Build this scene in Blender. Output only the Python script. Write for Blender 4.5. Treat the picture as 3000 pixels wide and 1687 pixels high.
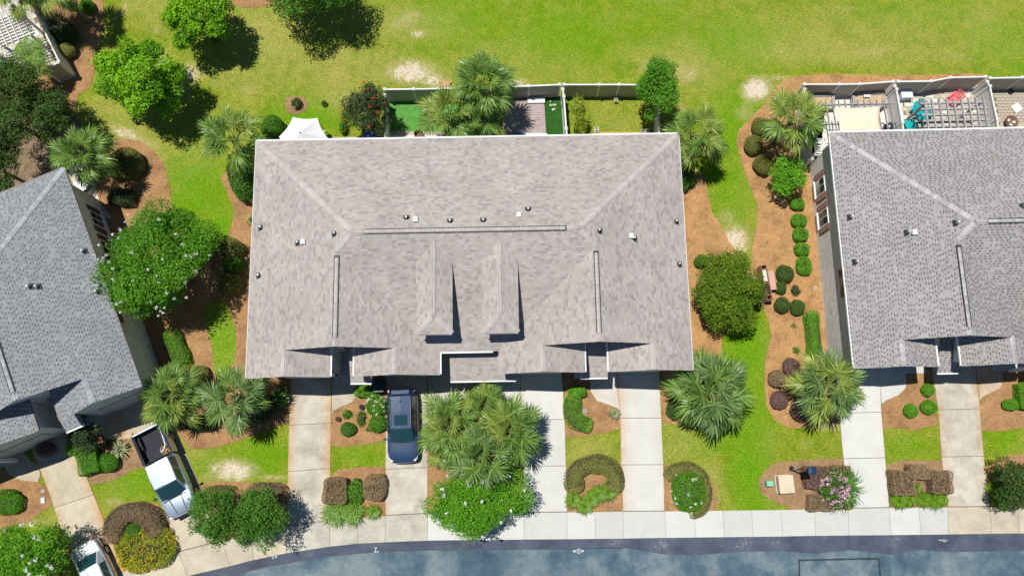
import bpy, bmesh, math, random
import numpy as np
from mathutils import Vector, Matrix, Euler
from mathutils.geometry import tessellate_polygon

for _o in list(bpy.data.objects):
    bpy.data.objects.remove(_o, do_unlink=True)
SC = bpy.context.scene
COL = SC.collection
R = math.radians

# ------------------------------------------------------------------ camera
CAM_H, CAM_T, CAM_F = 51.0, R(10.85), 2333.0      # drone height, tilt off nadir, focal length (px of a 3000 px wide frame)
cam_d = bpy.data.cameras.new("camera")
cam = bpy.data.objects.new("camera", cam_d)
COL.objects.link(cam)
cam.location = (0, 0, CAM_H)
cam.rotation_euler = (CAM_T, 0, 0)
cam_d.sensor_width = 36.0
cam_d.lens = 36.0 * CAM_F / 3000.0
cam_d.clip_end = 2000
SC.camera = cam

# ------------------------------------------------------------------ sun and sky
SUN_A, SUN_B = 0.22, 0.135            # metres of shadow per metre of height, towards +X and towards -Y
to_sun = Vector((-SUN_A, SUN_B, 1.0)).normalized()
SUN_EL = math.asin(to_sun.z)
SUN_AZ = math.atan2(to_sun.x, to_sun.y)
world = bpy.data.worlds.new("World")
SC.world = world
world.use_nodes = True
wn = world.node_tree
sky = wn.nodes.new("ShaderNodeTexSky")
sky.sky_type = 'NISHITA'
sky.sun_disc = False
sky.sun_elevation = SUN_EL
sky.sun_rotation = SUN_AZ
sky.air_density = 1.0
sky.dust_density = 0.0
sky.ozone_density = 7.0
bg = wn.nodes["Background"]
bg.inputs[1].default_value = 0.065
wn.links.new(sky.outputs[0], bg.inputs[0])
sun_d = bpy.data.lights.new("sun", 'SUN')
sun_d.energy = 5.0
sun_d.angle = R(0.5)
sun_d.color = (1.0, 0.965, 0.90)
sun = bpy.data.objects.new("sun", sun_d)
COL.objects.link(sun)
sun.rotation_euler = to_sun.to_track_quat('Z', 'Y').to_euler()
sun.location = (0, 0, 60)
SC.view_settings.view_transform = 'Standard'
SC.view_settings.look = 'None'
SC.view_settings.exposure = 0.0
SC.view_settings.gamma = 1.0
SC.view_settings.use_curve_mapping = False
SC.render.engine = 'CYCLES'

# ------------------------------------------------------------------ surveying: a sight line of the drone picked at (x, y) meets height z
def P(x, y, z=0.0):
    u = x - 1500.0; v = 843.5 - y
    dy = v * math.cos(CAM_T) + CAM_F * math.sin(CAM_T)
    dz = v * math.sin(CAM_T) - CAM_F * math.cos(CAM_T)
    k = (z - CAM_H) / dz
    return Vector((u * k, dy * k, z))
M_PX = 1 / 44.9                        # metres per photo pixel near the ground

# ------------------------------------------------------------------ object helpers
def link(o, parent=None):
    COL.objects.link(o)
    if parent is not None:
        o.parent = parent
    return o

def tag(o, label=None, cat=None, group=None, kind=None):
    if label: o["label"] = label
    if cat: o["category"] = cat
    if group: o["group"] = group
    if kind: o["kind"] = kind
    return o

def thing(name, label, cat, loc=(0, 0, 0), rz=0.0, group=None):
    o = bpy.data.objects.new(name, None)
    o.empty_display_size = 0.2
    o.location = loc
    o.rotation_euler = (0, 0, rz)
    link(o)
    return tag(o, label, cat, group)

def dup(root, loc=None, rz=None, label=None, scale=None):
    def cp(o, par):
        c = o.copy(); COL.objects.link(c); c.parent = par
        for ch in o.children: cp(ch, c)
        return c
    r = cp(root, None)
    if loc is not None: r.location = loc
    if rz is not None: r.rotation_euler = (0, 0, rz)
    if scale is not None: r.scale = scale if hasattr(scale, '__len__') else (scale,) * 3
    if label: r["label"] = label
    return r

class MB:
    """collects faces and turns them into one mesh object"""
    def __init__(self): self.v = []; self.f = []
    def add(self, vs, fs):
        n = len(self.v)
        self.v += [tuple(p) for p in vs]
        self.f += [tuple(i + n for i in f) for f in fs]
        return self
    def box(self, c, s, rz=0.0, rx=0.0, ry=0.0):
        m = Euler((rx, ry, rz)).to_matrix()
        hx, hy, hz = s[0] / 2, s[1] / 2, s[2] / 2
        vs = []
        for z in (-hz, hz):
            for x, y in ((-hx, -hy), (hx, -hy), (hx, hy), (-hx, hy)):
                vs.append(Vector(c) + m @ Vector((x, y, z)))
        return self.add(vs, [(0, 3, 2, 1), (4, 5, 6, 7), (0, 1, 5, 4), (1, 2, 6, 5), (2, 3, 7, 6), (3, 0, 4, 7)])
    def beam(self, a, b, w, h, up=Vector((0, 0, 1))):
        a = Vector(a); b = Vector(b); d = (b - a).normalized()
        s = d.cross(up)
        if s.length < 1e-4: s = d.cross(Vector((0, 1, 0)))
        s.normalize(); t = s.cross(d)
        vs = []
        for p in (a, b):
            for i, j in ((-1, -1), (1, -1), (1, 1), (-1, 1)):
                vs.append(p + s * (i * w / 2) + t * (j * h / 2))
        return self.add(vs, [(0, 1, 2, 3), (7, 6, 5, 4), (0, 4, 5, 1), (1, 5, 6, 2), (2, 6, 7, 3), (3, 7, 4, 0)])
    def tube(self, pts, rad, n=8, cap=True):
        pts = [Vector(p) for p in pts]
        if not hasattr(rad, '__len__'): rad = [rad] * len(pts)
        vs = []; fs = []
        for i, p in enumerate(pts):
            d = (pts[min(i + 1, len(pts) - 1)] - pts[max(i - 1, 0)])
            if d.length < 1e-6: d = Vector((0, 0, 1))
            d.normalize()
            s = d.cross(Vector((0.31, 0.95, 0.02)) if abs(d.y) < 0.9 else Vector((1, 0, 0.02))).normalized()
            t = d.cross(s)
            for k in range(n):
                a = 2 * math.pi * k / n
                vs.append(p + (s * math.cos(a) + t * math.sin(a)) * rad[i])
        for i in range(len(pts) - 1):
            for k in range(n):
                a = i * n + k; b = i * n + (k + 1) % n
                fs.append((a, b, b + n, a + n))
        if cap:
            fs.append(tuple(range(n))[::-1]); fs.append(tuple(range((len(pts) - 1) * n, len(pts) * n)))
        return self.add(vs, fs)
    def lathe(self, c, prof, n=16):
        vs = []; fs = []
        for r, z in prof:
            for k in range(n):
                a = 2 * math.pi * k / n
                vs.append((c[0] + r * math.cos(a), c[1] + r * math.sin(a), c[2] + z))
        for i in range(len(prof) - 1):
            for k in range(n):
                a = i * n + k; b = i * n + (k + 1) % n
                fs.append((a, b, b + n, a + n))
        fs.append(tuple(range(n))[::-1]); fs.append(tuple(range((len(prof) - 1) * n, len(prof) * n)))
        return self.add(vs, fs)
    def prism(self, poly, z0, z1):
        """poly: list of (x,y); z0/z1 numbers or functions"""
        n = len(poly)
        f0 = z0 if callable(z0) else (lambda x, y: z0)
        f1 = z1 if callable(z1) else (lambda x, y: z1)
        A = sum(poly[i][0] * poly[(i + 1) % n][1] - poly[(i + 1) % n][0] * poly[i][1] for i in range(n))
        if A < 0: poly = poly[::-1]
        tr = tessellate_polygon([[Vector((p[0], p[1], 0)) for p in poly]])
        vs = [(p[0], p[1], f0(p[0], p[1])) for p in poly] + [(p[0], p[1], f1(p[0], p[1])) for p in poly]
        fs = []
        for t in tr:
            a, b, c = [Vector((poly[i][0], poly[i][1], 0)) for i in t]
            t = tuple(t) if (b - a).cross(c - a).z > 0 else tuple(t)[::-1]
            fs.append(tuple(i + n for i in t)); fs.append(t[::-1])
        for i in range(n):
            j = (i + 1) % n
            fs.append((i, j, j + n, i + n))
        return self.add(vs, fs)
    def build(self, name, mat, parent=None, smooth=False, bevel=0.0, subsurf=0, at=None):
        me = bpy.data.meshes.new(name)
        me.from_pydata([tuple(p) for p in self.v], [], self.f)
        me.validate(verbose=False)
        me.update()
        o = bpy.data.objects.new(name, me)
        link(o, parent)
        if at is not None: o.location = at
        if mat is not None: me.materials.append(mat)
        if smooth:
            me.polygons.foreach_set('use_smooth', [True] * len(me.polygons))
        if bevel:
            m = o.modifiers.new('bevel', 'BEVEL'); m.width = bevel; m.segments = 2; m.limit_method = 'ANGLE'; m.angle_limit = R(40)
        if subsurf:
            m = o.modifiers.new('sub', 'SUBSURF'); m.levels = subsurf; m.render_levels = subsurf
        return o

def np_mesh(name, verts, quads, cols=None, mat=None, smooth=False):
    """fast mesh from numpy arrays; cols is one colour per face"""
    me = bpy.data.meshes.new(name)
    nv, nf, k = len(verts), len(quads), quads.shape[1]
    me.vertices.add(nv); me.vertices.foreach_set('co', np.ascontiguousarray(verts, dtype=np.float32).ravel())
    me.loops.add(nf * k); me.loops.foreach_set('vertex_index', np.ascontiguousarray(quads, dtype=np.int32).ravel())
    me.polygons.add(nf)
    me.polygons.foreach_set('loop_start', np.arange(0, nf * k, k, dtype=np.int32))
    me.polygons.foreach_set('loop_total', np.full(nf, k, dtype=np.int32))
    if smooth: me.polygons.foreach_set('use_smooth', np.ones(nf, dtype=bool))
    me.update(calc_edges=True)
    if not smooth: me.shade_flat()
    if cols is not None:
        at = me.attributes.new('tone', 'FLOAT_COLOR', 'FACE')
        c = np.ones((nf, 4), dtype=np.float32); c[:, :cols.shape[1]] = cols
        at.data.foreach_set('color', c.ravel())
    if mat is not None: me.materials.append(mat)
    return me

# ------------------------------------------------------------------ materials
MATS = {}
class NT:
    def __init__(self, name):
        self.m = bpy.data.materials.new(name); self.m.use_nodes = True
        self.t = self.m.node_tree
        self.b = self.t.nodes['Principled BSDF']
        self.b.inputs['Roughness'].default_value = 0.8
        self.b.inputs['Specular IOR Level'].default_value = 0.25
    def n(self, typ, **kw):
        nd = self.t.nodes.new(typ)
        for k, v in kw.items():
            if k in nd.inputs: nd.inputs[k].default_value = v
            else: setattr(nd, k, v)
        return nd
    def l(self, a, b): self.t.links.new(a, b)
    def coords(self, kind='world'):
        if kind == 'world':
            return self.n('ShaderNodeNewGeometry').outputs['Position']
        return self.n('ShaderNodeTexCoord').outputs['Object']
    def noise(self, scale, detail=3, rough=0.55, co=None, vscale=None, rot=0.0, dist=0.0):
        co = co or self.coords()
        if vscale or rot:
            mp = self.n('ShaderNodeMapping'); self.l(co, mp.inputs[0])
            mp.inputs['Rotation'].default_value = (0, 0, rot)
            mp.inputs['Scale'].default_value = vscale or (1, 1, 1)
            co = mp.outputs[0]
        nz = self.n('ShaderNodeTexNoise', Scale=scale, Detail=detail, Roughness=rough, Distortion=dist)
        self.l(co, nz.inputs['Vector'])
        return nz.outputs['Fac']
    def ramp(self, fac, stops, interp='LINEAR'):
        r = self.n('ShaderNodeValToRGB'); r.color_ramp.interpolation = interp
        el = r.color_ramp.elements
        while len(el) < len(stops): el.new(0.5)
        for e, (p, c) in zip(el, stops):
            e.position = p
            e.color = (c, c, c, 1) if not hasattr(c, '__len__') else (*c, 1)
        self.l(fac, r.inputs[0])
        return r.outputs[0]
    def mix(self, a, b, fac, blend='MIX'):
        m = self.n('ShaderNodeMix', data_type='RGBA', blend_type=blend)
        for s, i in ((a, 6), (b, 7)):
            if hasattr(s, 'is_linked') or isinstance(s, bpy.types.NodeSocket): self.l(s, m.inputs[i])
            else: m.inputs[i].default_value = (*s, 1)
        if isinstance(fac, bpy.types.NodeSocket): self.l(fac, m.inputs[0])
        else: m.inputs[0].default_value = fac
        return m.outputs[2]
    def math(self, op, a, b=0.0, clamp=False):
        m = self.n('ShaderNodeMath', operation=op, use_clamp=clamp)
        for s, i in ((a, 0), (b, 1)):
            if isinstance(s, bpy.types.NodeSocket): self.l(s, m.inputs[i])
            else: m.inputs[i].default_value = s
        return m.outputs[0]
    def bump(self, h, dist=0.02, strength=0.6):
        b = self.n('ShaderNodeBump', Distance=dist, Strength=strength)
        self.l(h, b.inputs['Height']); self.l(b.outputs[0], self.b.inputs['Normal'])
    def color(self, c):
        if isinstance(c, bpy.types.NodeSocket): self.l(c, self.b.inputs['Base Color'])
        else: self.b.inputs['Base Color'].default_value = (*c, 1)
    def attr(self, name):
        return self.n('ShaderNodeAttribute', attribute_name=name)

def mat_plain(name, col, rough=0.6, metal=0.0, var=0.12, scale=6.0, spec=0.3, bump=0.0, coat=0.0):
    if name in MATS: return MATS[name]
    t = NT(name)
    nz = t.noise(scale, 4, 0.6, t.coords('object'))
    a = [min(1, c * (1 + var)) for c in col]; b = [c * (1 - var) for c in col]
    t.color(t.ramp(nz, [(0.3, b), (0.7, a)]))
    t.b.inputs['Roughness'].default_value = rough
    t.b.inputs['Metallic'].default_value = metal
    t.b.inputs['Specular IOR Level'].default_value = spec
    if coat: t.b.inputs['Coat Weight'].default_value = coat; t.b.inputs['Coat Roughness'].default_value = 0.05
    if bump: t.bump(nz, bump)
    MATS[name] = t.m
    return t.m

def mat_leaf(name, col, col2, trans=0.35, rough=0.45):
    """foliage: colour runs from col to col2 with each leaf's own tone"""
    t = NT(name)
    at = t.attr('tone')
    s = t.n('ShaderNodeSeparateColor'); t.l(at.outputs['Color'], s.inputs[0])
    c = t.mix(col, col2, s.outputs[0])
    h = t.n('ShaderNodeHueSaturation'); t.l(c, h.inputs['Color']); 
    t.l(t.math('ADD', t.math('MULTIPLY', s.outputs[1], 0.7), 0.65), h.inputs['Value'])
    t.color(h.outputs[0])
    t.b.inputs['Roughness'].default_value = rough
    t.b.inputs['Specular IOR Level'].default_value = 0.3
    tr = t.n('ShaderNodeBsdfTranslucent'); t.l(h.outputs[0], tr.inputs[0])
    mx = t.n('ShaderNodeMixShader'); mx.inputs[0].default_value = trans
    t.l(t.b.outputs[0], mx.inputs[1]); t.l(tr.outputs[0], mx.inputs[2])
    t.l(mx.outputs[0], t.t.nodes['Material Output'].inputs[0])
    MATS[name] = t.m
    return t.m

# ------------------------------------------------------------------ surface materials
def make_surface_materials():
    # lawn -------------------------------------------------------
    t = NT('lawn'); co = t.coords()
    at = t.attr('mask'); s = t.n('ShaderNodeSeparateColor'); t.l(at.outputs['Color'], s.inputs[0])
    sand, lush, tan = s.outputs[0], s.outputs[1], s.outputs[2]
    fine = t.noise(11, 4, 0.75, co); mid = t.noise(1.6, 6, 0.7, co, dist=0.8); big = t.noise(0.35, 4, 0.6, co)
    blade = t.noise(5.5, 4, 0.75, co, vscale=(1.0, 2.2, 1), rot=0.6)
    base = t.mix((0.215, 0.255, 0.016), (0.125, 0.20, 0.006), t.ramp(mid, [(0.40, 0.0), (0.58, 1.0)]))
    base = t.mix(base, (0.30, 0.285, 0.06), t.ramp(big, [(0.42, 0.0), (0.68, 0.6)]))
    lushf = t.math('MULTIPLY', lush, t.ramp(mid, [(0.2, 0.55), (0.6, 1.0)]))
    base = t.mix(base, (0.105, 0.25, 0.003), lushf)
    tanf = t.math('MULTIPLY', tan, t.ramp(mid, [(0.35, 1.0), (0.75, 0.45)]))
    base = t.mix(base, (0.36, 0.31, 0.10), t.math('MULTIPLY', tanf, 0.9))
    # bare sand shows through where the mask beats a broken-up noise
    br = t.math('ADD', t.math('MULTIPLY', t.noise(1.7, 7, 0.8, co, dist=1.2), 0.6), t.math('MULTIPLY', fine, 0.4))
    sf = t.ramp(t.math('SUBTRACT', t.math('MULTIPLY', sand, 1.15), br), [(0.42, 0.0), (0.62, 1.0)])
    sf2 = t.ramp(t.math('SUBTRACT', t.math('MULTIPLY', sand, 1.35), t.math('SUBTRACT', t.math('MULTIPLY', br, 2.0), 0.5)), [(0.1, 0.0), (0.5, 1.0)])
    base = t.mix(base, (0.38, 0.33, 0.14), t.math('MULTIPLY', sf2, 0.55))
    sfm = t.ramp(t.math('SUBTRACT', t.math('MULTIPLY', sand, 1.1), t.math('SUBTRACT', t.math('MULTIPLY', br, 2.2), 0.6)), [(0.36, 0.0), (0.56, 0.95)])
    base = t.mix(base, t.mix((0.52, 0.43, 0.32), (0.66, 0.58, 0.47), mid), sfm)
    v = t.ramp(t.math('ADD', t.math('MULTIPLY', fine, 0.5), t.math('MULTIPLY', blade, 0.5)), [(0.36, 0.42), (0.5, 1.0), (0.64, 1.6)])
    base = t.mix(base, v, 1.0, 'MULTIPLY')
    t.color(base); t.b.inputs['Roughness'].default_value = 0.9; t.b.inputs['Specular IOR Level'].default_value = 0.1
    t.bump(t.math('ADD', fine, blade), 0.03, 0.7)
    MATS['lawn'] = t.m
    # pine-straw mulch ------------------------------------------
    for nm, c1, c2, c3 in (('mulch', (0.31, 0.172, 0.078), (0.43, 0.265, 0.135), (0.20, 0.105, 0.048)),
                           ('mulch_brown', (0.28, 0.175, 0.092), (0.38, 0.25, 0.14), (0.17, 0.10, 0.052)),
                           ('mulch_orange', (0.37, 0.205, 0.085), (0.50, 0.305, 0.145), (0.24, 0.13, 0.052)),
                           ('litter', (0.16, 0.11, 0.065), (0.36, 0.28, 0.19), (0.09, 0.06, 0.035))):
        t = NT(nm); co = t.coords()
        a = t.noise(4.5, 5, 0.8, co, vscale=(1, 3, 1), rot=0.5, dist=1.2); b = t.noise(4.5, 5, 0.8, co, vscale=(3, 1, 1), rot=0.9, dist=1.2)
        big = t.noise(0.8, 5, 0.65, co)
        m = t.math('MULTIPLY', t.math('ADD', a, b), 0.5)
        c = t.ramp(m, [(0.38, c3), (0.48, c1), (0.60, c2)])
        c = t.mix(c, t.ramp(big, [(0.3, 0.60), (0.48, 0.98), (0.7, 1.25)]), 0.85, 'MULTIPLY')
        t.color(c); t.b.inputs['Roughness'].default_value = 0.95; t.b.inputs['Specular IOR Level'].default_value = 0.05
        t.bump(m, 0.04, 0.8)
        MATS[nm] = t.m
    # concrete: clean, tan and weathered; the tone attribute carries rust bleeding in from the irrigated edges
    for nm, c, dirt in (('concrete_clean', (0.555, 0.555, 0.52), 0.10), ('concrete_tan', (0.53, 0.475, 0.36), 0.3), ('concrete_old', (0.53, 0.50, 0.42), 0.42)):
        t = NT(nm); co = t.coords()
        at = t.attr('tone'); s = t.n('ShaderNodeSeparateColor'); t.l(at.outputs['Color'], s.inputs[0])
        big = t.noise(0.9, 6, 0.7, co, dist=0.4); fine = t.noise(30, 3, 0.7, co); mid = t.noise(5, 5, 0.7, co)
        cc = t.mix(c, [x * (1 - dirt) for x in c], t.ramp(big, [(0.40, 0.0), (0.72, 1.0)]))
        cc = t.mix(cc, [c[0] * 0.82, c[1] * 0.78, c[2] * 0.68], t.math('MULTIPLY', t.ramp(mid, [(0.5, 0.0), (0.8, 1.0)]), 0.4 * dirt / 0.3))
        cc = t.mix(cc, (0.52, 0.25, 0.07), t.math('MULTIPLY', s.outputs[0], t.ramp(big, [(0.35, 0.4), (0.6, 1.0)])))
        cc = t.mix(cc, t.ramp(s.outputs[1], [(0.0, 0.90), (1.0, 1.06)]), 1.0, 'MULTIPLY')
        cc = t.mix(cc, t.ramp(fine, [(0.3, 0.93), (0.7, 1.05)]), 1.0, 'MULTIPLY')
        t.color(cc); t.b.inputs['Roughness'].default_value = 0.85; t.bump(fine, 0.004, 0.4)
        MATS[nm] = t.m
    # asphalt ----------------------------------------------------
    t = NT('asphalt'); co = t.coords()
    big = t.noise(0.28, 5, 0.62, co, dist=0.5); mid = t.noise(1.4, 5, 0.65, co); fine = t.noise(14, 4, 0.8, co)
    f = t.math('ADD', t.math('MULTIPLY', big, 0.72), t.math('MULTIPLY', mid, 0.28))
    c = t.ramp(f, [(0.35, (0.034, 0.066, 0.098)), (0.47, (0.070, 0.120, 0.155)), (0.60, (0.17, 0.215, 0.23))])
    c = t.mix(c, (0.22, 0.20, 0.17), t.math('MULTIPLY', t.ramp(t.noise(0.55, 3, 0.5, co, vscale=(1.6, 0.5, 1)), [(0.62, 0.0), (0.74, 1.0)]), 0.35))
    c = t.mix(c, t.ramp(fine, [(0.3, 0.68), (0.5, 1.0), (0.72, 1.38)]), 1.0, 'MULTIPLY')
    t.color(c); t.b.inputs['Roughness'].default_value = 0.85; t.bump(fine, 0.006, 0.5)
    MATS['asphalt'] = t.m
    t = NT('asphalt_apron'); co = t.coords()
    big = t.noise(0.6, 5, 0.62, co); mid = t.noise(6, 6, 0.8, co); fine = t.noise(38, 3, 0.75, co)
    c = t.ramp(big, [(0.35, (0.045, 0.056, 0.085)), (0.6, (0.082, 0.098, 0.135))])
    c = t.mix(c, (0.34, 0.30, 0.27), t.ramp(t.math('ADD', t.math('MULTIPLY', big, 0.5), t.math('MULTIPLY', mid, 0.5)), [(0.58, 0.0), (0.68, 0.75)]))
    c = t.mix(c, t.ramp(fine, [(0.3, 0.75), (0.72, 1.28)]), 1.0, 'MULTIPLY')
    t.color(c); t.b.inputs['Roughness'].default_value = 0.85; t.bump(fine, 0.006, 0.5)
    MATS['asphalt_apron'] = t.m
    mat_plain('tar', (0.028, 0.04, 0.048), 0.5, var=0.3)
    mat_plain('joint_dirt', (0.17, 0.145, 0.11), 0.9, var=0.3)
    mat_plain('paint_white', (0.75, 0.76, 0.77), 0.6, var=0.15, scale=12)
make_surface_materials()

def smooth_poly(pts, n=6, closed=True):
    """Catmull-Rom through pts"""
    out = []; m = len(pts)
    rng = range(m) if closed else range(m - 1)
    for i in rng:
        p = [Vector((*pts[(i + k) % m], 0)) if closed else Vector((*pts[min(max(i + k, 0), m - 1)], 0)) for k in (-1, 0, 1, 2)]
        for j in range(n):
            u = j / n
            q = 0.5 * ((2 * p[1]) + (p[2] - p[0]) * u + (2 * p[0] - 5 * p[1] + 4 * p[2] - p[3]) * u * u + (3 * p[1] - p[0] - 3 * p[2] + p[3]) * u ** 3)
            out.append((q.x, q.y))
    if not closed: out.append(tuple(pts[-1]))
    return out

def wpts(pix, z=0.0): return [P(x, y, z).xy[:] for x, y in pix]
def in_poly(x, y, poly):
    c = False; n = len(poly)
    for i in range(n):
        x1, y1 = poly[i]; x2, y2 = poly[i - 1]
        if (y1 > y) != (y2 > y) and x < (x2 - x1) * (y - y1) / (y2 - y1) + x1: c = not c
    return c

# ------------------------------------------------------------------ street line (survey points)
SW_S = [(300, 1790), (420, 1738), (550, 1687), (674, 1658), (744, 1640), (840, 1620), (966, 1601), (1048, 1592), (1129, 1588), (1253, 1583), (1336, 1582), (1420, 1581), (1536, 1580), (1661, 1579), (1744, 1578), (1826, 1577), (1951, 1575), (2037, 1574), (2121, 1573), (2206, 1572), (2292, 1571), (2388, 1569), (2486, 1568), (2610, 1567), (2697, 1566), (2778, 1565), (2903, 1563), (2987, 1562), (3080, 1560), (3250, 1556)]
SW_N = [(262, 1720), (375, 1668), (525, 1615), (650, 1583), (735, 1563), (840, 1540), (966, 1524), (1048, 1518), (1129, 1509), (1253, 1503), (1335, 1501), (1419, 1500), (1536, 1500), (1661, 1499), (1743, 1498), (1825, 1497), (1947, 1496), (2033, 1495), (2117, 1494), (2201, 1493), (2286, 1492), (2386, 1490), (2484, 1488), (2604, 1486), (2690, 1485), (2776, 1484), (2898, 1483), (2980, 1482), (3070, 1481), (3235, 1479)]
ROAD_Z = -0.13
def street_edge_y(x):
    for a, b in zip(_edge[:-1], _edge[1:]):
        if a[0] <= x <= b[0]: return a[1] + (b[1] - a[1]) * (x - a[0]) / (b[0] - a[0])
    return _edge[0][1] - (_edge[0][0] - x) * 0.55 if x < _edge[0][0] else _edge[-1][1]
_edge = [(P(x, y).x, P(x, y).y) for x, y in SW_S]

# ------------------------------------------------------------------ ground sheet with lawn condition painted on as sand / lush / dry
# (x, y, rx, ry in survey px, strength, angle)
SAND = [(1205, 212, 95, 52, 1.0, 0), (1270, 235, 60, 34, 0.9, 0), (2215, 262, 62, 50, 1.05, 0.5), (2290, 228, 60, 16, 0.8, 0), (2180, 330, 40, 45, 0.7, 0), (2150, 705, 62, 62, 1.0, 0), (2130, 640, 45, 40, 0.7, 0),
        (470, 180, 40, 70, 0.8, 0.4), (555, 215, 60, 45, 0.9, 0), (520, 250, 60, 60, 0.8, 0), (370, 392, 75, 26, 0.95, -0.4), (430, 420, 50, 20, 0.8, -0.4), (365, 25, 20, 40, 0.7, 0), (460, 90, 20, 35, 0.6, 0), (680, 1378, 85, 38, 1.05, 0), (800, 1400, 60, 14, 0.8, 0), (610, 1400, 50, 16, 0.7, 0),
        (1190, 60, 70, 34, 0.75, 0.4), (1225, 100, 40, 22, 0.8, 0), (1515, 243, 48, 24, 0.9, 0), (1470, 262, 60, 14, 0.7, 0), (1890, 190, 30, 30, 0.7, 0), (2010, 215, 55, 45, 0.75, 0), (1990, 320, 28, 60, 0.6, 0), (2420, 1245, 90, 22, 0.85, 0), (2360, 1300, 40, 30, 0.6, 0), (2480, 1270, 20, 40, 0.7, 0),
        (640, 1050, 30, 30, 0.7, 0), (600, 880, 30, 40, 0.5, 0), (335, 1470, 35, 18, 0.8, 0), (80, 1530, 80, 18, 0.75, 0), (520, 560, 18, 60, 0.5, 0), (2560, 150, 120, 30, 0.55, 0), (2800, 170, 120, 26, 0.55, 0), (2480, 25, 90, 24, 0.55, 0), (2870, 40, 80, 30, 0.45, 0), (1540, 20, 40, 20, 0.4, 0),
        (1040, 300, 60, 34, 0.75, 0), (730, 265, 60, 24, 0.6, 0), (1880, 345, 60, 24, 0.5, 0), (1740, 1190, 10, 10, 0.3, 0), (2005, 1320, 20, 12, 0.4, 0), (2880, 1290, 30, 14, 0.6, 0), (2740, 1250, 40, 14, 0.5, 0)]
LUSH = [(900, 340, 110, 60, 1.0, 0), (1330, 60, 190, 110, 0.6, 0), (1650, 100, 220, 120, 0.65, 0), (1900, 60, 160, 110, 0.5, 0), (2160, 120, 170, 90, 0.7, 0), (2160, 370, 90, 120, 0.9, 0), (2130, 560, 90, 100, 0.75, 0), (570, 560, 100, 130, 0.95, 0), (640, 660, 60, 60, 1.0, 0), (610, 960, 60, 90, 0.8, 0),
        (2180, 1020, 70, 120, 1.1, 0), (2180, 1200, 80, 140, 0.9, 0), (2200, 1400, 60, 140, 1.0, 0), (2080, 1290, 120, 60, 0.5, 0), (770, 1340, 80, 60, 0.85, 0), (600, 1360, 60, 40, 0.6, 0), (400, 1420, 90, 50, 0.7, 0), (1060, 1340, 70, 30, 0.6, 0), (2660, 1310, 80, 40, 0.6, 0), (2940, 1290, 60, 30, 0.7, 0), (760, 150, 50, 60, 0.3, 0), (2700, 40, 260, 60, 0.4, 0), (2920, 110, 120, 80, 0.55, 0), (1230, 160, 60, 40, 0.4, 0), (3000, 200, 100, 30, 0.6, 0)]
TAN = [(820, 170, 260, 120, 0.5, 0), (420, 330, 160, 200, 0.4, 0), (900, 40, 220, 100, 0.4, 0), (2650, 100, 420, 90, 0.35, 0), (1450, 200, 200, 60, 0.35, 0), (760, 90, 120, 90, 0.75, 0), (1000, 190, 220, 80, 0.55, 0), (680, 210, 80, 60, 0.5, 0), (450, 20, 120, 80, 0.35, 0), (640, 60, 60, 60, 0.6, 0), (1170, 70, 140, 60, 0.55, 0), (2000, 200, 120, 80, 0.6, 0), (2480, 150, 330, 45, 0.6, 0), (2350, 60, 220, 60, 0.3, 0), (300, 340, 80, 70, 0.45, 0), (560, 420, 80, 90, 0.35, 0), (1740, 330, 140, 60, 0.25, 0), (1740, 1320, 70, 40, 0.45, 0), (2000, 1290, 60, 60, 0.4, 0), (180, 1530, 60, 40, 0.5, 0), (520, 1330, 40, 40, 0.3, 0), (460, 480, 30, 120, 0.5, 0), (2090, 1420, 30, 80, 0.5, 0), (1020, 290, 90, 40, 0.6, 0), (560, 1330, 60, 30, 0.4, 0)]
def blob_fields(X, Y):
    out = []
    for lst in (SAND, LUSH, TAN):
        f = np.zeros_like(X)
        for (px, py, rx, ry, s, an) in lst:
            c = P(px, py); ca, sa = math.cos(an), math.sin(an)
            dx, dy = X - c.x, Y - c.y
            u = (dx * ca + dy * sa) / (rx * M_PX); w = (-dx * sa + dy * ca) / (ry * M_PX)
            f = np.maximum(f, s * np.exp(-0.75 * (u * u + w * w) ** 1.3))
        out.append(np.clip(f, 0, 1))
    return out
def ground_sheet():
    xs = np.concatenate([[-400, -150, -70], np.arange(-42, 42.01, 0.3), [70, 150, 400]])
    ys = np.concatenate([[-400, -120, -40], np.arange(-13, 37.01, 0.3), [60, 150, 400]])
    X, Y = np.meshgrid(xs, ys)
    ey = np.array([street_edge_y(x) for x in xs])[None, :]
    Z = np.where(Y < ey + 0.75, ROAD_Z - 0.06, 0.0)
    Z = Z + np.where(Y >= ey + 0.75, 0.012 * np.sin(X * 0.7 + 1.3) * np.sin(Y * 0.9), 0)
    nx, ny = len(xs), len(ys)
    V = np.stack([X, Y, Z], -1).reshape(-1, 3)
    i = np.arange((ny - 1) * (nx - 1)); r, c = i // (nx - 1), i % (nx - 1)
    a = r * nx + c
    me = np_mesh('ground', V, np.stack([a, a + 1, a + nx + 1, a + nx], 1), mat=MATS['lawn'])
    s, l, t = blob_fields(X, Y)
    at = me.attributes.new('mask', 'FLOAT_COLOR', 'POINT')
    at.data.foreach_set('color', np.stack([s, l, t, np.ones_like(s)], -1).astype(np.float32).ravel())
    o = bpy.data.objects.new('ground', me); link(o)
    tag(o, 'mown lawn with lush, dry and sandy patches', None, kind='structure')
ground_sheet()

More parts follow.
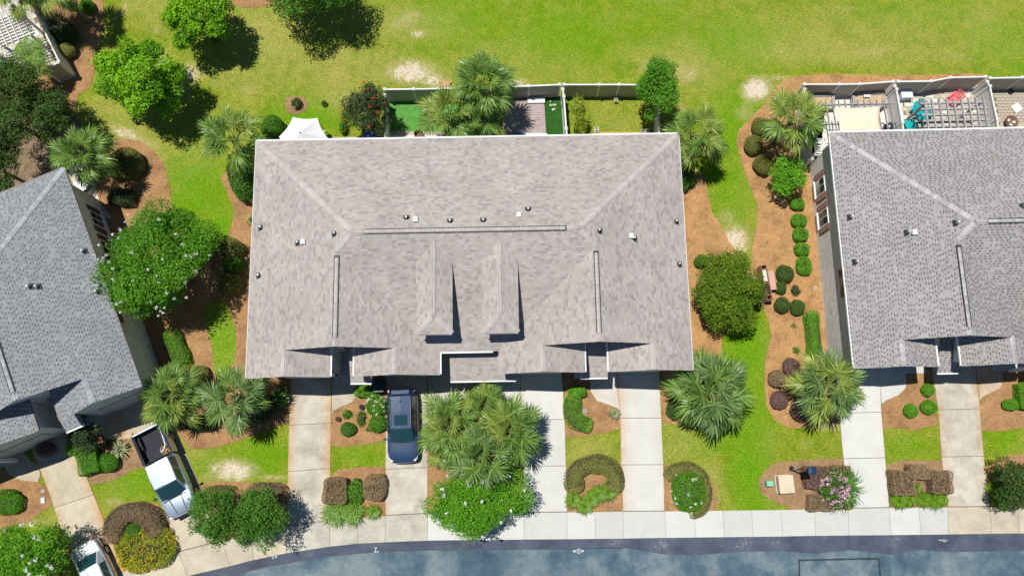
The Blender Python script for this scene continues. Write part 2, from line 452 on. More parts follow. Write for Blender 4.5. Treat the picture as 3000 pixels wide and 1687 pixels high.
def sheet(name, poly, mat, z, mound=0.0, label=None, step=0.35, jit=0.0, seed=1, kind='structure', mask=None):
    """a laid surface filling a world polygon: triangulated on a grid, edges frayed by jit"""
    rnd = random.Random(seed)
    pts = []
    n = len(poly)
    for i in range(n):
        a = Vector(poly[i]); b = Vector(poly[(i + 1) % n]); k = max(1, int((b - a).length / (0.12 if jit else 0.6)))
        for j in range(k):
            q = a.lerp(b, j / k)
            pts.append((q.x + rnd.uniform(-jit, jit), q.y + rnd.uniform(-jit, jit)))
    mb = MB()
    tr = tessellate_polygon([[Vector((*p, 0)) for p in pts]])
    vs = [(p[0], p[1], 0) for p in pts]; fs = []
    for t in tr:
        a, b, c = [Vector(vs[i]) for i in t]
        fs.append(tuple(t) if (b - a).cross(c - a).z > 0 else tuple(t)[::-1])
    # top at z, skirt down to just under the ground
    top = [(x, y, z) for x, y, _ in vs]; bot = [(x, y, -0.02) for x, y, _ in vs]
    m = len(vs)
    A = sum(vs[i][0] * vs[(i + 1) % m][1] - vs[(i + 1) % m][0] * vs[i][1] for i in range(m))
    sk = [(i, (i + 1) % m, (i + 1) % m + m, i + m) for i in range(m)]
    if A > 0: sk = [f[::-1] for f in sk]
    mb.add(top + bot, fs + sk)
    o = mb.build(name, mat)
    if mask is not None:
        at = o.data.attributes.new('mask', 'FLOAT_COLOR', 'POINT')
        at.data.foreach_set('color', np.tile(np.array([*mask, 1.0], dtype=np.float32), len(o.data.vertices)))
    return tag(o, label, None, kind=kind)

BED_POLYS = []
def bed(pix, mat='mulch', z=0.035, label=None, sm=4, seed=1, sharp=False):
    w = wpts(pix, 0.0)
    w = smooth_poly(w, sm) if not sharp else w
    BED_POLYS.append(w)
    return sheet('mulch_bed', w, MATS[mat], z, label=label, jit=0.035, seed=seed)

# beds: survey outlines ------------------------------------------------
bed([(503, 600), (496, 540), (480, 478), (450, 440), (414, 416), (373, 407), (330, 414), (290, 450), (200, 520), (330, 800), (440, 1130), (480, 1240), (514, 1252), (554, 1314), (607, 1314), (686, 1296), (756, 1270), (846, 1237), (848, 1150), (846, 1095), (720, 1085), (728, 900), (745, 700), (758, 520), (745, 450), (690, 470), (645, 520), (665, 560), (688, 620), (668, 700), (600, 730), (550, 700), (518, 650)],
    'mulch', 0.03, 'long pine straw bed running between the grey-roofed and tan-roofed houses', 3, 11, sharp=True)
LAWN_STRIP = [(604, 900), (640, 880), (667, 897), (691, 976), (688, 1050), (672, 1085), (650, 1110), (630, 1090), (621, 1009), (600, 940)]
bed([(1990, 470), (2040, 500), (2067, 523), (2073, 564), (2087, 622), (2112, 659), (2137, 709), (2165, 745), (2200, 800), (2190, 900), (2117, 979), (2113, 1023), (2110, 1063), (2085, 1100), (2095, 1170), (2070, 1222), (1997, 1240), (1940, 1240), (1935, 1145), (1936, 1085), (2000, 1060), (1990, 700), (1970, 500)], 'mulch_orange', 0.03, 'pine straw bed along the right side of the tan-roofed house', 3, 12, sharp=True)
bed([(2348, 221), (2452, 216), (2597, 222), (2721, 220), (2845, 216), (2887, 222), (2890, 250), (2420, 285), (2400, 480), (2420, 760), (2460, 1060), (2455, 1150), (2457, 1227), (2386, 1250), (2316, 1255), (2270, 1231), (2245, 1190), (2239, 1132), (2241, 1057), (2250, 1023), (2259, 985), (2254, 951), (2236, 905), (2200, 820), (2200, 747), (2216, 656), (2221, 607), (2203, 561), (2183, 511), (2168, 462), (2157, 420), (2163, 383), (2199, 346), (2237, 308), (2272, 259), (2300, 234)], 'mulch_orange', 0.03, 'wide pine straw bed wrapping the pale brick side wall', 3, 13, sharp=True)
bed([(2471, 1344), (2410, 1344), (2340, 1347), (2277, 1353), (2242, 1375), (2225, 1400), (2222, 1425), (2232, 1447), (2256, 1463), (2284, 1474), (2319, 1491), (2484, 1490)], 'mulch_brown', 0.03, 'rounded pine straw bed around the lamp post', 3, 14, sharp=True)
bed([(2581, 1186), (2653, 1126), (2655, 1085), (2734, 1085), (2734, 1121), (2747, 1244), (2676, 1260), (2614, 1252), (2585, 1254)], 'mulch', 0.03, 'pine straw bed with three small round shrubs', 3, 15, sharp=True)
bed([(2595, 1366), (2622, 1352), (2655, 1347), (2738, 1349), (2758, 1345), (2776, 1484), (2604, 1487)], 'mulch_brown', 0.03, 'pine straw bed with purple box hedges', 3, 16, sharp=True)
bed([(2867, 1182), (2879, 1163), (2937, 1115), (2940, 1085), (3120, 1085), (3120, 1240), (3000, 1252), (2940, 1262), (2873, 1262)], 'mulch', 0.03, 'pine straw bed at the right end beyond the driveway', 3, 17, sharp=True)
bed([(2887, 1368), (2937, 1339), (3000, 1326), (3120, 1320), (3120, 1482), (2898, 1483)], 'mulch', 0.03, 'pine straw bed under the dark tree by the sidewalk', 3, 18, sharp=True)
bed([(1650, 1145), (1649, 1085), (1726, 1085), (1728, 1141), (1748, 1174), (1790, 1188), (1817, 1215), (1817, 1255), (1765, 1269), (1707, 1277), (1655, 1280)], 'mulch', 0.03, 'pine straw bed with the curved bright hedge', 3, 19, sharp=True)
bed([(1657, 1368), (1707, 1350), (1790, 1348), (1819, 1356), (1825, 1497), (1661, 1499)], 'mulch', 0.03, 'pine straw bed inside the horseshoe hedge', 3, 20, sharp=True)
bed([(1943, 1364), (1997, 1352), (2047, 1364), (2080, 1398), (2098, 1439), (2105, 1476), (2094, 1495), (1946, 1497)], 'mulch', 0.03, 'round pine straw bed by the gardenia', 3, 21, sharp=True)
bed([(971, 1221), (976, 1204), (999, 1192), (1048, 1155), (1044, 1090), (1133, 1090), (1131, 1287), (1090, 1299), (1007, 1308), (970, 1306)], 'mulch', 0.03, 'pine straw bed beside the blue car with hydrangeas', 3, 22, sharp=True)
bed([(968, 1391), (995, 1374), (1069, 1366), (1130, 1366), (1129, 1509), (967, 1525)], 'mulch', 0.03, 'pine straw bed with brown and olive clipped shrubs', 3, 23, sharp=True)
bed([(1253, 1240), (1280, 1200), (1330, 1185), (1433, 1150), (1433, 1085), (1446, 1085), (1448, 1150), (1460, 1165), (1490, 1178), (1515, 1195), (1527, 1215), (1536, 1500), (1252, 1503)], 'mulch', 0.03, 'pine straw bed under the palm clump', 3, 24, sharp=True)
bed([(585, 1419), (637, 1408), (740, 1412), (844, 1415), (840, 1540), (735, 1563), (650, 1583), (633, 1560)], 'mulch', 0.03, 'pine straw bed under the pair of dark trees', 3, 25, sharp=True)
bed([(308, 1525), (334, 1490), (382, 1468), (461, 1472), (475, 1500), (492, 1538), (521, 1613), (440, 1642), (366, 1668), (338, 1600)], 'mulch', 0.03, 'pine straw bed under the yellow flowers', 3, 26, sharp=True)
bed([(259, 1388), (268, 1419), (334, 1406), (382, 1380), (428, 1366), (388, 1285), (334, 1288), (299, 1270), (260, 1240), (190, 1270), (222, 1340)], 'mulch_brown', 0.03, 'pine straw bed between the two angled driveways', 3, 27, sharp=True)
bed([(31, 1397), (60, 1405), (111, 1411), (138, 1426), (154, 1476), (88, 1525), (0, 1550), (-90, 1560), (-90, 1290), (0, 1285), (28, 1340)], 'mulch', 0.03, 'pine straw bed left of the angled driveway', 3, 28, sharp=True)
bed([(304, -40), (302, 95), (285, 180), (265, 257), (232, 277), (215, 330), (150, 330), (-120, 330), (-120, -40)], 'mulch', 0.03, 'pine straw bed around the walled courtyard', 3, 29, sharp=True)
bed([(215, 330), (240, 380), (290, 440), (260, 470), (190, 505), (0, 585), (-120, 620), (-120, 330)], 'litter', 0.026, 'leaf litter under the dark trees', 3, 30, sharp=True)
bed([(650, -40), (665, 5), (700, 22), (745, 26), (800, 15), (830, -40)], 'mulch', 0.03, 'pine straw bed at the foot of the large shade tree', 3, 31, sharp=True)
bed([(834, 305), (842, 288), (868, 280), (893, 287), (903, 303), (895, 325), (868, 337), (842, 328)], 'mulch_brown', 0.02, 'small round dirt ring around the rose bush', 3, 32, sharp=True)
sheet('lawn_strip', smooth_poly(wpts(LAWN_STRIP), 4), MATS['lawn'], 0.045, label='narrow lawn strip between the pine straw beds', jit=0.04, mask=(0.25, 0.8, 0.15))

# ------------------------------------------------------------------ road
def strip_poly(offs0, offs1):
    a = [(x, y - offs0) for x, y in _edge]; b = [(x, y - offs1) for x, y in _edge][::-1]
    return a + b
mb = MB(); e0 = [(-420, -240)] + _edge + [(420, _edge[-1][1])]
n = len(e0)
mb.add([(x, y - 0.02, ROAD_Z) for x, y in e0] + [(x, -420, ROAD_Z) for x, y in e0], [(i, i + n, i + n + 1, i + 1) for i in range(n - 1)])
tag(mb.build('road', MATS['asphalt']), 'blue-grey asphalt road with mottled wear', kind='structure')
# dark paved gutter between sidewalk and road, wider on the right
mb = MB(); n = len(_edge)
rows = []
for i, (x, y) in enumerate(_edge):
    w = 0.55 if x < 8.6 else 0.95 + 0.12 * math.sin(x * 1.7) + 0.1 * math.sin(x * 4.1)
    rows.append((x, y, w))
vs = [(x, y, ROAD_Z + 0.02) for x, y, w in rows] + [(x, y - w, ROAD_Z + 0.005) for x, y, w in rows]
mb.add(vs, [(i, i + n, i + n + 1, i + 1) for i in range(n - 1)])
tag(mb.build('gutter_apron', MATS['asphalt_apron']), 'dark paved gutter strip along the sidewalk', kind='structure')
# tar seam between apron and road, left of the patch; black tar lines round the cut-out
mb = MB()
rnd = random.Random(4)
fine = smooth_poly([(x, y - 0.57) for x, y in _edge if x < 8.8], 8, closed=False)
for a, b in zip(fine[:-1], fine[1:]):
    w = 0.022 + rnd.uniform(0, 0.02)
    a = Vector((*a, 0)); b = Vector((*b, 0)); s = Vector((-(b - a).y, (b - a).x, 0)).normalized() * w
    z = Vector((0, 0, ROAD_Z + 0.009))
    mb.add([a - s + z, b - s + z, b + s + z, a + s + z], [(0, 1, 2, 3)])
tag(mb.build('tar_seam', MATS['tar']), 'dark tar seam along the gutter edge', kind='structure')
mb = MB()
for A, B in (((2341, 1640), (2342, 1720)), ((2341, 1640), (2576, 1635)), ((2574, 1635), (2582, 1720))):
    a = P(*A, ROAD_Z); b = P(*B, ROAD_Z); k = 9
    for i in range(k):
        p = a.lerp(b, i / k); q = a.lerp(b, (i + 1) / k); s = Vector((-(b - a).y, (b - a).x, 0)).normalized() * (0.05 + rnd.uniform(0, 0.02))
        j = Vector((0, 0, 0.006 + 0.001 * (A[0] % 3)))
        mb.add([p - s + j, q - s + j, q + s + j, p + s + j], [(0, 1, 2, 3)])
tag(mb.build('road_patch_outline', MATS['tar']), 'black tar outline of a square road repair', kind='structure')

def stroke(mb, pix, w, z):
    for a, b in zip(pix[:-1], pix[1:]):
        a = P(*a, z); b = P(*b, z); d = (b - a).normalized() * w * 0.5; s = Vector((-d.y, d.x, 0))
        mb.add([a - d - s, b + d - s, b + d + s, a - d + s], [(0, 1, 2, 3)])
def ring_px(cx, cy, rx, ry, n=14):
    return [(cx + rx * math.copysign(abs(math.cos(2 * math.pi * i / n)) ** 0.5, math.cos(2 * math.pi * i / n)), cy + ry * math.copysign(abs(math.sin(2 * math.pi * i / n)) ** 0.5, math.sin(2 * math.pi * i / n))) for i in range(n + 1)]
ZM = ROAD_Z + 0.016
for (cx, cy, left, right, lab) in ((1695, 1613, 2, 2, 'white painted utility symbol on the open road below the driveways'), (2767, 1579, 2, 1, 'white painted utility symbol on the dark gutter strip')):
    m = MB()
    stroke(m, ring_px(cx, cy, 7.5, 6), 0.035, ZM)
    stroke(m, [(cx - 3, cy + 3), (cx - 2, cy - 2), (cx + 2, cy - 2.5), (cx + 1, cy + 1), (cx + 3, cy + 3)], 0.03, ZM)
    for k in range(left): stroke(m, [(cx - 16, cy - 1.5 + k * 3.5), (cx - 9, cy - 1 + k * 3.5)], 0.03, ZM)
    for k in range(right): stroke(m, [(cx + 9, cy - 1.5 + k * 3.5), (cx + 15, cy - 2 + k * 3.5)], 0.03, ZM)
    tag(m.build('painted_mark', MATS['paint_white']), lab, 'road marking')
m = MB(); ZM2 = ROAD_Z + 0.026
stroke(m, [(1098, 1602), (1101, 1606), (1104, 1602)], 0.03, ZM2); stroke(m, [(1101, 1606), (1100, 1614)], 0.03, ZM2); stroke(m, [(1096, 1616), (1109, 1615)], 0.03, ZM2)
tag(m.build('painted_mark', MATS['paint_white']), 'white chalked letter Y with a bar on the gutter strip', 'road marking')
m = MB()
stroke(m, [(797, 1631), (801, 1629)], 0.03, ZM2); stroke(m, [(799, 1630), (801, 1636)], 0.03, ZM2); stroke(m, [(807, 1628), (808, 1633), (811, 1631), (811, 1628)], 0.03, ZM2)
tag(m.build('painted_mark', MATS['paint_white']), 'white chalked letters on the pale end of the gutter strip', 'road marking')

# ------------------------------------------------------------------ concrete slabs
def slab(parent, L, Rr, mat, z1, gap=0.018, rust=(0.0, 0.0), bright=0.5, name='slab'):
    """slab between a left polyline and a right polyline (world xy, same count), cut back by the joint gap"""
    n = len(L); cs = [0, 0.05, 0.13, 0.25, 0.5, 0.75, 0.87, 0.95, 1]
    L = [Vector(p) for p in L]; Rr = [Vector(p) for p in Rr]
    dl = (L[-1] - L[0]).normalized() * gap
    L = [L[0] + dl] + L[1:-1] + [L[-1] - dl]
    dr = (Rr[-1] - Rr[0]).normalized() * gap
    Rr = [Rr[0] + dr] + Rr[1:-1] + [Rr[-1] - dr]
    V = []; F = []; C = []
    for i in range(n):
        d = (Rr[i] - L[i]); g = d.normalized() * (gap * 0.5)
        for c in cs:
            q = (L[i] + g).lerp(Rr[i] - g, c); V.append((q.x, q.y, z1))
    m = len(cs); top = len(V)
    for i in range(n - 1):
        for j in range(m - 1):
            a = i * m + j
            F.append((a, a + m, a + m + 1, a + 1))
            u = (cs[j] + cs[j + 1]) / 2
            C.append((min(1, rust[0] * math.exp(-u * 9) + rust[1] * math.exp(-(1 - u) * 9)), bright, 0, 1))
    bd = [j for j in range(m)] + [i * m + m - 1 for i in range(1, n)] + [(n - 1) * m + j for j in range(m - 2, -1, -1)] + [i * m for i in range(n - 2, 0, -1)]
    for k in bd: V.append((V[k][0], V[k][1], z1 - 0.17))
    for k in range(len(bd)):
        k2 = (k + 1) % len(bd)
        F.append((bd[k], bd[k2], top + k2, top + k)); C.append((0, bright, 0, 1))
    # face up whichever way the outline runs
    a, b, c = [Vector(V[i]) for i in F[0][:3]]
    if (b - a).cross(c - a).z < 0: F = [f[::-1] for f in F]
    me = bpy.data.meshes.new(name); me.from_pydata(V, [], F); me.materials.append(mat)
    at = me.attributes.new('tone', 'FLOAT_COLOR', 'FACE')
    at.data.foreach_set('color', np.array(C, dtype=np.float32).ravel())
    o = bpy.data.objects.new(name, me); link(o, parent)
    return o

rnd = random.Random(9)
walk = tag(bpy.data.objects.new('sidewalk', None), 'pale concrete sidewalk following the curved street', kind='structure'); link(walk)
for i in range(len(SW_S) - 1):
    a0, a1 = P(*SW_N[i]).xy, P(*SW_N[i + 1]).xy; b0, b1 = P(*SW_S[i]).xy, P(*SW_S[i + 1]).xy
    x = SW_S[i][0]
    mt = 'concrete_tan' if x < 830 or x > 2770 else ('concrete_old' if x < 1240 else 'concrete_clean')
    slab(walk, [a0, b0], [a1, b1], MATS[mt], 0.045 + rnd.uniform(0, 0.004), bright=rnd.uniform(0.1, 0.9))
sheet('sidewalk_base', [(P(*p).x, P(*p).y - 0.03) for p in SW_N] + [(P(*p).x, P(*p).y + 0.05) for p in SW_S][::-1], MATS['joint_dirt'], 0.012, label='packed base showing in the sidewalk joints')

def driveway(label, L, Rr, mat, joints, rust=(0, 0), extra=(), bright=0.5):
    """L, Rr: survey polylines from house to street; joints: fractions along; extra: flare polygons"""
    root = tag(bpy.data.objects.new('driveway', None), label, kind='structure'); link(root)
    def along(pl, f):
        seg = [(Vector(pl[i + 1]) - Vector(pl[i])).length for i in range(len(pl) - 1)]; t = f * sum(seg)
        for i, s in enumerate(seg):
            if t <= s or i == len(seg) - 1: return Vector(pl[i]).lerp(Vector(pl[i + 1]), min(1, t / s))
            t -= s
    Lw = [P(*p).xy for p in L]; Rw = [P(*p).xy for p in Rr]
    fr = [0] + list(joints) + [1]
    for a, b in zip(fr[:-1], fr[1:]):
        k = max(2, int((b - a) * 12))
        ff = [a + (b - a) * j / k for j in range(k + 1)]
        slab(root, [along(Lw, f) for f in ff], [along(Rw, f) for f in ff], MATS[mat], 0.05 + rnd.uniform(0, 0.003), rust=rust, bright=bright + rnd.uniform(-0.25, 0.25))
    for pix, rs, br in extra:
        w = smooth_poly(wpts(pix), 1)
        m = MB().prism(w, -0.1, 0.052)
        o = m.build('walk_slab', MATS[mat], root)
        at = o.data.attributes.new('tone', 'FLOAT_COLOR', 'FACE')
        at.data.foreach_set('color', np.tile(np.array([rs, br, 0, 1], dtype=np.float32), len(o.data.polygons)))
    eL = Lw[-1] + (Lw[-1] - Lw[-2]).normalized() * 0.25; eR = Rw[-1] + (Rw[-1] - Rw[-2]).normalized() * 0.25
    sheet('driveway_base', [(p.x, p.y) for p in Lw] + [(eL.x, eL.y), (eR.x, eR.y)] + [(p.x, p.y) for p in Rw][::-1], MATS['joint_dirt'], 0.014, label='packed base under ' + label[:40])
    return root
driveway('tan concrete driveway under the silver sedan', [(60, 1240), (114, 1363), (148, 1451), (179, 1545), (225, 1640), (262, 1718)], [(180, 1215), (222, 1340), (256, 1397), (312, 1539), (345, 1625), (366, 1672)], 'concrete_tan', (0.26, 0.52, 0.74), (0.5, 1.0),
         [([(28, 1389), (-10, 1330), (40, 1290), (92, 1352), (114, 1363), (120, 1390), (112, 1411), (60, 1405)], 0.1, 0.2)])
driveway('tan concrete driveway under the pickup truck', [(300, 1075), (344, 1165), (388, 1262), (440, 1395), (488, 1516), (524, 1614)], [(425, 1060), (469, 1155), (512, 1250), (585, 1418), (615, 1500), (648, 1582)], 'concrete_tan', (0.38, 0.62, 0.83), (0.3, 0.25),
         [([(299, 1270), (270, 1180), (330, 1140), (349, 1172), (389, 1261), (387, 1284), (334, 1288), (308, 1280)], 0.45, 0.3)])
driveway('weathered concrete driveway left of the blue car', [(851, 1085), (849, 1159), (844, 1382), (840, 1539)], [(973, 1085), (971, 1157), (970, 1246), (968, 1382), (967, 1523)], 'concrete_old', (0.36, 0.66), (0.9, 0.95),
         [([(974, 1085), (1044, 1085), (1049, 1155), (1032, 1177), (997, 1192), (979, 1203), (972, 1215)], 0.12, 0.2)])
driveway('concrete driveway under the blue car', [(1133, 1085), (1133, 1150), (1130, 1312), (1130, 1508)], [(1252, 1080), (1251, 1152), (1253, 1345), (1252, 1502)], 'concrete_old', (0.36, 0.69), (0.25, 0.15),
         [([(1254, 1085), (1432, 1085), (1432, 1149), (1330, 1184), (1280, 1199), (1255, 1236)], 0.0, 0.6)], 0.7)
driveway('clean white concrete driveway beside the palm clump', [(1524, 1075), (1525, 1150), (1528, 1232), (1533, 1373), (1536, 1499)], [(1645, 1075), (1649, 1145), (1655, 1253), (1661, 1498)], 'concrete_clean', (0.37, 0.69), (0.15, 0.05),
         [([(1446, 1080), (1522, 1075), (1525, 1212), (1515, 1194), (1490, 1177), (1460, 1164), (1449, 1150)], 0.0, 0.6)], 0.8)
driveway('clean white concrete driveway with rust-tinted left edge', [(1806, 1070), (1810, 1150), (1817, 1232), (1819, 1364), (1825, 1496)], [(1929, 1070), (1933, 1141), (1937, 1232), (1943, 1364), (1946, 1495)], 'concrete_clean', (0.37, 0.69), (0.75, 0.2),
         [([(1727, 1075), (1804, 1070), (1809, 1150), (1816, 1214), (1806, 1196), (1788, 1187), (1748, 1173), (1730, 1145)], 0.2, 0.6)], 0.8)
driveway('clean white concrete driveway nearest the pale brick wall', [(2440, 1060), (2452, 1140), (2457, 1190), (2465, 1293), (2471, 1347), (2484, 1487)], [(2571, 1055), (2578, 1120), (2580, 1190), (2583, 1231), (2593, 1349), (2604, 1485)], 'concrete_clean', (0.36, 0.67), (0.1, 0.1),
         [([(2573, 1055), (2653, 1055), (2654, 1124), (2650, 1138), (2631, 1157), (2597, 1171), (2582, 1183)], 0.0, 0.6)], 0.85)
driveway('stained concrete driveway at the right end', [(2724, 1040), (2734, 1119), (2749, 1210), (2757, 1343), (2776, 1483)], [(2852, 1035), (2860, 1110), (2867, 1173), (2881, 1339), (2898, 1482)], 'concrete_old', (0.37, 0.68), (0.6, 0.45),
         [([(2854, 1035), (2935, 1035), (2938, 1115), (2929, 1136), (2879, 1161), (2869, 1172)], 0.5, 0.3)])

# ------------------------------------------------------------------ house materials
def shingle_mat(name, c_lo, c_hi, c_tint):
    t = NT(name)
    at = t.attr('tone'); s = t.n('ShaderNodeSeparateColor'); t.l(at.outputs['Color'], s.inputs[0])
    co = t.coords(); fine = t.noise(60, 3, 0.8, co); big = t.noise(0.45, 4, 0.6, co)
    mx_ = t.n('ShaderNodeMix', data_type='RGBA', clamp_factor=False); mx_.inputs[6].default_value = (*c_lo, 1); mx_.inputs[7].default_value = (*c_hi, 1); t.l(s.outputs[0], mx_.inputs[0]); c = mx_.outputs[2]; c = t.mix(c, c_tint, t.math('MULTIPLY', s.outputs[1], 0.55))
    c = t.mix(c, t.ramp(fine, [(0.3, 0.86), (0.7, 1.12)]), 1.0, 'MULTIPLY')
    c = t.mix(c, t.ramp(big, [(0.3, 0.90), (0.7, 1.07)]), 1.0, 'MULTIPLY')
    t.color(c); t.b.inputs['Roughness'].default_value = 0.92; t.b.inputs['Specular IOR Level'].default_value = 0.12
    t.bump(fine, 0.004, 0.4)
    MATS[name] = t.m
shingle_mat('shingle_tan', (0.30, 0.27, 0.253), (0.415, 0.378, 0.355), (0.39, 0.345, 0.30))
shingle_mat('shingle_grey', (0.10, 0.092, 0.09), (0.355, 0.338, 0.333), (0.31, 0.297, 0.278))
shingle_mat('shingle_slate', (0.10, 0.105, 0.11), (0.30, 0.31, 0.32), (0.255, 0.262, 0.265))
mat_plain('roof_deck', (0.10, 0.095, 0.09), 0.9)
mat_plain('trim_white', (0.74, 0.75, 0.75), 0.5, var=0.06)
mat_plain('soffit_dark', (0.22, 0.20, 0.19), 0.8)
mat_plain('soffit', (0.55, 0.54, 0.52), 0.7)
mat_plain('porch_concrete', (0.5, 0.49, 0.46), 0.85)
mat_plain('garage_door', (0.55, 0.52, 0.47), 0.6)
mat_plain('shutter_brown', (0.17, 0.085, 0.065), 0.6)
mat_plain('vent_black', (0.035, 0.035, 0.04), 0.55)
mat_plain('vent_white', (0.72, 0.72, 0.72), 0.45)
mat_plain('metal_grey', (0.35, 0.36, 0.37), 0.4, 0.6)
def glass_mat():
    t = NT('window_glass'); t.color((0.02, 0.028, 0.035)); t.b.inputs['Roughness'].default_value = 0.06; t.b.inputs['Specular IOR Level'].default_value = 0.6
    MATS['window_glass'] = t.m
glass_mat()
def brick_mat(name, c1, c2, mortar):
    t = NT(name)
    # brick courses run level: build (length along wall, height) from position and normal
    g = t.n('ShaderNodeNewGeometry'); sp = t.n('ShaderNodeSeparateXYZ'); t.l(g.outputs['Position'], sp.inputs[0])
    sn = t.n('ShaderNodeSeparateXYZ'); t.l(g.outputs['Normal'], sn.inputs[0])
    u = t.math('SUBTRACT', t.math('MULTIPLY', sp.outputs[0], sn.outputs[1]), t.math('MULTIPLY', sp.outputs[1], sn.outputs[0]))
    cb = t.n('ShaderNodeCombineXYZ'); t.l(u, cb.inputs[0]); t.l(sp.outputs[2], cb.inputs[1])
    b = t.n('ShaderNodeTexBrick', Scale=1.0); b.inputs['Brick Width'].default_value = 0.21; b.inputs['Row Height'].default_value = 0.076
    b.inputs['Mortar Size'].default_value = 0.009; b.inputs['Color1'].default_value = (*c1, 1); b.inputs['Color2'].default_value = (*c2, 1); b.inputs['Mortar'].default_value = (*mortar, 1)
    t.l(cb.outputs[0], b.inputs['Vector'])
    nz = t.noise(3, 5, 0.7)
    c = t.mix(b.outputs['Color'], t.ramp(nz, [(0.3, 0.8), (0.7, 1.12)]), 1.0, 'MULTIPLY')
    t.color(c); t.b.inputs['Roughness'].default_value = 0.9
    t.bump(t.math('SUBTRACT', 1.0, b.outputs['Fac']), 0.008, 0.8)
    MATS[name] = t.m
brick_mat('brick_pale', (0.60, 0.56, 0.53), (0.82, 0.80, 0.78), (0.80, 0.78, 0.75))

# ------------------------------------------------------------------ one plan, three houses
HW, HD, EAVE, PITCH = 25.87, 14.42, 4.75, 0.42
XR, HIP, GV = 5.6, 6.55, 1.5          # wing ridge, hip run, wing gable front
G1, G1E, G2S, G2 = 2.42, 4.85, 6.25, 8.72
VR = HD - HIP                          # main ridge
ES = 1.32                              # south eave line

def roof_planes():
    """list of (polygon [(u,v)], height function, downslope (du,dv), key)"""
    W, D, E, p = HW, HD, EAVE, PITCH
    Lz = lambda u, v: E + p * u
    Rz = lambda u, v: E + p * (W - u)
    Bz = lambda u, v: E + p * (D - v)
    Sz = lambda u, v: E + p * (v - ES)
    W1 = lambda u, v: E + p * (2 * XR - u)
    W2 = lambda u, v: E + p * (u - (W - 2 * XR))
    m = lambda poly: [(W - u, v) for u, v in poly]
    pl = []
    left = [(0, 0), (G1, 0), (G1, GV), (XR, GV), (XR, ES + XR), (HIP, VR), (0, D)]
    pl.append((left, Lz, (-1, 0), 'l')); pl.append((m(left), Rz, (1, 0), 'r'))
    pl.append(([(0, D), (W, D), (W - HIP, VR), (HIP, VR)], Bz, (0, 1), 'b'))
    pl.append(([(2 * XR, ES), (W - 2 * XR, ES), (W - XR, ES + XR), (W - HIP, VR), (HIP, VR), (XR, ES + XR)], Sz, (0, -1), 's'))
    w = [(XR, GV), (G2, GV), (G2, 0), (2 * XR, 0), (2 * XR, ES), (XR, ES + XR)]
    pl.append((w, W1, (1, 0), 'w1')); pl.append((m(w), W2, (-1, 0), 'w2'))
    g1 = lambda u, v: E + p * (2 * G1 - u)
    g2 = lambda u, v: E + p * (u - (G2 - (2 * XR - G2)))
    a = [(G1, 0), (G1E, 0), (G1E, 1.95), (G1, 1.95)]; b = [(G2S, 0), (G2, 0), (G2, 1.95), (G2S, 1.95)]
    pl.append((a, g1, (1, 0), 'g1')); pl.append((b, g2, (-1, 0), 'g2'))
    pl.append((m(a), lambda u, v: g1(W - u, v), (-1, 0), 'g4')); pl.append((m(b), lambda u, v: g2(W - u, v), (1, 0), 'g3'))
    return pl

DORM = [(11.08, 1.0), (HW - 11.08, 1.0)]
DZ, DV0 = 6.82, 2.1                    # dormer eave height and front eave line
def dormer_planes():
    p = PITCH; out = []
    for uc, hw in DORM:
        zr = DZ + p * hw
        ve = ES + (DZ - EAVE) / p; vr = ES + (zr - EAVE) / p
        out.append(([(uc - hw, DV0), (uc, DV0 + hw), (uc, vr), (uc - hw, ve)], (lambda u, v, c=uc, h=hw: DZ + p * (u - c + h)), (-1, 0), 'd'))
        out.append(([(uc + hw, DV0), (uc + hw, ve), (uc, vr), (uc, DV0 + hw)], (lambda u, v, c=uc, h=hw: DZ + p * (c + h - u)), (1, 0), 'd'))
        out.append(([(uc - hw, DV0), (uc + hw, DV0), (uc, DV0 + hw)], (lambda u, v: DZ + p * (v - DV0)), (0, -1), 'd'))
    return out

WIDTHS = (0.10, 0.13, 0.17, 0.24, 0.32)
EXPO = 0.15
def shingle_mesh_data(w, thick):
    lo, up, e = thick, 0.008, EXPO + 0.03
    V = [(-w / 2, 0, 0.0), (w / 2, 0, 0.0), (-w / 2, 0, lo), (w / 2, 0, lo), (-w / 2, e, up), (w / 2, e, up)]
    F = [(2, 3, 5, 4), (0, 1, 3, 2), (1, 5, 3), (0, 2, 4)]
    return V, F

def spans(poly2, t):
    xs = []
    n = len(poly2)
    for i in range(n):
        (s1, t1), (s2, t2) = poly2[i], poly2[(i + 1) % n]
        if (t1 > t) != (t2 > t): xs.append(s1 + (s2 - s1) * (t - t1) / (t2 - t1))
    xs.sort()
    return list(zip(xs[0::2], xs[1::2]))

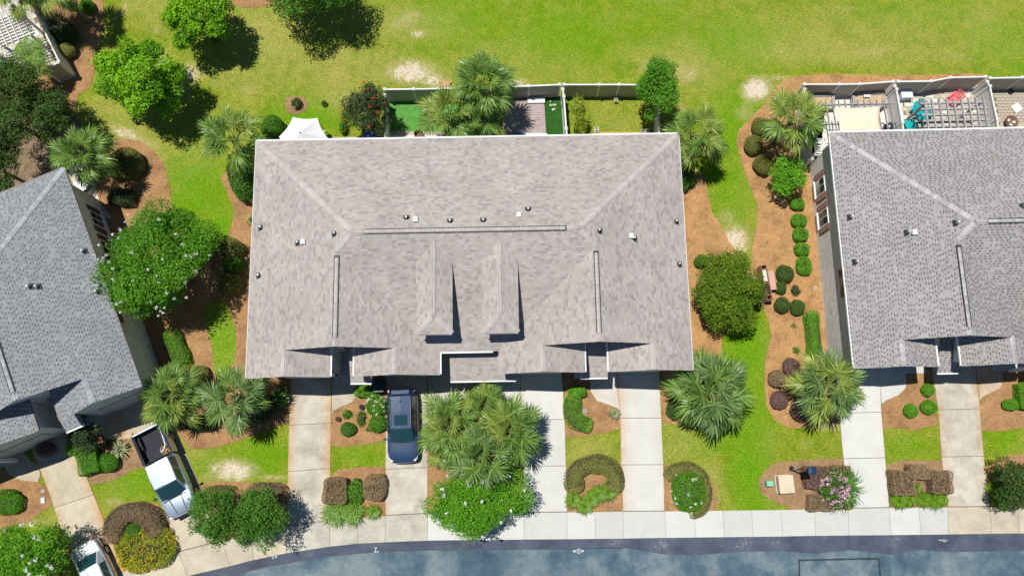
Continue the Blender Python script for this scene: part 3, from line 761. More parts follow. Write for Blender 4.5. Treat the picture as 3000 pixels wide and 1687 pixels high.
def shingle_roof(roof, planes, mat, origin, rot, seed, n_single=300, view=None, recess=0.0, style='tan'):
    """lay courses of shingles on every plane; the ones nearest the drone are objects of their own, the rest one mesh"""
    rnd = random.Random(seed)
    items = []
    for poly, zf, dn, key in planes:
        d2 = Vector(dn); a2 = Vector((-dn[1], dn[0]))          # along-course direction
        # slope frame
        o0 = Vector(poly[0]); zo = zf(*poly[0])
        up3 = Vector((-dn[0], -dn[1], PITCH)).normalized(); al3 = Vector((-a2.x, -a2.y, 0))
        slope_len = math.sqrt(1 + PITCH * PITCH)
        nrm = al3.cross(up3)
        if nrm.z < 0: al3 = -al3; nrm = -nrm
        al2 = al3.xy
        p2 = [((Vector(q) - o0).dot(al2), -(Vector(q) - o0).dot(d2) * slope_len) for q in poly]
        base = Vector((o0.x, o0.y, zo))
        tmin = min(t for s, t in p2); tmax = max(t for s, t in p2)
        t = tmin - 0.03; row = 0
        while t < tmax - 0.02:
            for s0, s1 in spans(p2, min(max(t + EXPO * 0.5, tmin + 0.005), tmax - 0.005)):
                s0 -= 0.05; s1 += 0.05; s = s0 - rnd.uniform(0, 0.25); k = 0
                while s < s1 - 0.03:
                    if style == 'tan': wi = rnd.choice((2, 3, 3, 4)); ti = rnd.randrange(6)
                    else:            # laminated shingles: raised tab, then a dark cut-out
                        k += 1; dk = (k % 2 == 0) and rnd.random() < 0.8; wi = rnd.choice((0, 1, 1, 2)) if dk else rnd.choice((1, 2, 2)); ti = 0 if dk else rnd.randrange(1, 6)
                    w = WIDTHS[wi]
                    x0, x1 = max(s, s0), min(s + w, s1)
                    if x1 - x0 > 0.03:
                        c3 = base + al3 * ((x0 + x1) / 2) + up3 * t
                        items.append((c3, al3, up3, nrm, x1 - x0, wi if x1 - x0 > w - 1e-4 else None, ti))
                    s += w
            t += EXPO; row += 1
    Mw = Matrix.Translation(origin) @ Matrix.Rotation(rot, 4, 'Z')
    def keep(c):
        if view is None: return True
        wv = Mw @ c
        return view[0] < wv.x < view[1]
    items = [it for it in items if keep(it[0])]
    if style == 'tan': tones = [(0.05, 0.0), (0.4, 0.6), (0.5, 0.0), (0.7, 0.3), (0.8, 0.9), (1.0, 0.0)]; thick = [0.016, 0.021, 0.022, 0.023, 0.024, 0.025]
    else: tones = [(0.0, 0.0), (0.72, 0.3), (0.78, 0.0), (0.86, 0.6), (0.9, 0.0), (1.0, 0.0)]; thick = [0.008, 0.013, 0.014, 0.015, 0.015, 0.016]
    camv = Vector((0, 0, CAM_H))
    order = sorted([i for i, it in enumerate(items) if it[5] is not None and (style == 'tan' or it[6])], key=lambda i: (Mw @ items[i][0] - camv).length)
    single = set(order[:n_single])
    cache = {}
    nv = 0; VV = []; QF = []; TC = []
    for i, (c3, al, up, nr, w, wi, ti) in enumerate(items):
        if i in single:
            key = (wi, ti)
            if key not in cache:
                V, F = shingle_mesh_data(WIDTHS[wi], thick[ti])
                me = bpy.data.meshes.new('shingle'); me.from_pydata(V, [], F); me.materials.append(mat)
                at = me.attributes.new('tone', 'FLOAT_COLOR', 'FACE')
                at.data.foreach_set('color', np.tile(np.array([*tones[ti], 0, 1], dtype=np.float32), len(F)))
                cache[key] = me
            o = bpy.data.objects.new('shingle', cache[key]); link(o, roof)
            o.matrix_local = Matrix((al.to_4d(), up.to_4d(), nr.to_4d(), (0, 0, 0, 1))).transposed()
            m = Matrix.Identity(4)
            for k in range(3): m[k][0] = al[k]; m[k][1] = up[k]; m[k][2] = nr[k]; m[k][3] = c3[k]
            o.matrix_local = m
        else:
            lo = thick[ti]; h = w / 2; e = EXPO + 0.03
            for x, y, z in ((-h, 0, 0), (h, 0, 0), (-h, 0, lo), (h, 0, lo), (-h, e, 0.008), (h, e, 0.008)):
                VV.append((c3.x + al.x * x + up.x * y + nr.x * z, c3.y + al.y * x + up.y * y + nr.y * z, c3.z + al.z * x + up.z * y + nr.z * z))
            QF.append((nv + 2, nv + 3, nv + 5, nv + 4)); QF.append((nv, nv + 1, nv + 3, nv + 2))
            lt = tones[ti] if style == 'tan' or ti else (0.8, 0.0)
            TC.append(lt); TC.append(lt)
            nv += 6
            if style != 'tan' and ti == 0:      # the cut-out: a short dark inset at the butt of the course
                for x, y, z in ((-h, -0.004, 0), (h, -0.004, 0), (-h, -0.004, lo + 0.004), (h, -0.004, lo + 0.004), (-h, 0.06, 0.0135), (h, 0.06, 0.0135)):
                    VV.append((c3.x + al.x * x + up.x * y + nr.x * z, c3.y + al.y * x + up.y * y + nr.y * z, c3.z + al.z * x + up.z * y + nr.z * z))
                QF.append((nv + 2, nv + 3, nv + 5, nv + 4)); QF.append((nv, nv + 1, nv + 3, nv + 2))
                TC.append((0.12, 0.0)); TC.append((0.12, 0.0)); nv += 6
    me = np_mesh('shingles', np.array(VV), np.array(QF), np.array([(a, b, 0) for a, b in TC]), mat)
    o = bpy.data.objects.new('shingle_field', me); link(o, roof); o["kind"] = "stuff"

def ridge_caps(roof, segs, mat, seed, origin, rot, view=None, vent=None):
    rnd = random.Random(seed)
    Mw = Matrix.Translation(origin) @ Matrix.Rotation(rot, 4, 'Z')
    cache = {}
    for si, (A, B, n1, n2, lift) in enumerate(segs):
        A = Vector(A); B = Vector(B); d = (B - A); L = d.length; d.normalize()
        def side(n):
            w = Vector(n).normalized().cross(d).normalized()
            return w if w.z < 0 else -w
        w1, w2 = side(n1), side(n2)
        if w1.dot(w2) > 0.99: w2 = -w1
        up = (Vector(n1).normalized() + Vector(n2).normalized()).normalized()
        step = 0.25; k = int(L / step)
        key0 = tuple(round(x, 3) for x in (*d, *w1, *w2))
        for j in range(k):
            c = A + d * (j * step)
            if view and not (view[0] < (Mw @ c).x < view[1]): continue
            ti = rnd.randrange(4); key = (key0, ti)
            if key not in cache:
                h0, h1, wd, th = 0.022, 0.012, 0.16, 0.014
                V = []
                for s, h in ((0, h0), (step + 0.03, h1)):
                    for q in (w1 * wd, Vector((0, 0, 0)), w2 * wd):
                        V.append(d * s + q + up * (h + 0.012)); V.append(d * s + q + up * (h + 0.012 - th))
                F = [(0, 2, 8, 6), (2, 4, 10, 8), (0, 1, 3, 2), (2, 3, 5, 4), (6, 8, 9, 7), (8, 10, 11, 9), (0, 6, 7, 1), (4, 5, 11, 10)]
                me = bpy.data.meshes.new('ridge_cap'); me.from_pydata([tuple(v) for v in V], [], F); me.materials.append(mat)
                tn = [(1.15, 0.0), (1.4, 0.0), (1.0, 0.0), (1.5, 0.0)][ti]
                at = me.attributes.new('tone', 'FLOAT_COLOR', 'FACE'); at.data.foreach_set('color', np.tile(np.array([*tn, 0, 1], dtype=np.float32), len(F)))
                cache[key] = me
            o = bpy.data.objects.new('ridge_cap', cache[key]); link(o, roof); o.location = c + up * lift

def make_house(name, label, origin, rot, shingle, style, seed, view=None, vents=(), porch=('right', 'full'), windows=True, trim='trim_white', side_w=0.05):
    W, D, E, p = HW, HD, EAVE, PITCH
    root = thing(name, label, 'house', origin, rot)
    planes = roof_planes(); dps = dormer_planes()
    # roof deck: thin slab under the shingles
    mb = MB()
    for poly, zf, dn, k in planes + dps:
        mb.prism(poly, (lambda x, y, f=zf: f(x, y) - 0.16), (lambda x, y, f=zf: f(x, y) - 0.004))
    roof = mb.build('roof', MATS['roof_deck'], root)
    allp = planes + dps
    # porch roofs between the garages and over the centre entrance
    pz = lambda z0, v0: (lambda u, v: z0 + p * (v - v0))
    porches = []
    def porch_roof(u0, u1, v0, v1, z0):
        poly = [(u0, v0), (u1, v0), (u1, v1), (u0, v1)]
        porches.append((poly, pz(z0, v0), (0, -1), 'p')); 
        m = MB().prism(poly, (lambda x, y: z0 + p * (y - v0) - 0.14), (lambda x, y: z0 + p * (y - v0) - 0.004))
        m.build('porch_roof', MATS['roof_deck'], root)
        g = MB().box(((u0 + u1) / 2, v0 - 0.06, z0 - 0.05), (u1 - u0 + 0.1, 0.12, 0.1)); g.build('gutter', MATS['trim_white'], root)
        for uu in ((u0 + 0.15, u1 - 0.15) if u1 - u0 > 2 else ()): MB().box((uu, v0 + 0.2, (z0 - 0.15) / 2), (0.2, 0.2, z0 - 0.15)).build('porch_post', MATS['trim_white'], root)
    if porch[0] == 'right': porch_roof(5.75, 6.9, -0.25, 1.75, 3.0)
    if porch[0] == 'full': porch_roof(4.75, 6.5, -0.25, 1.75, 3.1)
    if porch[1] == 'full': porch_roof(W - 6.35, W - 4.8, -0.2, 1.75, 3.1)
    if porch[1] == 'right': porch_roof(W - 5.6, W - 4.6, -0.3, 1.75, 3.0)
    porch_roof(11.75, W - 10.3, -0.25, 1.25, 3.05)
    shingle_roof(roof, allp + porches, MATS[shingle], origin, rot, seed, 300, view, style=style)
    # ridges and hips
    zr = E + p * HIP; zw = E + p * XR
    nl, nr_, nb, ns = (-p, 0, 1), (p, 0, 1), (0, p, 1), (0, -p, 1)
    VT = 0.05
    segs = [((0, D, E), (HIP, VR, zr), nl, nb, 0.012), ((W, D, E), (W - HIP, VR, zr), nr_, nb, 0.012),
            ((HIP + 0.7, VR, zr), (W - HIP - 0.7, VR, zr), nb, ns, VT), ((HIP, VR, zr), (HIP + 0.7, VR, zr), nb, ns, 0.012), ((W - HIP - 0.7, VR, zr), (W - HIP, VR, zr), nb, ns, 0.012),
            ((XR, ES + XR, zw), (HIP, VR, zr), nl, ns, 0.012), ((W - XR, ES + XR, zw), (W - HIP, VR, zr), nr_, ns, 0.012),
            ((XR, GV + 0.45, zw), (XR, ES + XR - 0.3, zw), nl, nr_, VT), ((W - XR, GV + 0.45, zw), (W - XR, ES + XR - 0.3, zw), nl, nr_, VT),
            ((XR, GV, zw), (XR, GV + 0.45, zw), nl, nr_, 0.012), ((W - XR, GV, zw), (W - XR, GV + 0.45, zw), nl, nr_, 0.012)]
    for gx in (G1, G2, W - G1, W - G2):
        zz = E + p * (G1 if gx in (G1, W - G1) else 2 * XR - G2)
        segs.append(((gx, 0, zz), (gx, GV, zz), nl, nr_, 0.012))
    for uc, hw in DORM:
        z1 = DZ + p * hw; vr = ES + (z1 - E) / p
        segs += [((uc, vr, z1), (uc, DV0 + hw, z1), nl, nr_, 0.012), ((uc - hw, DV0, DZ), (uc, DV0 + hw, z1), nl, ns, 0.012), ((uc + hw, DV0, DZ), (uc, DV0 + hw, z1), nr_, ns, 0.012)]
    ridge_caps(roof, segs, MATS[shingle], seed + 1, origin, rot, view)
    # ridge vents under the raised caps
    for (A, B, n1, n2, lf) in segs:
        if lf == VT:
            m = MB(); A = Vector(A); B = Vector(B)
            m.beam(A + Vector((0, 0, 0.005)), B + Vector((0, 0, 0.005)), 0.30, 0.07)
            m.build('ridge_vent', MATS['vent_black'], root)
    # white gutters: back eave, garage inner eaves, south eave, side eaves
    def gutter(a, b, w_=0.11):
        m = MB(); m.beam(a, b, w_, 0.12); m.build('gutter', MATS[trim], root)
    z = E - 0.05
    gutter((0.0, D + 0.06, z), (W, D + 0.06, z))
    gutter((-0.04, 0.02, z - 0.02), (-0.04, D + 0.1, z - 0.02), side_w); gutter((W + 0.04, 0.02, z - 0.02), (W + 0.04, D + 0.1, z - 0.02), side_w)
    for u in (G1E + 0.04, G2S - 0.04, W - G1E - 0.04, W - G2S + 0.04): gutter((u, 0.0, z), (u, 1.9, z))
    gutter((2 * XR + 0.05, ES - 0.06, z), (2 * XR + 3.1, ES - 0.06, z)); gutter((2 * XR + 0.05, 0.02, z), (2 * XR + 0.05, ES - 0.1, z))
    # walls
    ov = 0.42; wt = E - 0.02
    body = [(ov, 1.95), (W - ov, 1.95), (W - ov, D - ov), (ov, D - ov)]
    m = MB().prism(body, 0, wt)
    m.prism([(ov, 0.35), (G1E - 0.3, 0.35), (G1E - 0.3, 1.96), (ov, 1.96)], 0, wt)
    m.prism([(G2S + 0.3, 0.35), (2 * XR - 0.35, 0.35), (2 * XR - 0.35, 1.96), (G2S + 0.3, 1.96)], 0, wt)
    m.prism([(W - ov, 0.35), (W - G1E + 0.3, 0.35), (W - G1E + 0.3, 1.96), (W - ov, 1.96)], 0, wt)
    m.prism([(W - G2S - 0.3, 0.35), (W - 2 * XR + 0.35, 0.35), (W - 2 * XR + 0.35, 1.96), (W - G2S - 0.3, 1.96)], 0, wt)
    # gable infills
    def gable(u0, u1, uc, v, z0, zc):
        m.add([(u0, v, z0), (u1, v, z0), (uc, v, zc), (u0, v + 0.15, z0), (u1, v + 0.15, z0), (uc, v + 0.15, zc)], [(0, 1, 2), (5, 4, 3), (0, 3, 4, 1), (1, 4, 5, 2), (2, 5, 3, 0)])
    for mir in (False, True):
        f = (lambda u: W - u) if mir else (lambda u: u)
        gable(f(ov), f(G1E - 0.3), f(G1), 0.36, wt - 0.05, E + p * G1 - 0.2)
        gable(f(G2S + 0.3), f(2 * XR - 0.35), f(G2), 0.36, wt - 0.05, E + p * (2 * XR - G2) - 0.2)
        gable(f(1.0), f(2 * XR - 1.0), f(XR), 1.9, E + 0.1, E + p * XR - 0.25)
    m.build('wall', MATS['brick_pale'], root)
    for a_, b_ in ((G1E - 0.3, G2S + 0.3), (2 * XR - 0.35, W - 2 * XR + 0.35), (W - G2S - 0.3, W - G1E + 0.3)):
        MB().box(((a_ + b_) / 2, 0.95, 0.0), (b_ - a_ - 0.02, 2.0, 0.13)).build('porch_floor', MATS['porch_concrete'], root)
    # dormer walls and windows
    for uc, hw in DORM:
        q = MB().prism([(uc - hw + 0.25, DV0 + 0.3), (uc + hw - 0.25, DV0 + 0.3), (uc + hw - 0.25, 5.6), (uc - hw + 0.25, 5.6)], E + 0.2, DZ - 0.02)
        q.build('dormer_wall', MATS['soffit'], root)
        fr = MB().box((uc, DV0 + 0.285, DZ - 0.75), (0.9, 0.06, 1.0)).build('dormer_window', MATS['trim_white'], root)
        g = MB().box((uc, DV0 + 0.25, DZ - 0.75), (0.76, 0.03, 0.86)); g.build('pane', MATS['window_glass'], fr)
        gt = MB(); gt.beam((uc - hw, DV0 - 0.04, DZ - 0.05), (uc + hw, DV0 - 0.04, DZ - 0.05), 0.08, 0.1)
        gt.build('fascia', MATS['soffit_dark'], root)
    # garage doors and front doors
    for mir in (False, True):
        f = (lambda u: W - u) if mir else (lambda u: u)
        for uc, wd in ((f((ov + G1E - 0.3) / 2), 2.75), (f((G2S + 2 * XR - 0.05) / 2), 2.75)):
            d = MB().box((uc, 0.33, 1.15), (wd, 0.06, 2.3)).build('garage_door', MATS['garage_door'], root)
            for k in range(4): MB().box((uc, 0.29, 0.32 + k * 0.56), (wd - 0.1, 0.03, 0.5)).build('door_panel', MATS['garage_door'], d, bevel=0.01)
        dd = MB().box((f((G1E + G2S) / 2), 1.92, 1.1), (0.95, 0.06, 2.15)).build('front_door', MATS['shutter_brown'], root)
        MB().box((f((G1E + G2S) / 2) + 0.36, 1.86, 1.05), (0.06, 0.06, 0.12)).build('handle', MATS['metal_grey'], dd)
        lm = MB().box((f(G1E - 0.15), 0.27, 2.3), (0.16, 0.14, 0.32)); lm.build('wall_lamp', MATS['vent_black'], root)
    # side windows with shutters
    if windows:
        for side in (0, 1):
            x = ov - 0.01 if side == 0 else W - ov + 0.01; sg = -1 if side == 0 else 1
            for vy in (12.0, 9.9):
                fr = MB().box((x, vy, 1.55), (0.10, 1.05, 1.5)).build('window', MATS['trim_white'], root)
                MB().box((x + sg * 0.045, vy, 1.9), (0.03, 0.9, 0.66)).build('pane', MATS['window_glass'], fr)
                MB().box((x + sg * 0.035, vy, 1.19), (0.03, 0.9, 0.66)).build('pane', MATS['window_glass'], fr)
                MB().box((x + sg * 0.055, vy, 1.55), (0.03, 0.04, 1.4)).build('muntin', MATS['trim_white'], fr)
                MB().box((x + sg * 0.06, vy, 0.76), (0.16, 1.2, 0.07)).build('sill', MATS['brick_pale'], fr)
                for k in (-1, 1):
                    sh = MB().box((x + sg * 0.03, vy + k * 0.74, 1.55), (0.07, 0.4, 1.5))
                    for j in range(12): sh.box((x + sg * 0.07, vy + k * 0.74, 0.93 + j * 0.112), (0.03, 0.32, 0.06), ry=sg * 0.5)
                    sh.build('shutter', MATS['shutter_brown'], root)
            fr = MB().box((x, 5.3, 3.5), (0.08, 0.95, 0.9)).build('window', MATS['shutter_brown'], root)
            MB().box((x + sg * 0.04, 5.3, 3.5), (0.03, 0.82, 0.76)).build('pane', MATS['window_glass'], fr)
            for k in (-1, 1): MB().box((x + sg * 0.03, 5.3 + k * 0.66, 3.5), (0.07, 0.36, 0.9)).build('shutter', MATS['shutter_brown'], root)
    # pipes and vents on the roof
    for (u, v, kind) in vents:
        zs = max(zf(u, v) for poly, zf, dn, k in planes if in_poly(u, v, poly))
        if kind == 'pipe':
            b = MB().lathe((u, v, zs - 0.03), [(0.16, 0.0), (0.15, 0.07), (0.07, 0.12), (0.06, 0.16)], 12).build('pipe_boot', MATS['vent_black'], root, smooth=True)
            MB().lathe((u, v, zs + 0.1), [(0.05, 0), (0.05, 0.28), (0.035, 0.28)], 10).build('vent_pipe', MATS['vent_white'], b)
            MB().box((u, v, zs + 0.01), (0.36, 0.36, 0.03)).build('flashing', MATS['vent_black'], b)
        else:
            b = MB().box((u, v, zs + 0.1), (0.26, 0.26, 0.24)).build('roof_vent', MATS['vent_white'], root, bevel=0.03)
            MB().box((u, v - 0.12, zs + 0.16), (0.3, 0.1, 0.14)).build('hood', MATS['vent_white'], b, bevel=0.02)
    return root

def to_local(pix, origin, rot, zf):
    p = P(pix[0], pix[1], zf)
    d = (p - Vector(origin)); c, s = math.cos(-rot), math.sin(-rot)
    return (d.x * c - d.y * s, d.x * s + d.y * c)
o_main, r_main = Vector((-15.39, 3.57, 0)), R(1.05)
vm = [((763, 665), 5.2, 'pipe'), ((875, 713), 6.0, 'pipe'), ((890, 710), 6.1, 'vent'), ((983, 687), 6.9, 'pipe'), ((757, 806), 5.2, 'pipe'), ((1191, 639), 7.2, 'pipe'), ((1218, 643), 7.2, 'vent'), ((1319, 650), 7.2, 'pipe'), ((1416, 648), 7.2, 'pipe'), ((1520, 630), 7.1, 'vent'), ((1547, 615), 7.0, 'pipe'), ((1755, 677), 7.0, 'pipe'), ((1850, 690), 6.3, 'vent'), ((1858, 698), 6.2, 'pipe'), ((1982, 647), 5.2, 'pipe'), ((1991, 772), 5.2, 'pipe')]
make_house('duplex_house', 'large tan-shingled duplex house with two narrow dormers between four driveways', o_main, r_main, 'shingle_tan', 'tan', 100, None, [(*to_local(p, o_main, r_main, z), k) for p, z, k in vm], ('right', 'full'))
o_r, r_r = Vector((19.88, 4.14, 0)), R(1.38)
vr_ = [((2493, 636), 5.1, 'pipe'), ((2664, 678), 6.4, 'pipe'), ((2682, 678), 6.5, 'vent'), ((2803, 653), 7.2, 'pipe'), ((2508, 767), 5.1, 'pipe'), ((2995, 606), 7.1, 'pipe')]
make_house('duplex_house', 'brown-grey shingled house with pale brick side wall and fenced patios behind', o_r, r_r, 'shingle_grey', 'grey', 200, (-100, 42), [(*to_local(p, o_r, r_r, z), k) for p, z, k in vr_], ('right', 'none'), side_w=0.10)
r_l = R(24.05); fr = Vector((-21.42, 3.11, 0)); o_l = fr - Vector((math.cos(r_l) * HW, math.sin(r_l) * HW, 0))
vl_ = [((82, 838), 6.4, 'pipe'), ((98, 836), 6.5, 'pipe'), ((240, 734), 5.2, 'pipe'), ((283, 854), 5.1, 'pipe')]
make_house('duplex_house', 'slate-grey shingled house set at an angle beside the white-flowered tree', o_l, r_l, 'shingle_slate', 'grey', 300, (-40.5, 0), [(*to_local(p, o_l, r_l, z), k) for p, z, k in vl_], ('none', 'right'), trim='soffit_dark')

# ------------------------------------------------------------------ foliage
mat_plain('bark', (0.16, 0.12, 0.09), 0.9, var=0.3, bump=0.02)
mat_plain('bark_pale', (0.30, 0.24, 0.18), 0.9, var=0.3, bump=0.02)
mat_plain('palm_trunk', (0.20, 0.155, 0.11), 0.95, var=0.35, scale=14, bump=0.03)
mat_plain('twigs', (0.045, 0.04, 0.02), 0.95, var=0.3)
mat_plain('twigs_purple', (0.06, 0.035, 0.03), 0.95, var=0.3)
mat_leaf('leaf_bright', (0.064, 0.2209, 0.007), (0.3162, 0.6138, 0.0149))
mat_leaf('leaf_green', (0.0465, 0.1938, 0.0093), (0.155, 0.3797, 0.0186))
mat_leaf('leaf_mid', (0.0446, 0.1694, 0.0143), (0.1248, 0.2942, 0.0285))
mat_leaf('leaf_dark', (0.0351, 0.0913, 0.0143), (0.1072, 0.1843, 0.0315))
mat_leaf('leaf_black', (0.0281, 0.0597, 0.0211), (0.0878, 0.1316, 0.0439))
mat_leaf('leaf_olive', (0.142, 0.1704, 0.0302), (0.3218, 0.3218, 0.0795), 0.25)
mat_leaf('leaf_brown', (0.1711, 0.1187, 0.0615), (0.3992, 0.2852, 0.1582), 0.25)
mat_leaf('leaf_purple', (0.1268, 0.0676, 0.0592), (0.3169, 0.1859, 0.1648), 0.25)
mat_leaf('leaf_clipped', (0.0775, 0.279, 0.0093), (0.186, 0.4495, 0.0186), 0.3)
mat_leaf('leaf_holly', (0.0387, 0.145, 0.0062), (0.1938, 0.2899, 0.0155), 0.3)
mat_leaf('leaf_lime', (0.0954, 0.249, 0.0097), (0.2227, 0.3873, 0.0215), 0.35)
mat_leaf('leaf_yellowgreen', (0.2015, 0.31, 0.0186), (0.403, 0.465, 0.0465), 0.35)
mat_leaf('leaf_grey', (0.208, 0.26, 0.104), (0.442, 0.468, 0.247), 0.3)
mat_leaf('palm_green', (0.05, 0.135, 0.018), (0.31, 0.46, 0.10), 0.3, 0.35)
mat_leaf('palm_yellow', (0.11, 0.20, 0.025), (0.46, 0.52, 0.12), 0.3, 0.35)
mat_leaf('palm_blue', (0.06, 0.14, 0.035), (0.31, 0.44, 0.15), 0.3, 0.35)
mat_leaf('petal_white', (0.8, 0.8, 0.7392), (0.8, 0.8, 0.8), 0.2)
mat_leaf('petal_cream', (0.7, 0.72, 0.42), (0.75, 0.75, 0.62), 0.2)
mat_leaf('petal_yellow', (0.72, 0.42, 0.01), (0.75, 0.62, 0.02), 0.2)
mat_leaf('petal_pink', (0.75, 0.34, 0.5), (0.75, 0.55, 0.68), 0.2)
mat_leaf('petal_red', (0.55, 0.01, 0.02), (0.75, 0.03, 0.04), 0.2)
mat_leaf('straw_dead', (0.4, 0.26, 0.1), (0.55, 0.38, 0.18), 0.2)

def leaf_quads(pts, nrm, size, rng, aspect=0.55, tilt=0.7, droop=0.0):
    """one folded leaf per point: base, left edge, tip, right edge"""
    n = len(pts)
    N = nrm + rng.normal(0, tilt, (n, 3)); N /= np.linalg.norm(N, axis=1, keepdims=True) + 1e-9
    T = rng.normal(0, 1, (n, 3)); T[:, 2] -= droop
    T -= N * np.sum(T * N, 1, keepdims=True); T /= np.linalg.norm(T, axis=1, keepdims=True) + 1e-9
    B = np.cross(N, T)
    L = size * rng.uniform(0.7, 1.3, (n, 1)); Wd = L * aspect * 0.5
    up = N * (L * 0.08)
    V = np.empty((n, 4, 3))
    V[:, 0] = pts - T * L * 0.5; V[:, 1] = pts + B * Wd + up; V[:, 2] = pts + T * L * 0.5; V[:, 3] = pts - B * Wd + up
    return V.reshape(-1, 3), np.arange(n * 4).reshape(n, 4)

def foliage_obj(name, parent, pts, nrm, size, mat, seed, aspect=0.55, tilt=0.7, tone=None, droop=0.0):
    rng = np.random.default_rng(seed)
    V, Q = leaf_quads(pts, nrm, size, rng, aspect, tilt, droop)
    n = len(pts)
    c = np.zeros((n, 3)); c[:, 0] = rng.uniform(0, 1, n) if tone is None else np.clip(tone + rng.normal(0, 0.18, n), 0, 1); c[:, 1] = rng.uniform(0.2, 0.9, n)
    me = np_mesh(name, V, Q, c, MATS[mat])
    o = bpy.data.objects.new(name, me); link(o, parent)
    return o

def ball_points(rng, n, shell=0.35, low=-0.6):
    d = rng.normal(0, 1, (int(n * 2.2) + 20, 3)); d /= np.linalg.norm(d, axis=1, keepdims=True)
    d = d[d[:, 2] > low][:n]
    r = 1 - shell * rng.uniform(0, 1, (len(d), 1)) ** 1.6
    return d * r, d

def make_tree(label, px, z_c, rx, ry, rz, mat, leaves, leaf, seed, flowers=None, nfl=0, clumps=26, clump_r=0.34, group=None, name='shade_tree', rough=1.0, trunk=0.14, fl_size=0.2, tone_amp=0.3, stems=1, fl_clusters=None):
    """px: where the middle of the crown is sighted; z_c: its height; r*: crown radii in metres"""
    c = P(px[0], px[1], z_c)
    rng = np.random.default_rng(seed); rnd = random.Random(seed)
    root = thing(name, label, 'tree', (c.x, c.y, 0), 0, group)
    rad = np.array([rx, ry, rz])
    # clumps scattered over the crown
    d, _ = ball_points(rng, clumps, 0.55, -0.55)
    cc = d * 0.78 * rad + rng.normal(0, 0.06, d.shape) * rad; cr = rng.uniform(0.7, 1.25, len(d)) * clump_r * rough
    cc = np.vstack([cc, [[0, 0, 0.1 * rz]]]); cr = np.append(cr, 0.62)
    P_, N_, T_ = [], [], []
    wts = cr ** 2; wts /= wts.sum()
    for k in range(len(cc)):
        m = max(8, int(leaves * wts[k]))
        p, nn = ball_points(rng, m, 0.5, -0.7)
        p = p * (cr[k] * rad * np.array([1, 1, 0.85])) + cc[k]
        P_.append(p); N_.append(nn * 0.8 + np.array([0, 0, 0.5])); T_.append(np.full(len(p), 0.5 + rng.uniform(-tone_amp, tone_amp)) + 0.25 * (cc[k][2] / rz))  # clump tones put highlights and dark gaps into leaf colour, lighter on top
        # twigs poking out past the clump
        tw = 5
        for j in range(tw):
            a = rng.normal(0, 1, 3); a[2] = abs(a[2]) * 0.4; a /= np.linalg.norm(a); outw = cc[k] / (np.linalg.norm(cc[k]) + 1e-6)
            a = a + outw; a /= np.linalg.norm(a)
            q = cc[k] + a * rad * cr[k] * np.linspace(0.9, 1.28, 7)[:, None] + rng.normal(0, leaf * 0.5, (7, 3))
            P_.append(q); N_.append(np.tile(a, (7, 1)) + np.array([0, 0, 0.6])); T_.append(np.full(7, 0.6))
    pts = np.vstack(P_); nr = np.vstack(N_); to = np.concatenate(T_)
    pts[:, 2] += z_c
    foliage_obj('crown', root, pts, nr, leaf, mat, seed + 1, tone=to)
    # trunk and limbs
    mb = MB()
    for s in range(stems):
        a = 6.28 * s / stems; bx, by = (0.12 * math.cos(a), 0.12 * math.sin(a)) if stems > 1 else (0, 0)
        k = rnd.randrange(len(cc)); top = Vector((bx * 4, by * 4, z_c - 0.25 * rz))
        mb.tube([(bx, by, -0.05), (bx * 1.6 + rnd.uniform(-.05, .05), by * 1.6, 0.45 * top.z), top], [trunk, trunk * 0.8, trunk * 0.6], 8)
        for j in range(7 if stems == 1 else 3):
            e = cc[rnd.randrange(len(cc))]; e = Vector((e[0], e[1], e[2] + z_c))
            mid = top.lerp(e, 0.5) + Vector((0, 0, -0.1))
            mb.tube([top * 0.97, mid, e], [trunk * 0.5, trunk * 0.3, trunk * 0.1], 6)
    mb.build('trunk', MATS['bark'], root, smooth=True)
    if flowers:
        # flower heads: tight clusters of petals on the upper outside
        m = nfl; dd, nn = ball_points(rng, m, 0.06, 0.3)
        PP, NN = [], []
        for k in range(len(dd)):
            ctr = dd[k] * rad * rng.uniform(0.92, 1.0) + np.array([0, 0, z_c])
            q, qn = ball_points(rng, 26, 0.7, -0.9)
            PP.append(q * fl_size * rng.uniform(0.5, 1.3, 3) + ctr); NN.append(qn)
        foliage_obj('flowers', root, np.vstack(PP), np.vstack(NN), fl_size * 0.7, flowers, seed + 5, aspect=0.9)["kind"] = 'stuff'
    return root

def shrub_mesh(kind, seed, leaves, leaf, shell=0.16):
    """unit clipped shapes: ball, dome, box; returns points and normals on a unit body (z from 0 to 1)"""
    rng = np.random.default_rng(seed)
    if kind == 'box':
        n = leaves; P_ = []; N_ = []
        f = rng.choice(5, n, p=[0.36, 0.16, 0.16, 0.16, 0.16]); a, b = rng.uniform(-1, 1, n), rng.uniform(-1, 1, n); e = 1 - shell * rng.uniform(0, 1, n) ** 1.5
        p = np.zeros((n, 3)); nr = np.zeros((n, 3))
        for k, (ax, sg) in enumerate(((2, 1), (0, 1), (0, -1), (1, 1), (1, -1))):
            s = f == k; o = [i for i in range(3) if i != ax]
            p[s, ax] = sg * e[s]; p[s, o[0]] = a[s]; p[s, o[1]] = b[s]; nr[s, ax] = sg
        # round the corners a little
        q = np.abs(p); m = (q ** 11).sum(1) ** (1 / 11.0); p = p / np.maximum(m, 0.8)[:, None]
        p[:, 2] = p[:, 2] * 0.5 + 0.5
        return p, nr
    d, nr = ball_points(rng, leaves, shell, -0.75)
    if kind == 'dome': d = np.sign(d) * np.abs(d) ** 0.8
    p = d.copy(); p[:, 2] = p[:, 2] * 0.52 + 0.48
    return p, nr

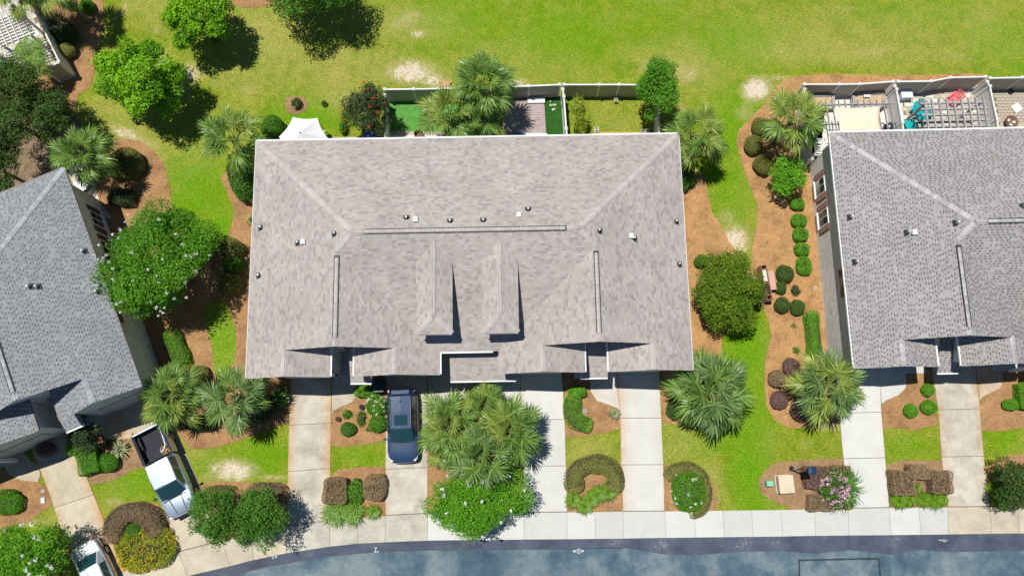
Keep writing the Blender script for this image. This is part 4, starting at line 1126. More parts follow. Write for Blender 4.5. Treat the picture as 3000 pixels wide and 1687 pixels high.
CORE = {}
def shrub(label, px, rx, ry, h, mat, kind='ball', leaf=0.075, dens=1.0, rz=0.0, seed=None, name='shrub', cat='shrub', group=None, lump=0.06, flowers=None, nfl=0, fl=0.09, twig='twigs', base_z=0.0, tone=None):
    """clipped or natural shrub; px is the sighted middle at half height; rx, ry in survey px"""
    seed = seed or int(px[0] * 7 + px[1] * 13)
    c = P(px[0], px[1], h * 0.55 + base_z)
    rx, ry = rx * M_PX * 0.96, ry * M_PX * 0.96
    area = 2 * math.pi * ((rx * ry) ** 0.5) * h * 0.8 + math.pi * rx * ry
    n = int(min(14000, dens * area / (leaf * leaf * 0.55) * 2.6))
    p, nr = shrub_mesh(kind, seed, n, leaf)
    rng = np.random.default_rng(seed)
    # gentle unevenness so that no two are alike
    ph = rng.uniform(0, 6, 6)
    w = 1 + lump * (np.sin(p[:, 0] * 3.1 + ph[0]) * np.sin(p[:, 1] * 2.7 + ph[1]) + 0.6 * np.sin(p[:, 0] * 6.3 + p[:, 2] * 5 + ph[2]) * np.sin(p[:, 1] * 5.9 + ph[3]))
    p = p * np.array([rx, ry, h]); p[:, :2] *= w[:, None]; p[:, 2] *= (0.5 + 0.5 * w)
    root = thing(name, label, cat, (c.x, c.y, base_z), rz, group)
    foliage_obj('foliage', root, p, nr * 0.9 + np.array([0, 0, 0.35]), leaf, mat, seed + 3, tilt=0.55, tone=tone)
    # woody interior
    mb = MB(); prof = []
    if kind == 'box': mb.box((0, 0, h * 0.42), (rx * 1.55, ry * 1.55, h * 0.8))
    else:
        k = 10; vs = []; fs = []
        mb.lathe((0, 0, 0), [(0.12, -0.03), (0.62, 0.1 * h), (0.78, 0.42 * h), (0.6, 0.72 * h), (0.25, 0.86 * h)], 12)
        mb.v = [(x * rx, y * ry, z) for x, y, z in mb.v]
    mb.build('branches', MATS[twig], root, smooth=(kind != 'box'))
    if flowers:
        dd, _ = shrub_mesh('ball', seed + 9, nfl * 2, 0.1, 0.02); dd = dd[dd[:, 2] > 0.45][:nfl] * np.array([rx, ry, h]) * 1.02
        PP, NN = [], []
        for q0 in dd:
            q, qn = ball_points(rng, 14, 0.3, -0.9); PP.append(q * fl * rng.uniform(0.7, 1.2) + q0); NN.append(qn)
        if PP: foliage_obj('flowers', root, np.vstack(PP), np.vstack(NN), fl * 0.8, flowers, seed + 7, aspect=0.95)["kind"] = 'stuff'
    return root

def hedge_path(label, pix, width, h, mat, leaf=0.07, dens=1.0, seed=1, name='hedge', twig='twigs'):
    """clipped hedge following survey points"""
    pts = [P(x, y, h * 0.6) for x, y in pix]; sp = smooth_poly([(p.x, p.y) for p in pts], 8, closed=False)
    o0 = Vector((sum(p[0] for p in sp) / len(sp), sum(p[1] for p in sp) / len(sp), 0))
    sp = np.array([(p[0] - o0.x, p[1] - o0.y) for p in sp])
    seg = np.linalg.norm(np.diff(sp, axis=0), axis=1); cum = np.concatenate([[0], np.cumsum(seg)]); L = cum[-1]
    w = width * M_PX * 0.5
    rng = np.random.default_rng(seed)
    n = int(min(16000, dens * L * (2 * w + 2 * h) / (leaf * leaf * 0.55) * 1.9))
    s = rng.uniform(-w * 0.7, L + w * 0.7, n); sc = np.clip(s, 0, L)
    X = np.interp(sc, cum, sp[:, 0]); Y = np.interp(sc, cum, sp[:, 1])
    i = np.clip(np.searchsorted(cum, sc) - 1, 0, len(seg) - 1); T = np.diff(sp, axis=0)[i] / seg[i][:, None]; Nn = np.stack([-T[:, 1], T[:, 0]], 1)
    # squarish section
    a = rng.uniform(0, math.pi, n); ca, sa = np.cos(a), np.sin(a)
    k = (np.abs(ca) ** 5 + np.abs(sa) ** 5) ** (-1 / 5.0) * (1 - 0.14 * rng.uniform(0, 1, n) ** 1.5)
    over = (s - sc) / (w * 0.7 + 1e-6); shrink = np.sqrt(np.clip(1 - over ** 2, 0.0, 1))
    wob = 1 + 0.07 * np.sin(s * 2.3 + seed) + 0.04 * np.sin(s * 6.1)
    lat = ca * k * w * wob * (0.35 + 0.65 * shrink); z = (0.04 + sa * k * 0.96 * (0.97 + 0.03 * np.sin(s * 3 + 1))) * h
    pts3 = np.stack([X + Nn[:, 0] * lat + T[:, 0] * (s - sc), Y + Nn[:, 1] * lat + T[:, 1] * (s - sc), z], 1)
    nr = np.stack([Nn[:, 0] * ca, Nn[:, 1] * ca, sa + 0.2], 1)
    root = thing(name, label, 'hedge', o0)
    foliage_obj('foliage', root, pts3, nr, leaf, mat, seed + 3, tilt=0.55)
    mb = MB(); m = len(sp)
    sub = list(range(0, m, 3)) + ([m - 1] if (m - 1) % 3 else [])
    vs = []; fs = []
    for q in sub:
        j = min(q, m - 2); t = (sp[j + 1] - sp[j]) / (np.linalg.norm(sp[j + 1] - sp[j]) + 1e-9); nn = np.array([-t[1], t[0]]) * w * 0.8
        for sg, zz in ((-1, 0.0), (-1, 0.85 * h), (1, 0.85 * h), (1, 0.0)): vs.append((sp[q][0] + nn[0] * sg, sp[q][1] + nn[1] * sg, zz))
    for q in range(len(sub) - 1):
        for r_ in range(3): fs.append((q * 4 + r_, q * 4 + r_ + 1, q * 4 + r_ + 5, q * 4 + r_ + 4))
    fs.append((0, 1, 2, 3)); fs.append(tuple(len(vs) - 4 + q for q in (3, 2, 1, 0)))
    mb.add(vs, fs); mb.build('branches', MATS[twig], root)
    return root

# ---- strap-leaved clumps (liriope, day lily, grass) -----------------------
def blade_clump(label, px, r, h, mat, n=160, seed=1, width=0.03, name='grass_clump', cat='plant', group=None, sub=1):
    c = P(px[0], px[1], h * 0.4); rr = r * M_PX
    rng = np.random.default_rng(seed)
    az = rng.uniform(0, 2 * math.pi, n); ln = rng.uniform(0.7, 1.1, n) * rr; hh = rng.uniform(0.6, 1.1, n) * h
    base = rng.normal(0, 0.12 * rr, (n, 2)) if sub == 1 else rng.uniform(-0.5, 0.5, (n, 2)) * rr
    V = []; d = np.stack([np.cos(az), np.sin(az)], 1); s = np.stack([-d[:, 1], d[:, 0]], 1)
    prof = [(0, 0, 1), (0.35, 0.85, 1), (0.75, 0.9, 0.75), (1.05, 0.45, 0.1)]
    rows = []
    for (q, z, w) in prof:
        ctr = base + d * (q * ln)[:, None]
        for sg in (-1, 1):
            rows.append(np.concatenate([ctr + s * (sg * width * 0.5 * w), (z * hh)[:, None]], 1))
    V = np.stack(rows, 1).reshape(-1, 3)
    i0 = np.arange(n)[:, None] * 8
    Q = np.concatenate([i0 + np.array([2 * k, 2 * k + 1, 2 * k + 3, 2 * k + 2]) for k in range(3)], 0)
    cols = np.tile(np.stack([rng.uniform(0, 1, n), rng.uniform(0.2, 0.9, n), np.zeros(n)], 1), (3, 1))
    root = thing(name, label, cat, (c.x, c.y, 0), 0, group)
    o = bpy.data.objects.new('leaves', np_mesh('leaves', V, Q, cols, MATS[mat])); link(o, root)
    MB().lathe((0, 0, 0), [(0.3 * rr, -0.02), (0.25 * rr, 0.08), (0.05, 0.12)], 8).build('crown_base', MATS['twigs'], root)
    return root

# ---- fan palms ------------------------------------------------------------
def frond_mesh(seed, mat, pet=0.75, fan=0.85, n=30, droop=0.55):
    """palmetto leaf: petiole along +X, a fan of split blades on an arching rib"""
    rng = np.random.default_rng(seed)
    V = []; Q = []; C = []
    def strip(pts, ws, side, tone):
        b = len(V)
        for p, w, s in zip(pts, ws, side):
            V.append(p - s * w); V.append(p + s * w)
        for k in range(len(pts) - 1):
            Q.append((b + 2 * k, b + 2 * k + 1, b + 2 * k + 3, b + 2 * k + 2)); C.append((tone, rng.uniform(0.3, 0.8), 0))
    # petiole arches up and over
    ts = np.linspace(0, 1, 5)
    pp = [np.array([pet * t, 0, 0.10 * pet * math.sin(t * 2.2)]) for t in ts]
    strip(pp, [0.03, 0.024, 0.02, 0.018, 0.018], [np.array([0, 1.0, 0])] * 5, 0.75)
    strip([p - np.array([0, 0, 0.015]) for p in pp], [0.02] * 5, [np.array([0, 0.1, 1.0])] * 5, 0.75)
    c0 = pp[-1]
    for i in range(n):
        f = (i + 0.5) / n * 2 - 1
        a = f * R(128) + rng.normal(0, 0.03)
        L = fan * (1.0 - 0.35 * abs(f) ** 1.5) * rng.uniform(0.88, 1.08)
        root = c0 + np.array([0.30 * fan * (1 - abs(f)) , 0, -0.05 * fan * (1 - abs(f))])   # blades leave along the rib
        d = np.array([math.cos(a), math.sin(a), 0.0]); s = np.array([-math.sin(a), math.cos(a), 0.0])
        dr = droop * rng.uniform(0.7, 1.3); lift = 0.22 * abs(math.sin(a))
        pts = []
        for t in (0.02, 0.35, 0.65, 0.86, 1.0):
            pts.append(root + d * (L * t * (1 - 0.12 * dr * t * t)) + np.array([0, 0, L * (lift * t - dr * t ** 2.4)]))
        tw = 0.35 * (1 if i % 2 else -1)
        sd = s * math.cos(tw) + np.array([0, 0, math.sin(tw)])
        strip(pts, [0.014 * fan, 0.040 * fan, 0.034 * fan, 0.018 * fan, 0.003], [sd] * 5, rng.uniform(0.1, 0.95))
    return np_mesh('frond', np.array(V), np.array(Q), np.array(C), MATS[mat])
FRONDS = {}
def frond_set(mat):
    if mat not in FRONDS:
        FRONDS[mat] = [frond_mesh(50 + k, mat, 0.80 + 0.10 * k, 0.88 + 0.03 * k, 32, (0.18, 0.36, 0.52, 0.7)[k]) for k in range(4)]
    return FRONDS[mat]

def make_palm(label, px, z, r, seed, mat='palm_green', n=26, group='palmetto palms', lean=(0, 0), dead=0, mat2=None):
    """px: sighted middle of the crown at height z; r: crown radius"""
    c = P(px[0], px[1], z); rnd = random.Random(seed)
    bx, by = c.x + lean[0], c.y + lean[1]
    root = thing('palm_tree', label, 'palm', (bx, by, 0), 0, group)
    top = Vector((-lean[0], -lean[1], z))
    mb = MB(); k = 12; pts = []; rad = []
    for i in range(k + 1):
        t = i / k
        pts.append((top.x * t ** 1.4, top.y * t ** 1.4, (z - 0.15) * t - 0.03)); rad.append((0.19 - 0.05 * t) * (1.12 if i % 2 else 0.95))
    mb.tube(pts, rad, 10)
    mb.build('trunk', MATS['palm_trunk'], root)
    # old leaf boots under the crown
    b = MB()
    for i in range(14):
        a = i * 2.4; zz = z - 0.75 + 0.045 * i
        b.beam(Vector((top.x + 0.12 * math.cos(a), top.y + 0.12 * math.sin(a), zz)), Vector((top.x + 0.27 * math.cos(a), top.y + 0.27 * math.sin(a), zz + 0.28)), 0.07, 0.03)
    b.build('leaf_boots', MATS['palm_trunk'], root)
    S = r / 1.85
    n = int(n * 0.8)
    for i in range(n):
        f = i / (n - 1)
        az = i * 2.39996 + rnd.uniform(-0.25, 0.25)
        el = R(74 - 88 * f ** 0.75) + rnd.uniform(-0.12, 0.12)
        ms = frond_set(mat2 if mat2 and rnd.random() < 0.4 else mat)
        o = bpy.data.objects.new('frond', ms[min(3, int(f * 3.2 + rnd.random() * 0.9))]); link(o, root)
        o.location = top + Vector((0.06 * math.cos(az), 0.06 * math.sin(az), 0.15 - 0.35 * f))
        o.rotation_euler = (rnd.uniform(-0.35, 0.35), -el, az)
        o.scale = (S * rnd.uniform(0.86, 1.1),) * 3
    for i in range(dead):
        az = rnd.uniform(0, 6.28)
        o = bpy.data.objects.new('dead_frond', frond_set('straw_dead')[3]); link(o, root)
        o.location = top + Vector((0, 0, -0.3)); o.rotation_euler = (rnd.uniform(-0.4, 0.4), R(48), az); o.scale = (S * 0.8,) * 3
    return root

def feather_palm(label, px, z, r, seed, mat='palm_green', n=14):
    """pinnate palm: arching ribs with leaflets on both sides"""
    c = P(px[0], px[1], z); rng = np.random.default_rng(seed); rnd = random.Random(seed)
    root = thing('feather_palm', label, 'palm', (c.x, c.y, 0))
    mb = MB(); mb.tube([(0, 0, -0.03), (0.03, 0.02, z * 0.5), (0, 0, z)], [0.12, 0.10, 0.09], 8); mb.build('trunk', MATS['palm_trunk'], root)
    V = []; Q = []; C = []
    for t in np.linspace(0.12, 1, 22):
        x = t; zz = 0.38 * math.sin(t * 2.4) - 0.25 * t * t
        for sg in (-1, 1):
            L = 0.34 * math.sin(math.pi * min(1, t * 0.9 + 0.12)) + 0.05
            a = np.array([x, 0, zz]); bq = a + np.array([0.35 * L, sg * L, -0.25 * L]); w = np.array([0.022, 0, 0])
            i = len(V); V += [a - w, a + w, bq]; V.append(bq + w * 0.2); Q.append((i, i + 1, i + 3, i + 2)); C.append((rng.uniform(0, 1), 0.5, 0))
    for t0, t1 in zip(np.linspace(0, 0.92, 9)[:-1], np.linspace(0, 0.92, 9)[1:]):
        f = lambda t: np.array([t, 0, 0.38 * math.sin(t * 2.4) - 0.25 * t * t])
        i = len(V); w = np.array([0, 0.014, 0]); V += [f(t0) - w, f(t0) + w, f(t1) + w, f(t1) - w]; Q.append((i, i + 1, i + 2, i + 3)); C.append((0.9, 0.6, 0))
    me = np_mesh('frond', np.array(V), np.array(Q), np.array(C), MATS[mat])
    for i in range(n):
        o = bpy.data.objects.new('frond', me); link(o, root); o.location = (0, 0, z)
        o.rotation_euler = (rnd.uniform(-.3, .3), rnd.uniform(-0.5, 0.25), i * 2.4); o.scale = (r * rnd.uniform(0.85, 1.1),) * 3
    return root

# ------------------------------------------------------------------ trees
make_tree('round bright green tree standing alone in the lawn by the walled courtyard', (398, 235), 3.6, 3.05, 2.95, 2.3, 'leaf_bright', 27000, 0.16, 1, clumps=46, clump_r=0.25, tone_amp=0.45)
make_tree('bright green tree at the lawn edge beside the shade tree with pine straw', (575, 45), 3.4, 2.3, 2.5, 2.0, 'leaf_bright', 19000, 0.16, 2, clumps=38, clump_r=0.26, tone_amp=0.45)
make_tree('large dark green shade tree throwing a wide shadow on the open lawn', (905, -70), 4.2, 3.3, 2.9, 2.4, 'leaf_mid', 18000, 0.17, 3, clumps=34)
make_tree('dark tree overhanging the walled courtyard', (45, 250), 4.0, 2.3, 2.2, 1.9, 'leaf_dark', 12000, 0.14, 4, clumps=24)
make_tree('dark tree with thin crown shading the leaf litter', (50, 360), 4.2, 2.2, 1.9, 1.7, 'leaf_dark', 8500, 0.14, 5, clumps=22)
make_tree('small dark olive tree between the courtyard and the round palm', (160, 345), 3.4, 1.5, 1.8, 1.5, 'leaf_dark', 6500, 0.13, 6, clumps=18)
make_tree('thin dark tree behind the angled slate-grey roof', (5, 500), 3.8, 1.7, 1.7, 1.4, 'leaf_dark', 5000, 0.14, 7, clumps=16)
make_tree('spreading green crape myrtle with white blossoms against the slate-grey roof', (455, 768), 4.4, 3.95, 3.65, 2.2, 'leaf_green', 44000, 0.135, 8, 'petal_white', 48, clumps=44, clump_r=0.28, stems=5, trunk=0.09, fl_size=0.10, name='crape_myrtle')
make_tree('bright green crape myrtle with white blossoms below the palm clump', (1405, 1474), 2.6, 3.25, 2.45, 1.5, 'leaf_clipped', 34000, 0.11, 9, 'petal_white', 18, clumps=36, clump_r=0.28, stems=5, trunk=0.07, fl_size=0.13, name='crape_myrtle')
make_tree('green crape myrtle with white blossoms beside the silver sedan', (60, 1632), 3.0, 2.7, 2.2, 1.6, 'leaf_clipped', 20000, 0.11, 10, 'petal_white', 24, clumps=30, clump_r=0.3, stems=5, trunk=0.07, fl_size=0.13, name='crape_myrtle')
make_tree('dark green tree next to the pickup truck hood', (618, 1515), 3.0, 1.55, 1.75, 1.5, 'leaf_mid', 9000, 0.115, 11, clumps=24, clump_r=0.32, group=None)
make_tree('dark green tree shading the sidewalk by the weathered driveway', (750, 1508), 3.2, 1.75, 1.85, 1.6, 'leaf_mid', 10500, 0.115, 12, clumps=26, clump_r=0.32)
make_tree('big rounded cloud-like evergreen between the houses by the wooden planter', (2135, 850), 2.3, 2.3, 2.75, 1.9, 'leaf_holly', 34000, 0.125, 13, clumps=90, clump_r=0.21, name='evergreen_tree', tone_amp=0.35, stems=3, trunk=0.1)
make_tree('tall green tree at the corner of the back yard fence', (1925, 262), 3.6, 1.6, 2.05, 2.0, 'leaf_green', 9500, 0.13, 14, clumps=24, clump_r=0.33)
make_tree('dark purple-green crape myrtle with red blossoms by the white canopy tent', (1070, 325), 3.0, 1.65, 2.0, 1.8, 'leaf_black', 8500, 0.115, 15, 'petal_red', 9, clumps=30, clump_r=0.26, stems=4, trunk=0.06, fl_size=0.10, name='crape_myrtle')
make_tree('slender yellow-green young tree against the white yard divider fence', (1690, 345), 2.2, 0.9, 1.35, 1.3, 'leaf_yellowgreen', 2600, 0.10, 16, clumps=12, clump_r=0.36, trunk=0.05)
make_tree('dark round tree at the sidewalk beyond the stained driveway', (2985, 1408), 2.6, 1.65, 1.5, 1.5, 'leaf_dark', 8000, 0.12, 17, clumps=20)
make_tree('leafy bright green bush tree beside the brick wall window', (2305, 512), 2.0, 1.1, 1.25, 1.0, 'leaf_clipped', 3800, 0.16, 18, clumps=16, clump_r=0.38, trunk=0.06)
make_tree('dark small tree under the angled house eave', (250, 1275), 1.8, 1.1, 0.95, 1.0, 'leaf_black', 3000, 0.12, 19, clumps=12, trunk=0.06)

# ------------------------------------------------------------------ palms
make_palm('green palmetto palm beside the corner of the slate-grey roof', (240, 455), 3.6, 1.85, 21)
make_palm('palmetto palm at the back corner of the tan roof by the white tent', (685, 408), 3.6, 2.0, 22, mat2='palm_yellow')
make_palm('tall dense palmetto palm overhanging the back yard fence', (1413, 248), 4.8, 1.95, 23, n=32, dead=2)
make_palm('palmetto palm over the bright artificial turf', (1318, 335), 3.6, 1.9, 24, mat2='palm_yellow', n=24)
make_palm('palmetto palm leaning over the wooden deck edge', (1395, 362), 3.0, 1.6, 25, mat2='palm_yellow', n=20, dead=1)
make_palm('palmetto palm at the back right corner of the tan roof', (2035, 398), 3.8, 1.85, 26, mat2='palm_yellow', n=24)
make_palm('pale yellowish palmetto palm at the patio fence', (2325, 352), 3.8, 1.95, 27, 'palm_yellow', mat2='palm_green', n=26, dead=1)
make_palm('yellow-green palmetto palm above the pickup truck', (503, 1160), 2.9, 1.85, 28, 'palm_yellow', mat2='palm_green', n=28)
make_palm('grey-green palmetto palm at the front corner of the tan roof', (690, 1163), 3.2, 2.0, 29, 'palm_blue', mat2='palm_green', n=22)
make_palm('large palmetto palm by the front right corner of the tan roof', (2080, 1148), 3.3, 2.35, 30, 'palm_green', mat2='palm_blue', n=30)
make_palm('palmetto palm at the front corner of the brown-grey roof', (2425, 1130), 3.3, 2.1, 31, 'palm_blue', mat2='palm_yellow', n=28)
make_palm('palmetto palm of the clump leaning over the blue car', (1318, 1245), 3.2, 1.95, 32, 'palm_green', mat2='palm_yellow', n=26)
make_palm('palmetto palm of the clump closest to the centre entrance', (1425, 1190), 2.6, 1.5, 33, 'palm_green', mat2='palm_yellow', n=20)
make_palm('palmetto palm of the clump beside the clean white driveway', (1497, 1262), 3.2, 1.95, 34, 'palm_green', mat2='palm_yellow', n=26)
make_palm('palmetto palm of the clump rising over the crape myrtle', (1410, 1335), 3.6, 1.9, 35, 'palm_green', mat2='palm_blue', n=26)
make_palm('low palmetto palm of the clump between the two driveways', (1330, 1320), 2.2, 1.5, 36, 'palm_green', mat2='palm_yellow', n=18)
make_palm('palmetto palm with yellowing fronds above the courtyard pergola', (55, -25), 4.4, 1.7, 37, 'palm_yellow', n=22)
make_palm('palmetto palm leaning over the courtyard fence top', (150, -45), 4.6, 1.8, 38, 'palm_green', mat2='palm_yellow', n=24)
feather_palm('feathery palm growing beside the courtyard pergola', (95, 162), 2.4, 1.25, 39, 'palm_green')
feather_palm('pale feathery palm in the courtyard corner', (118, 205), 2.0, 0.95, 40, 'palm_yellow')

# ------------------------------------------------------------------ clipped shrubs along the right house
ord_ = ['first', 'second', 'third', 'fourth', 'fifth']
for i, (x, y, a, b) in enumerate(((2337, 597, 21, 19), (2341, 646, 23, 21), (2346, 687, 24, 22), (2350, 730, 23, 20), (2356, 778, 23, 29))):
    shrub('bright green clipped shrub along pale brick wall, %s from the patio fence' % ord_[i], (x, y), a, b, 0.75, 'leaf_clipped', 'dome', 0.06, seed=60 + i, group='clipped shrubs along the brick wall')
hedge_path('long bright green clipped hedge along the pale brick wall', [(2379, 925), (2383, 975), (2389, 1035)], 40, 0.8, 'leaf_clipped', 0.06, seed=71)
shrub('large dark green ball shrub above the wooden planter', (2301, 801), 27, 27, 0.95, 'leaf_dark', 'ball', 0.06, tone=0.75)
shrub('small dark green shrub touching the wooden planter', (2287, 842), 19, 20, 0.7, 'leaf_dark', 'ball', 0.06, tone=0.7)
shrub('dark green ball shrub below the wooden planter', (2292, 893), 23, 24, 0.85, 'leaf_dark', 'ball', 0.06, tone=0.7)
shrub('dark green ball shrub next to the long bright hedge', (2337, 900), 23, 24, 0.85, 'leaf_dark', 'ball', 0.06, tone=0.8)
shrub('olive ball shrub closest to the pale palm at the patio fence', (2228, 370), 28, 29, 1.1, 'leaf_olive', 'ball', 0.06, tone=0.15)
shrub('wide olive ball shrub at the lawn edge below the pale palm', (2208, 423), 29, 31, 1.1, 'leaf_olive', 'ball', 0.06, tone=0.2)
shrub('olive ball shrub partly under the leafy bright bush tree', (2237, 482), 31, 31, 1.1, 'leaf_olive', 'ball', 0.06, tone=0.25)
for i, (x, y, r, t, m) in enumerate(((2320, 1074, 26, 'purple ball shrub at the end of the long bright hedge', 'leaf_purple'), (2277, 1109, 26, 'brown ball shrub sticking out toward the lawn', 'leaf_brown'), (2284, 1171, 27, 'purple ball shrub with a yellow-green top', 'leaf_purple'), (2345, 1203, 28, 'purple ball shrub in the palm shadow', 'leaf_purple'), (2410, 1192, 22, 'olive ball shrub under the palm by the driveway', 'leaf_olive'))):
    shrub(t, (x, y), r, r * 1.05, 0.95, m, 'ball', 0.06, twig='twigs_purple' if 'purple' in m else 'twigs')
shrub('small bright shrub highest in the bed of three', (2720, 1142), 19, 19, 0.65, 'leaf_clipped', 'ball', 0.06)
shrub('small bright shrub at the left of the bed of three', (2669, 1203), 20, 21, 0.65, 'leaf_clipped', 'ball', 0.06)
shrub('small bright shrub beside the stained driveway edge', (2722, 1192), 23, 21, 0.7, 'leaf_clipped', 'ball', 0.06)
shrub('square brown hedge block by the clean white driveway', (2641, 1414), 33, 35, 0.95, 'leaf_brown', 'box', 0.065, twig='twigs_purple')
shrub('olive brown block hedge behind the square blocks', (2690, 1381), 28, 21, 0.85, 'leaf_brown', 'box', 0.065, tone=0.8)
shrub('square purple brown hedge block by the stained driveway', (2752, 1412), 31, 32, 0.95, 'leaf_brown', 'box', 0.065, twig='twigs_purple', tone=0.4)
shrub('oval green shrub at the right end bed', (2962, 1185), 25, 18, 0.7, 'leaf_clipped', 'ball', 0.06)
shrub('tall bright green hedge block at the far right bed', (3003, 1160), 24, 38, 0.85, 'leaf_clipped', 'box', 0.06)
shrub('square purple hedge block under the lamp post head', (2387, 1398), 33, 31, 0.85, 'leaf_purple', 'box', 0.065, twig='twigs_purple')
shrub('olive brown hedge block by the driveway above the pink flowers', (2461, 1384), 28, 20, 0.8, 'leaf_brown', 'box', 0.065)
shrub('purple and olive hedge block on the sidewalk edge', (2399, 1472), 33, 23, 0.8, 'leaf_brown', 'box', 0.065, twig='twigs_purple', tone=0.5)
shrub('olive hedge block under the pink flowers', (2465, 1465), 26, 24, 0.7, 'leaf_olive', 'box', 0.065)
blade_clump('spiky dark stems of the pink oleander bush', (2458, 1428), 62, 1.5, 'leaf_mid', 230, 72, 0.05, name='oleander_leaves', cat='shrub')
shrub('pink flowering oleander bush beside the mail lamp bed', (2447, 1432), 40, 46, 1.6, 'leaf_dark', 'ball', 0.10, 0.45, flowers='petal_pink', nfl=60, fl=0.13)

# main house front beds
shrub('bright green bush at the top of the curved hedge', (1690, 1146), 26, 20, 0.9, 'leaf_clipped', 'ball', 0.085, lump=0.16)
hedge_path('curved bright green hedge between the clean driveways', [(1680, 1172), (1676, 1205), (1688, 1232), (1716, 1243)], 50, 0.65, 'leaf_clipped', 0.065, seed=75)
blade_clump('grey-green ornamental grass tuft at the driveway curve', (1800, 1211), 17, 0.45, 'leaf_grey', 220, 76, 0.02)
hedge_path('olive horseshoe hedge in the bed between the clean driveways', [(1684, 1424), (1680, 1396), (1700, 1370), (1742, 1358), (1782, 1366), (1804, 1394), (1802, 1420)], 52, 0.75, 'leaf_olive', 0.06, seed=77)
for i, (x, y, r) in enumerate(((1679, 1464, 24), (1713, 1482, 24), (1730, 1462, 25), (1752, 1448, 26), (1783, 1440, 26))):
    blade_clump('lime green strap-leaf clump under the horseshoe hedge, %s from the palm clump side' % ord_[i], (x, y), r, 0.42, 'leaf_lime', 190, 80 + i, 0.035, group='lime clumps at the horseshoe hedge')
hedge_path('olive crescent hedge wrapping the white-flowered gardenia', [(1962, 1392), (1985, 1374), (2024, 1374), (2055, 1396), (2068, 1440), (2058, 1482), (2030, 1500)], 38, 0.65, 'leaf_olive', 0.06, seed=86)
shrub('glossy green gardenia with white flowers inside the crescent hedge', (2018, 1440), 52, 60, 1.15, 'leaf_green', 'ball', 0.085, flowers='petal_white', nfl=12, fl=0.09)
shrub('bright green bush by the dark garbage bin', (1068, 1146), 34, 20, 1.0, 'leaf_clipped', 'ball', 0.085, 0.8, lump=0.18)
shrub('white hydrangea bush beside the blue car', (1101, 1188), 29, 32, 1.0, 'leaf_green', 'ball', 0.10, flowers='petal_cream', nfl=36, fl=0.085)
shrub('plain green bush below the white hydrangea', (1106, 1240), 27, 26, 0.9, 'leaf_green', 'ball', 0.08)
shrub('small dark ball shrub in the mulch left of the blue car', (1020, 1257), 23, 21, 0.6, 'leaf_mid', 'ball', 0.055)
shrub('loose young green plant in the mulch by the driveway curve', (1016, 1213), 15, 14, 0.45, 'leaf_clipped', 'ball', 0.09, 0.4)
shrub('thin trailing green plant between hydrangea and dark ball', (1058, 1225), 14, 24, 0.4, 'leaf_green', 'ball', 0.09, 0.35)
shrub('tiny pale sprout below the trailing plant', (1080, 1256), 9, 8, 0.25, 'leaf_yellowgreen', 'ball', 0.07, 0.35)
shrub('square brown clipped shrub at the weathered driveway edge', (984, 1437), 34, 36, 0.9, 'leaf_brown', 'box', 0.065)
shrub('rounded olive brown clipped shrub by the blue car driveway', (1098, 1427), 35, 40, 0.95, 'leaf_brown', 'dome', 0.055, tone=0.9)
shrub('leafy green bush between the brown and olive shrubs', (1040, 1440), 30, 33, 0.75, 'leaf_green', 'ball', 0.11, lump=0.15)
blade_clump('wide green strap-leaf clump at the sidewalk corner', (985, 1498), 34, 0.5, 'leaf_lime', 330, 90, 0.04, sub=2)
blade_clump('green strap-leaf clump in the middle by the sidewalk', (1035, 1502), 30, 0.5, 'leaf_lime', 280, 91, 0.04, sub=2)
blade_clump('small round strap-leaf clump by the blue car driveway', (1095, 1499), 22, 0.4, 'leaf_lime', 220, 92, 0.03)
for i, (x, y, r) in enumerate(((2632, 1466, 26), (2662, 1462, 22), (2703, 1462, 24), (2740, 1468, 26), (2760, 1462, 18))):
    blade_clump('lime clump in front of square hedge blocks, %s from clean driveway' % ord_[i], (x, y), r, 0.45, 'leaf_lime', 190, 95 + i, 0.035, group='lime clumps before the square hedges')
blade_clump('small lime clump tucked between the square hedge blocks', (2683, 1425), 15, 0.5, 'leaf_lime', 120, 101, 0.035)
for i, (x, y, r) in enumerate(((2922, 1400, 22), (2908, 1430, 22), (2922, 1462, 24), (2940, 1475, 20))):
    blade_clump('bright clump curving round the dark round tree, %s down the row' % ord_[i], (x, y), r, 0.5, 'leaf_lime', 180, 105 + i, 0.035, group='lime clumps at the dark round tree')

# left side
hedge_path('olive hedge behind the pickup-side dark tree', [(612, 1448), (640, 1442), (672, 1448)], 44, 0.7, 'leaf_olive', 0.06, seed=111)
hedge_path('olive brown hedge at the weathered driveway behind the dark tree', [(745, 1438), (785, 1440), (822, 1446)], 50, 0.75, 'leaf_brown', 0.06, seed=112)
hedge_path('big brown-olive horseshoe hedge above the yellow flowers', [(330, 1568), (338, 1528), (372, 1502), (412, 1502), (445, 1524), (452, 1550)], 58, 0.95, 'leaf_brown', 0.06, seed=113)
shrub('dark ball shrub in the hollow of the brown horseshoe hedge', (392, 1556), 28, 24, 0.8, 'leaf_mid', 'ball', 0.06)
shrub('mass of yellow flowering lantana at the sidewalk corner', (426, 1608), 84, 60, 0.85, 'leaf_yellowgreen', 'dome', 0.085, 0.9, rz=0.3, flowers='petal_yellow', nfl=420, fl=0.055, lump=0.14)
shrub('tall green clipped shrub beside the angled driveway', (262, 1346), 30, 40, 0.95, 'leaf_clipped', 'box', 0.06, rz=0.3, tone=0.1)
shrub('green ball shrub next to the tall clipped shrub', (316, 1355), 30, 27, 0.85, 'leaf_clipped', 'ball', 0.06, tone=0.0)
shrub('light green bush sprouting from the house shade', (218, 1312), 28, 22, 0.9, 'leaf_clipped', 'ball', 0.10, 0.6)
blade_clump('pale variegated yucca in the mulch by the pickup', (352, 1318), 32, 0.5, 'leaf_grey', 60, 115, 0.06)
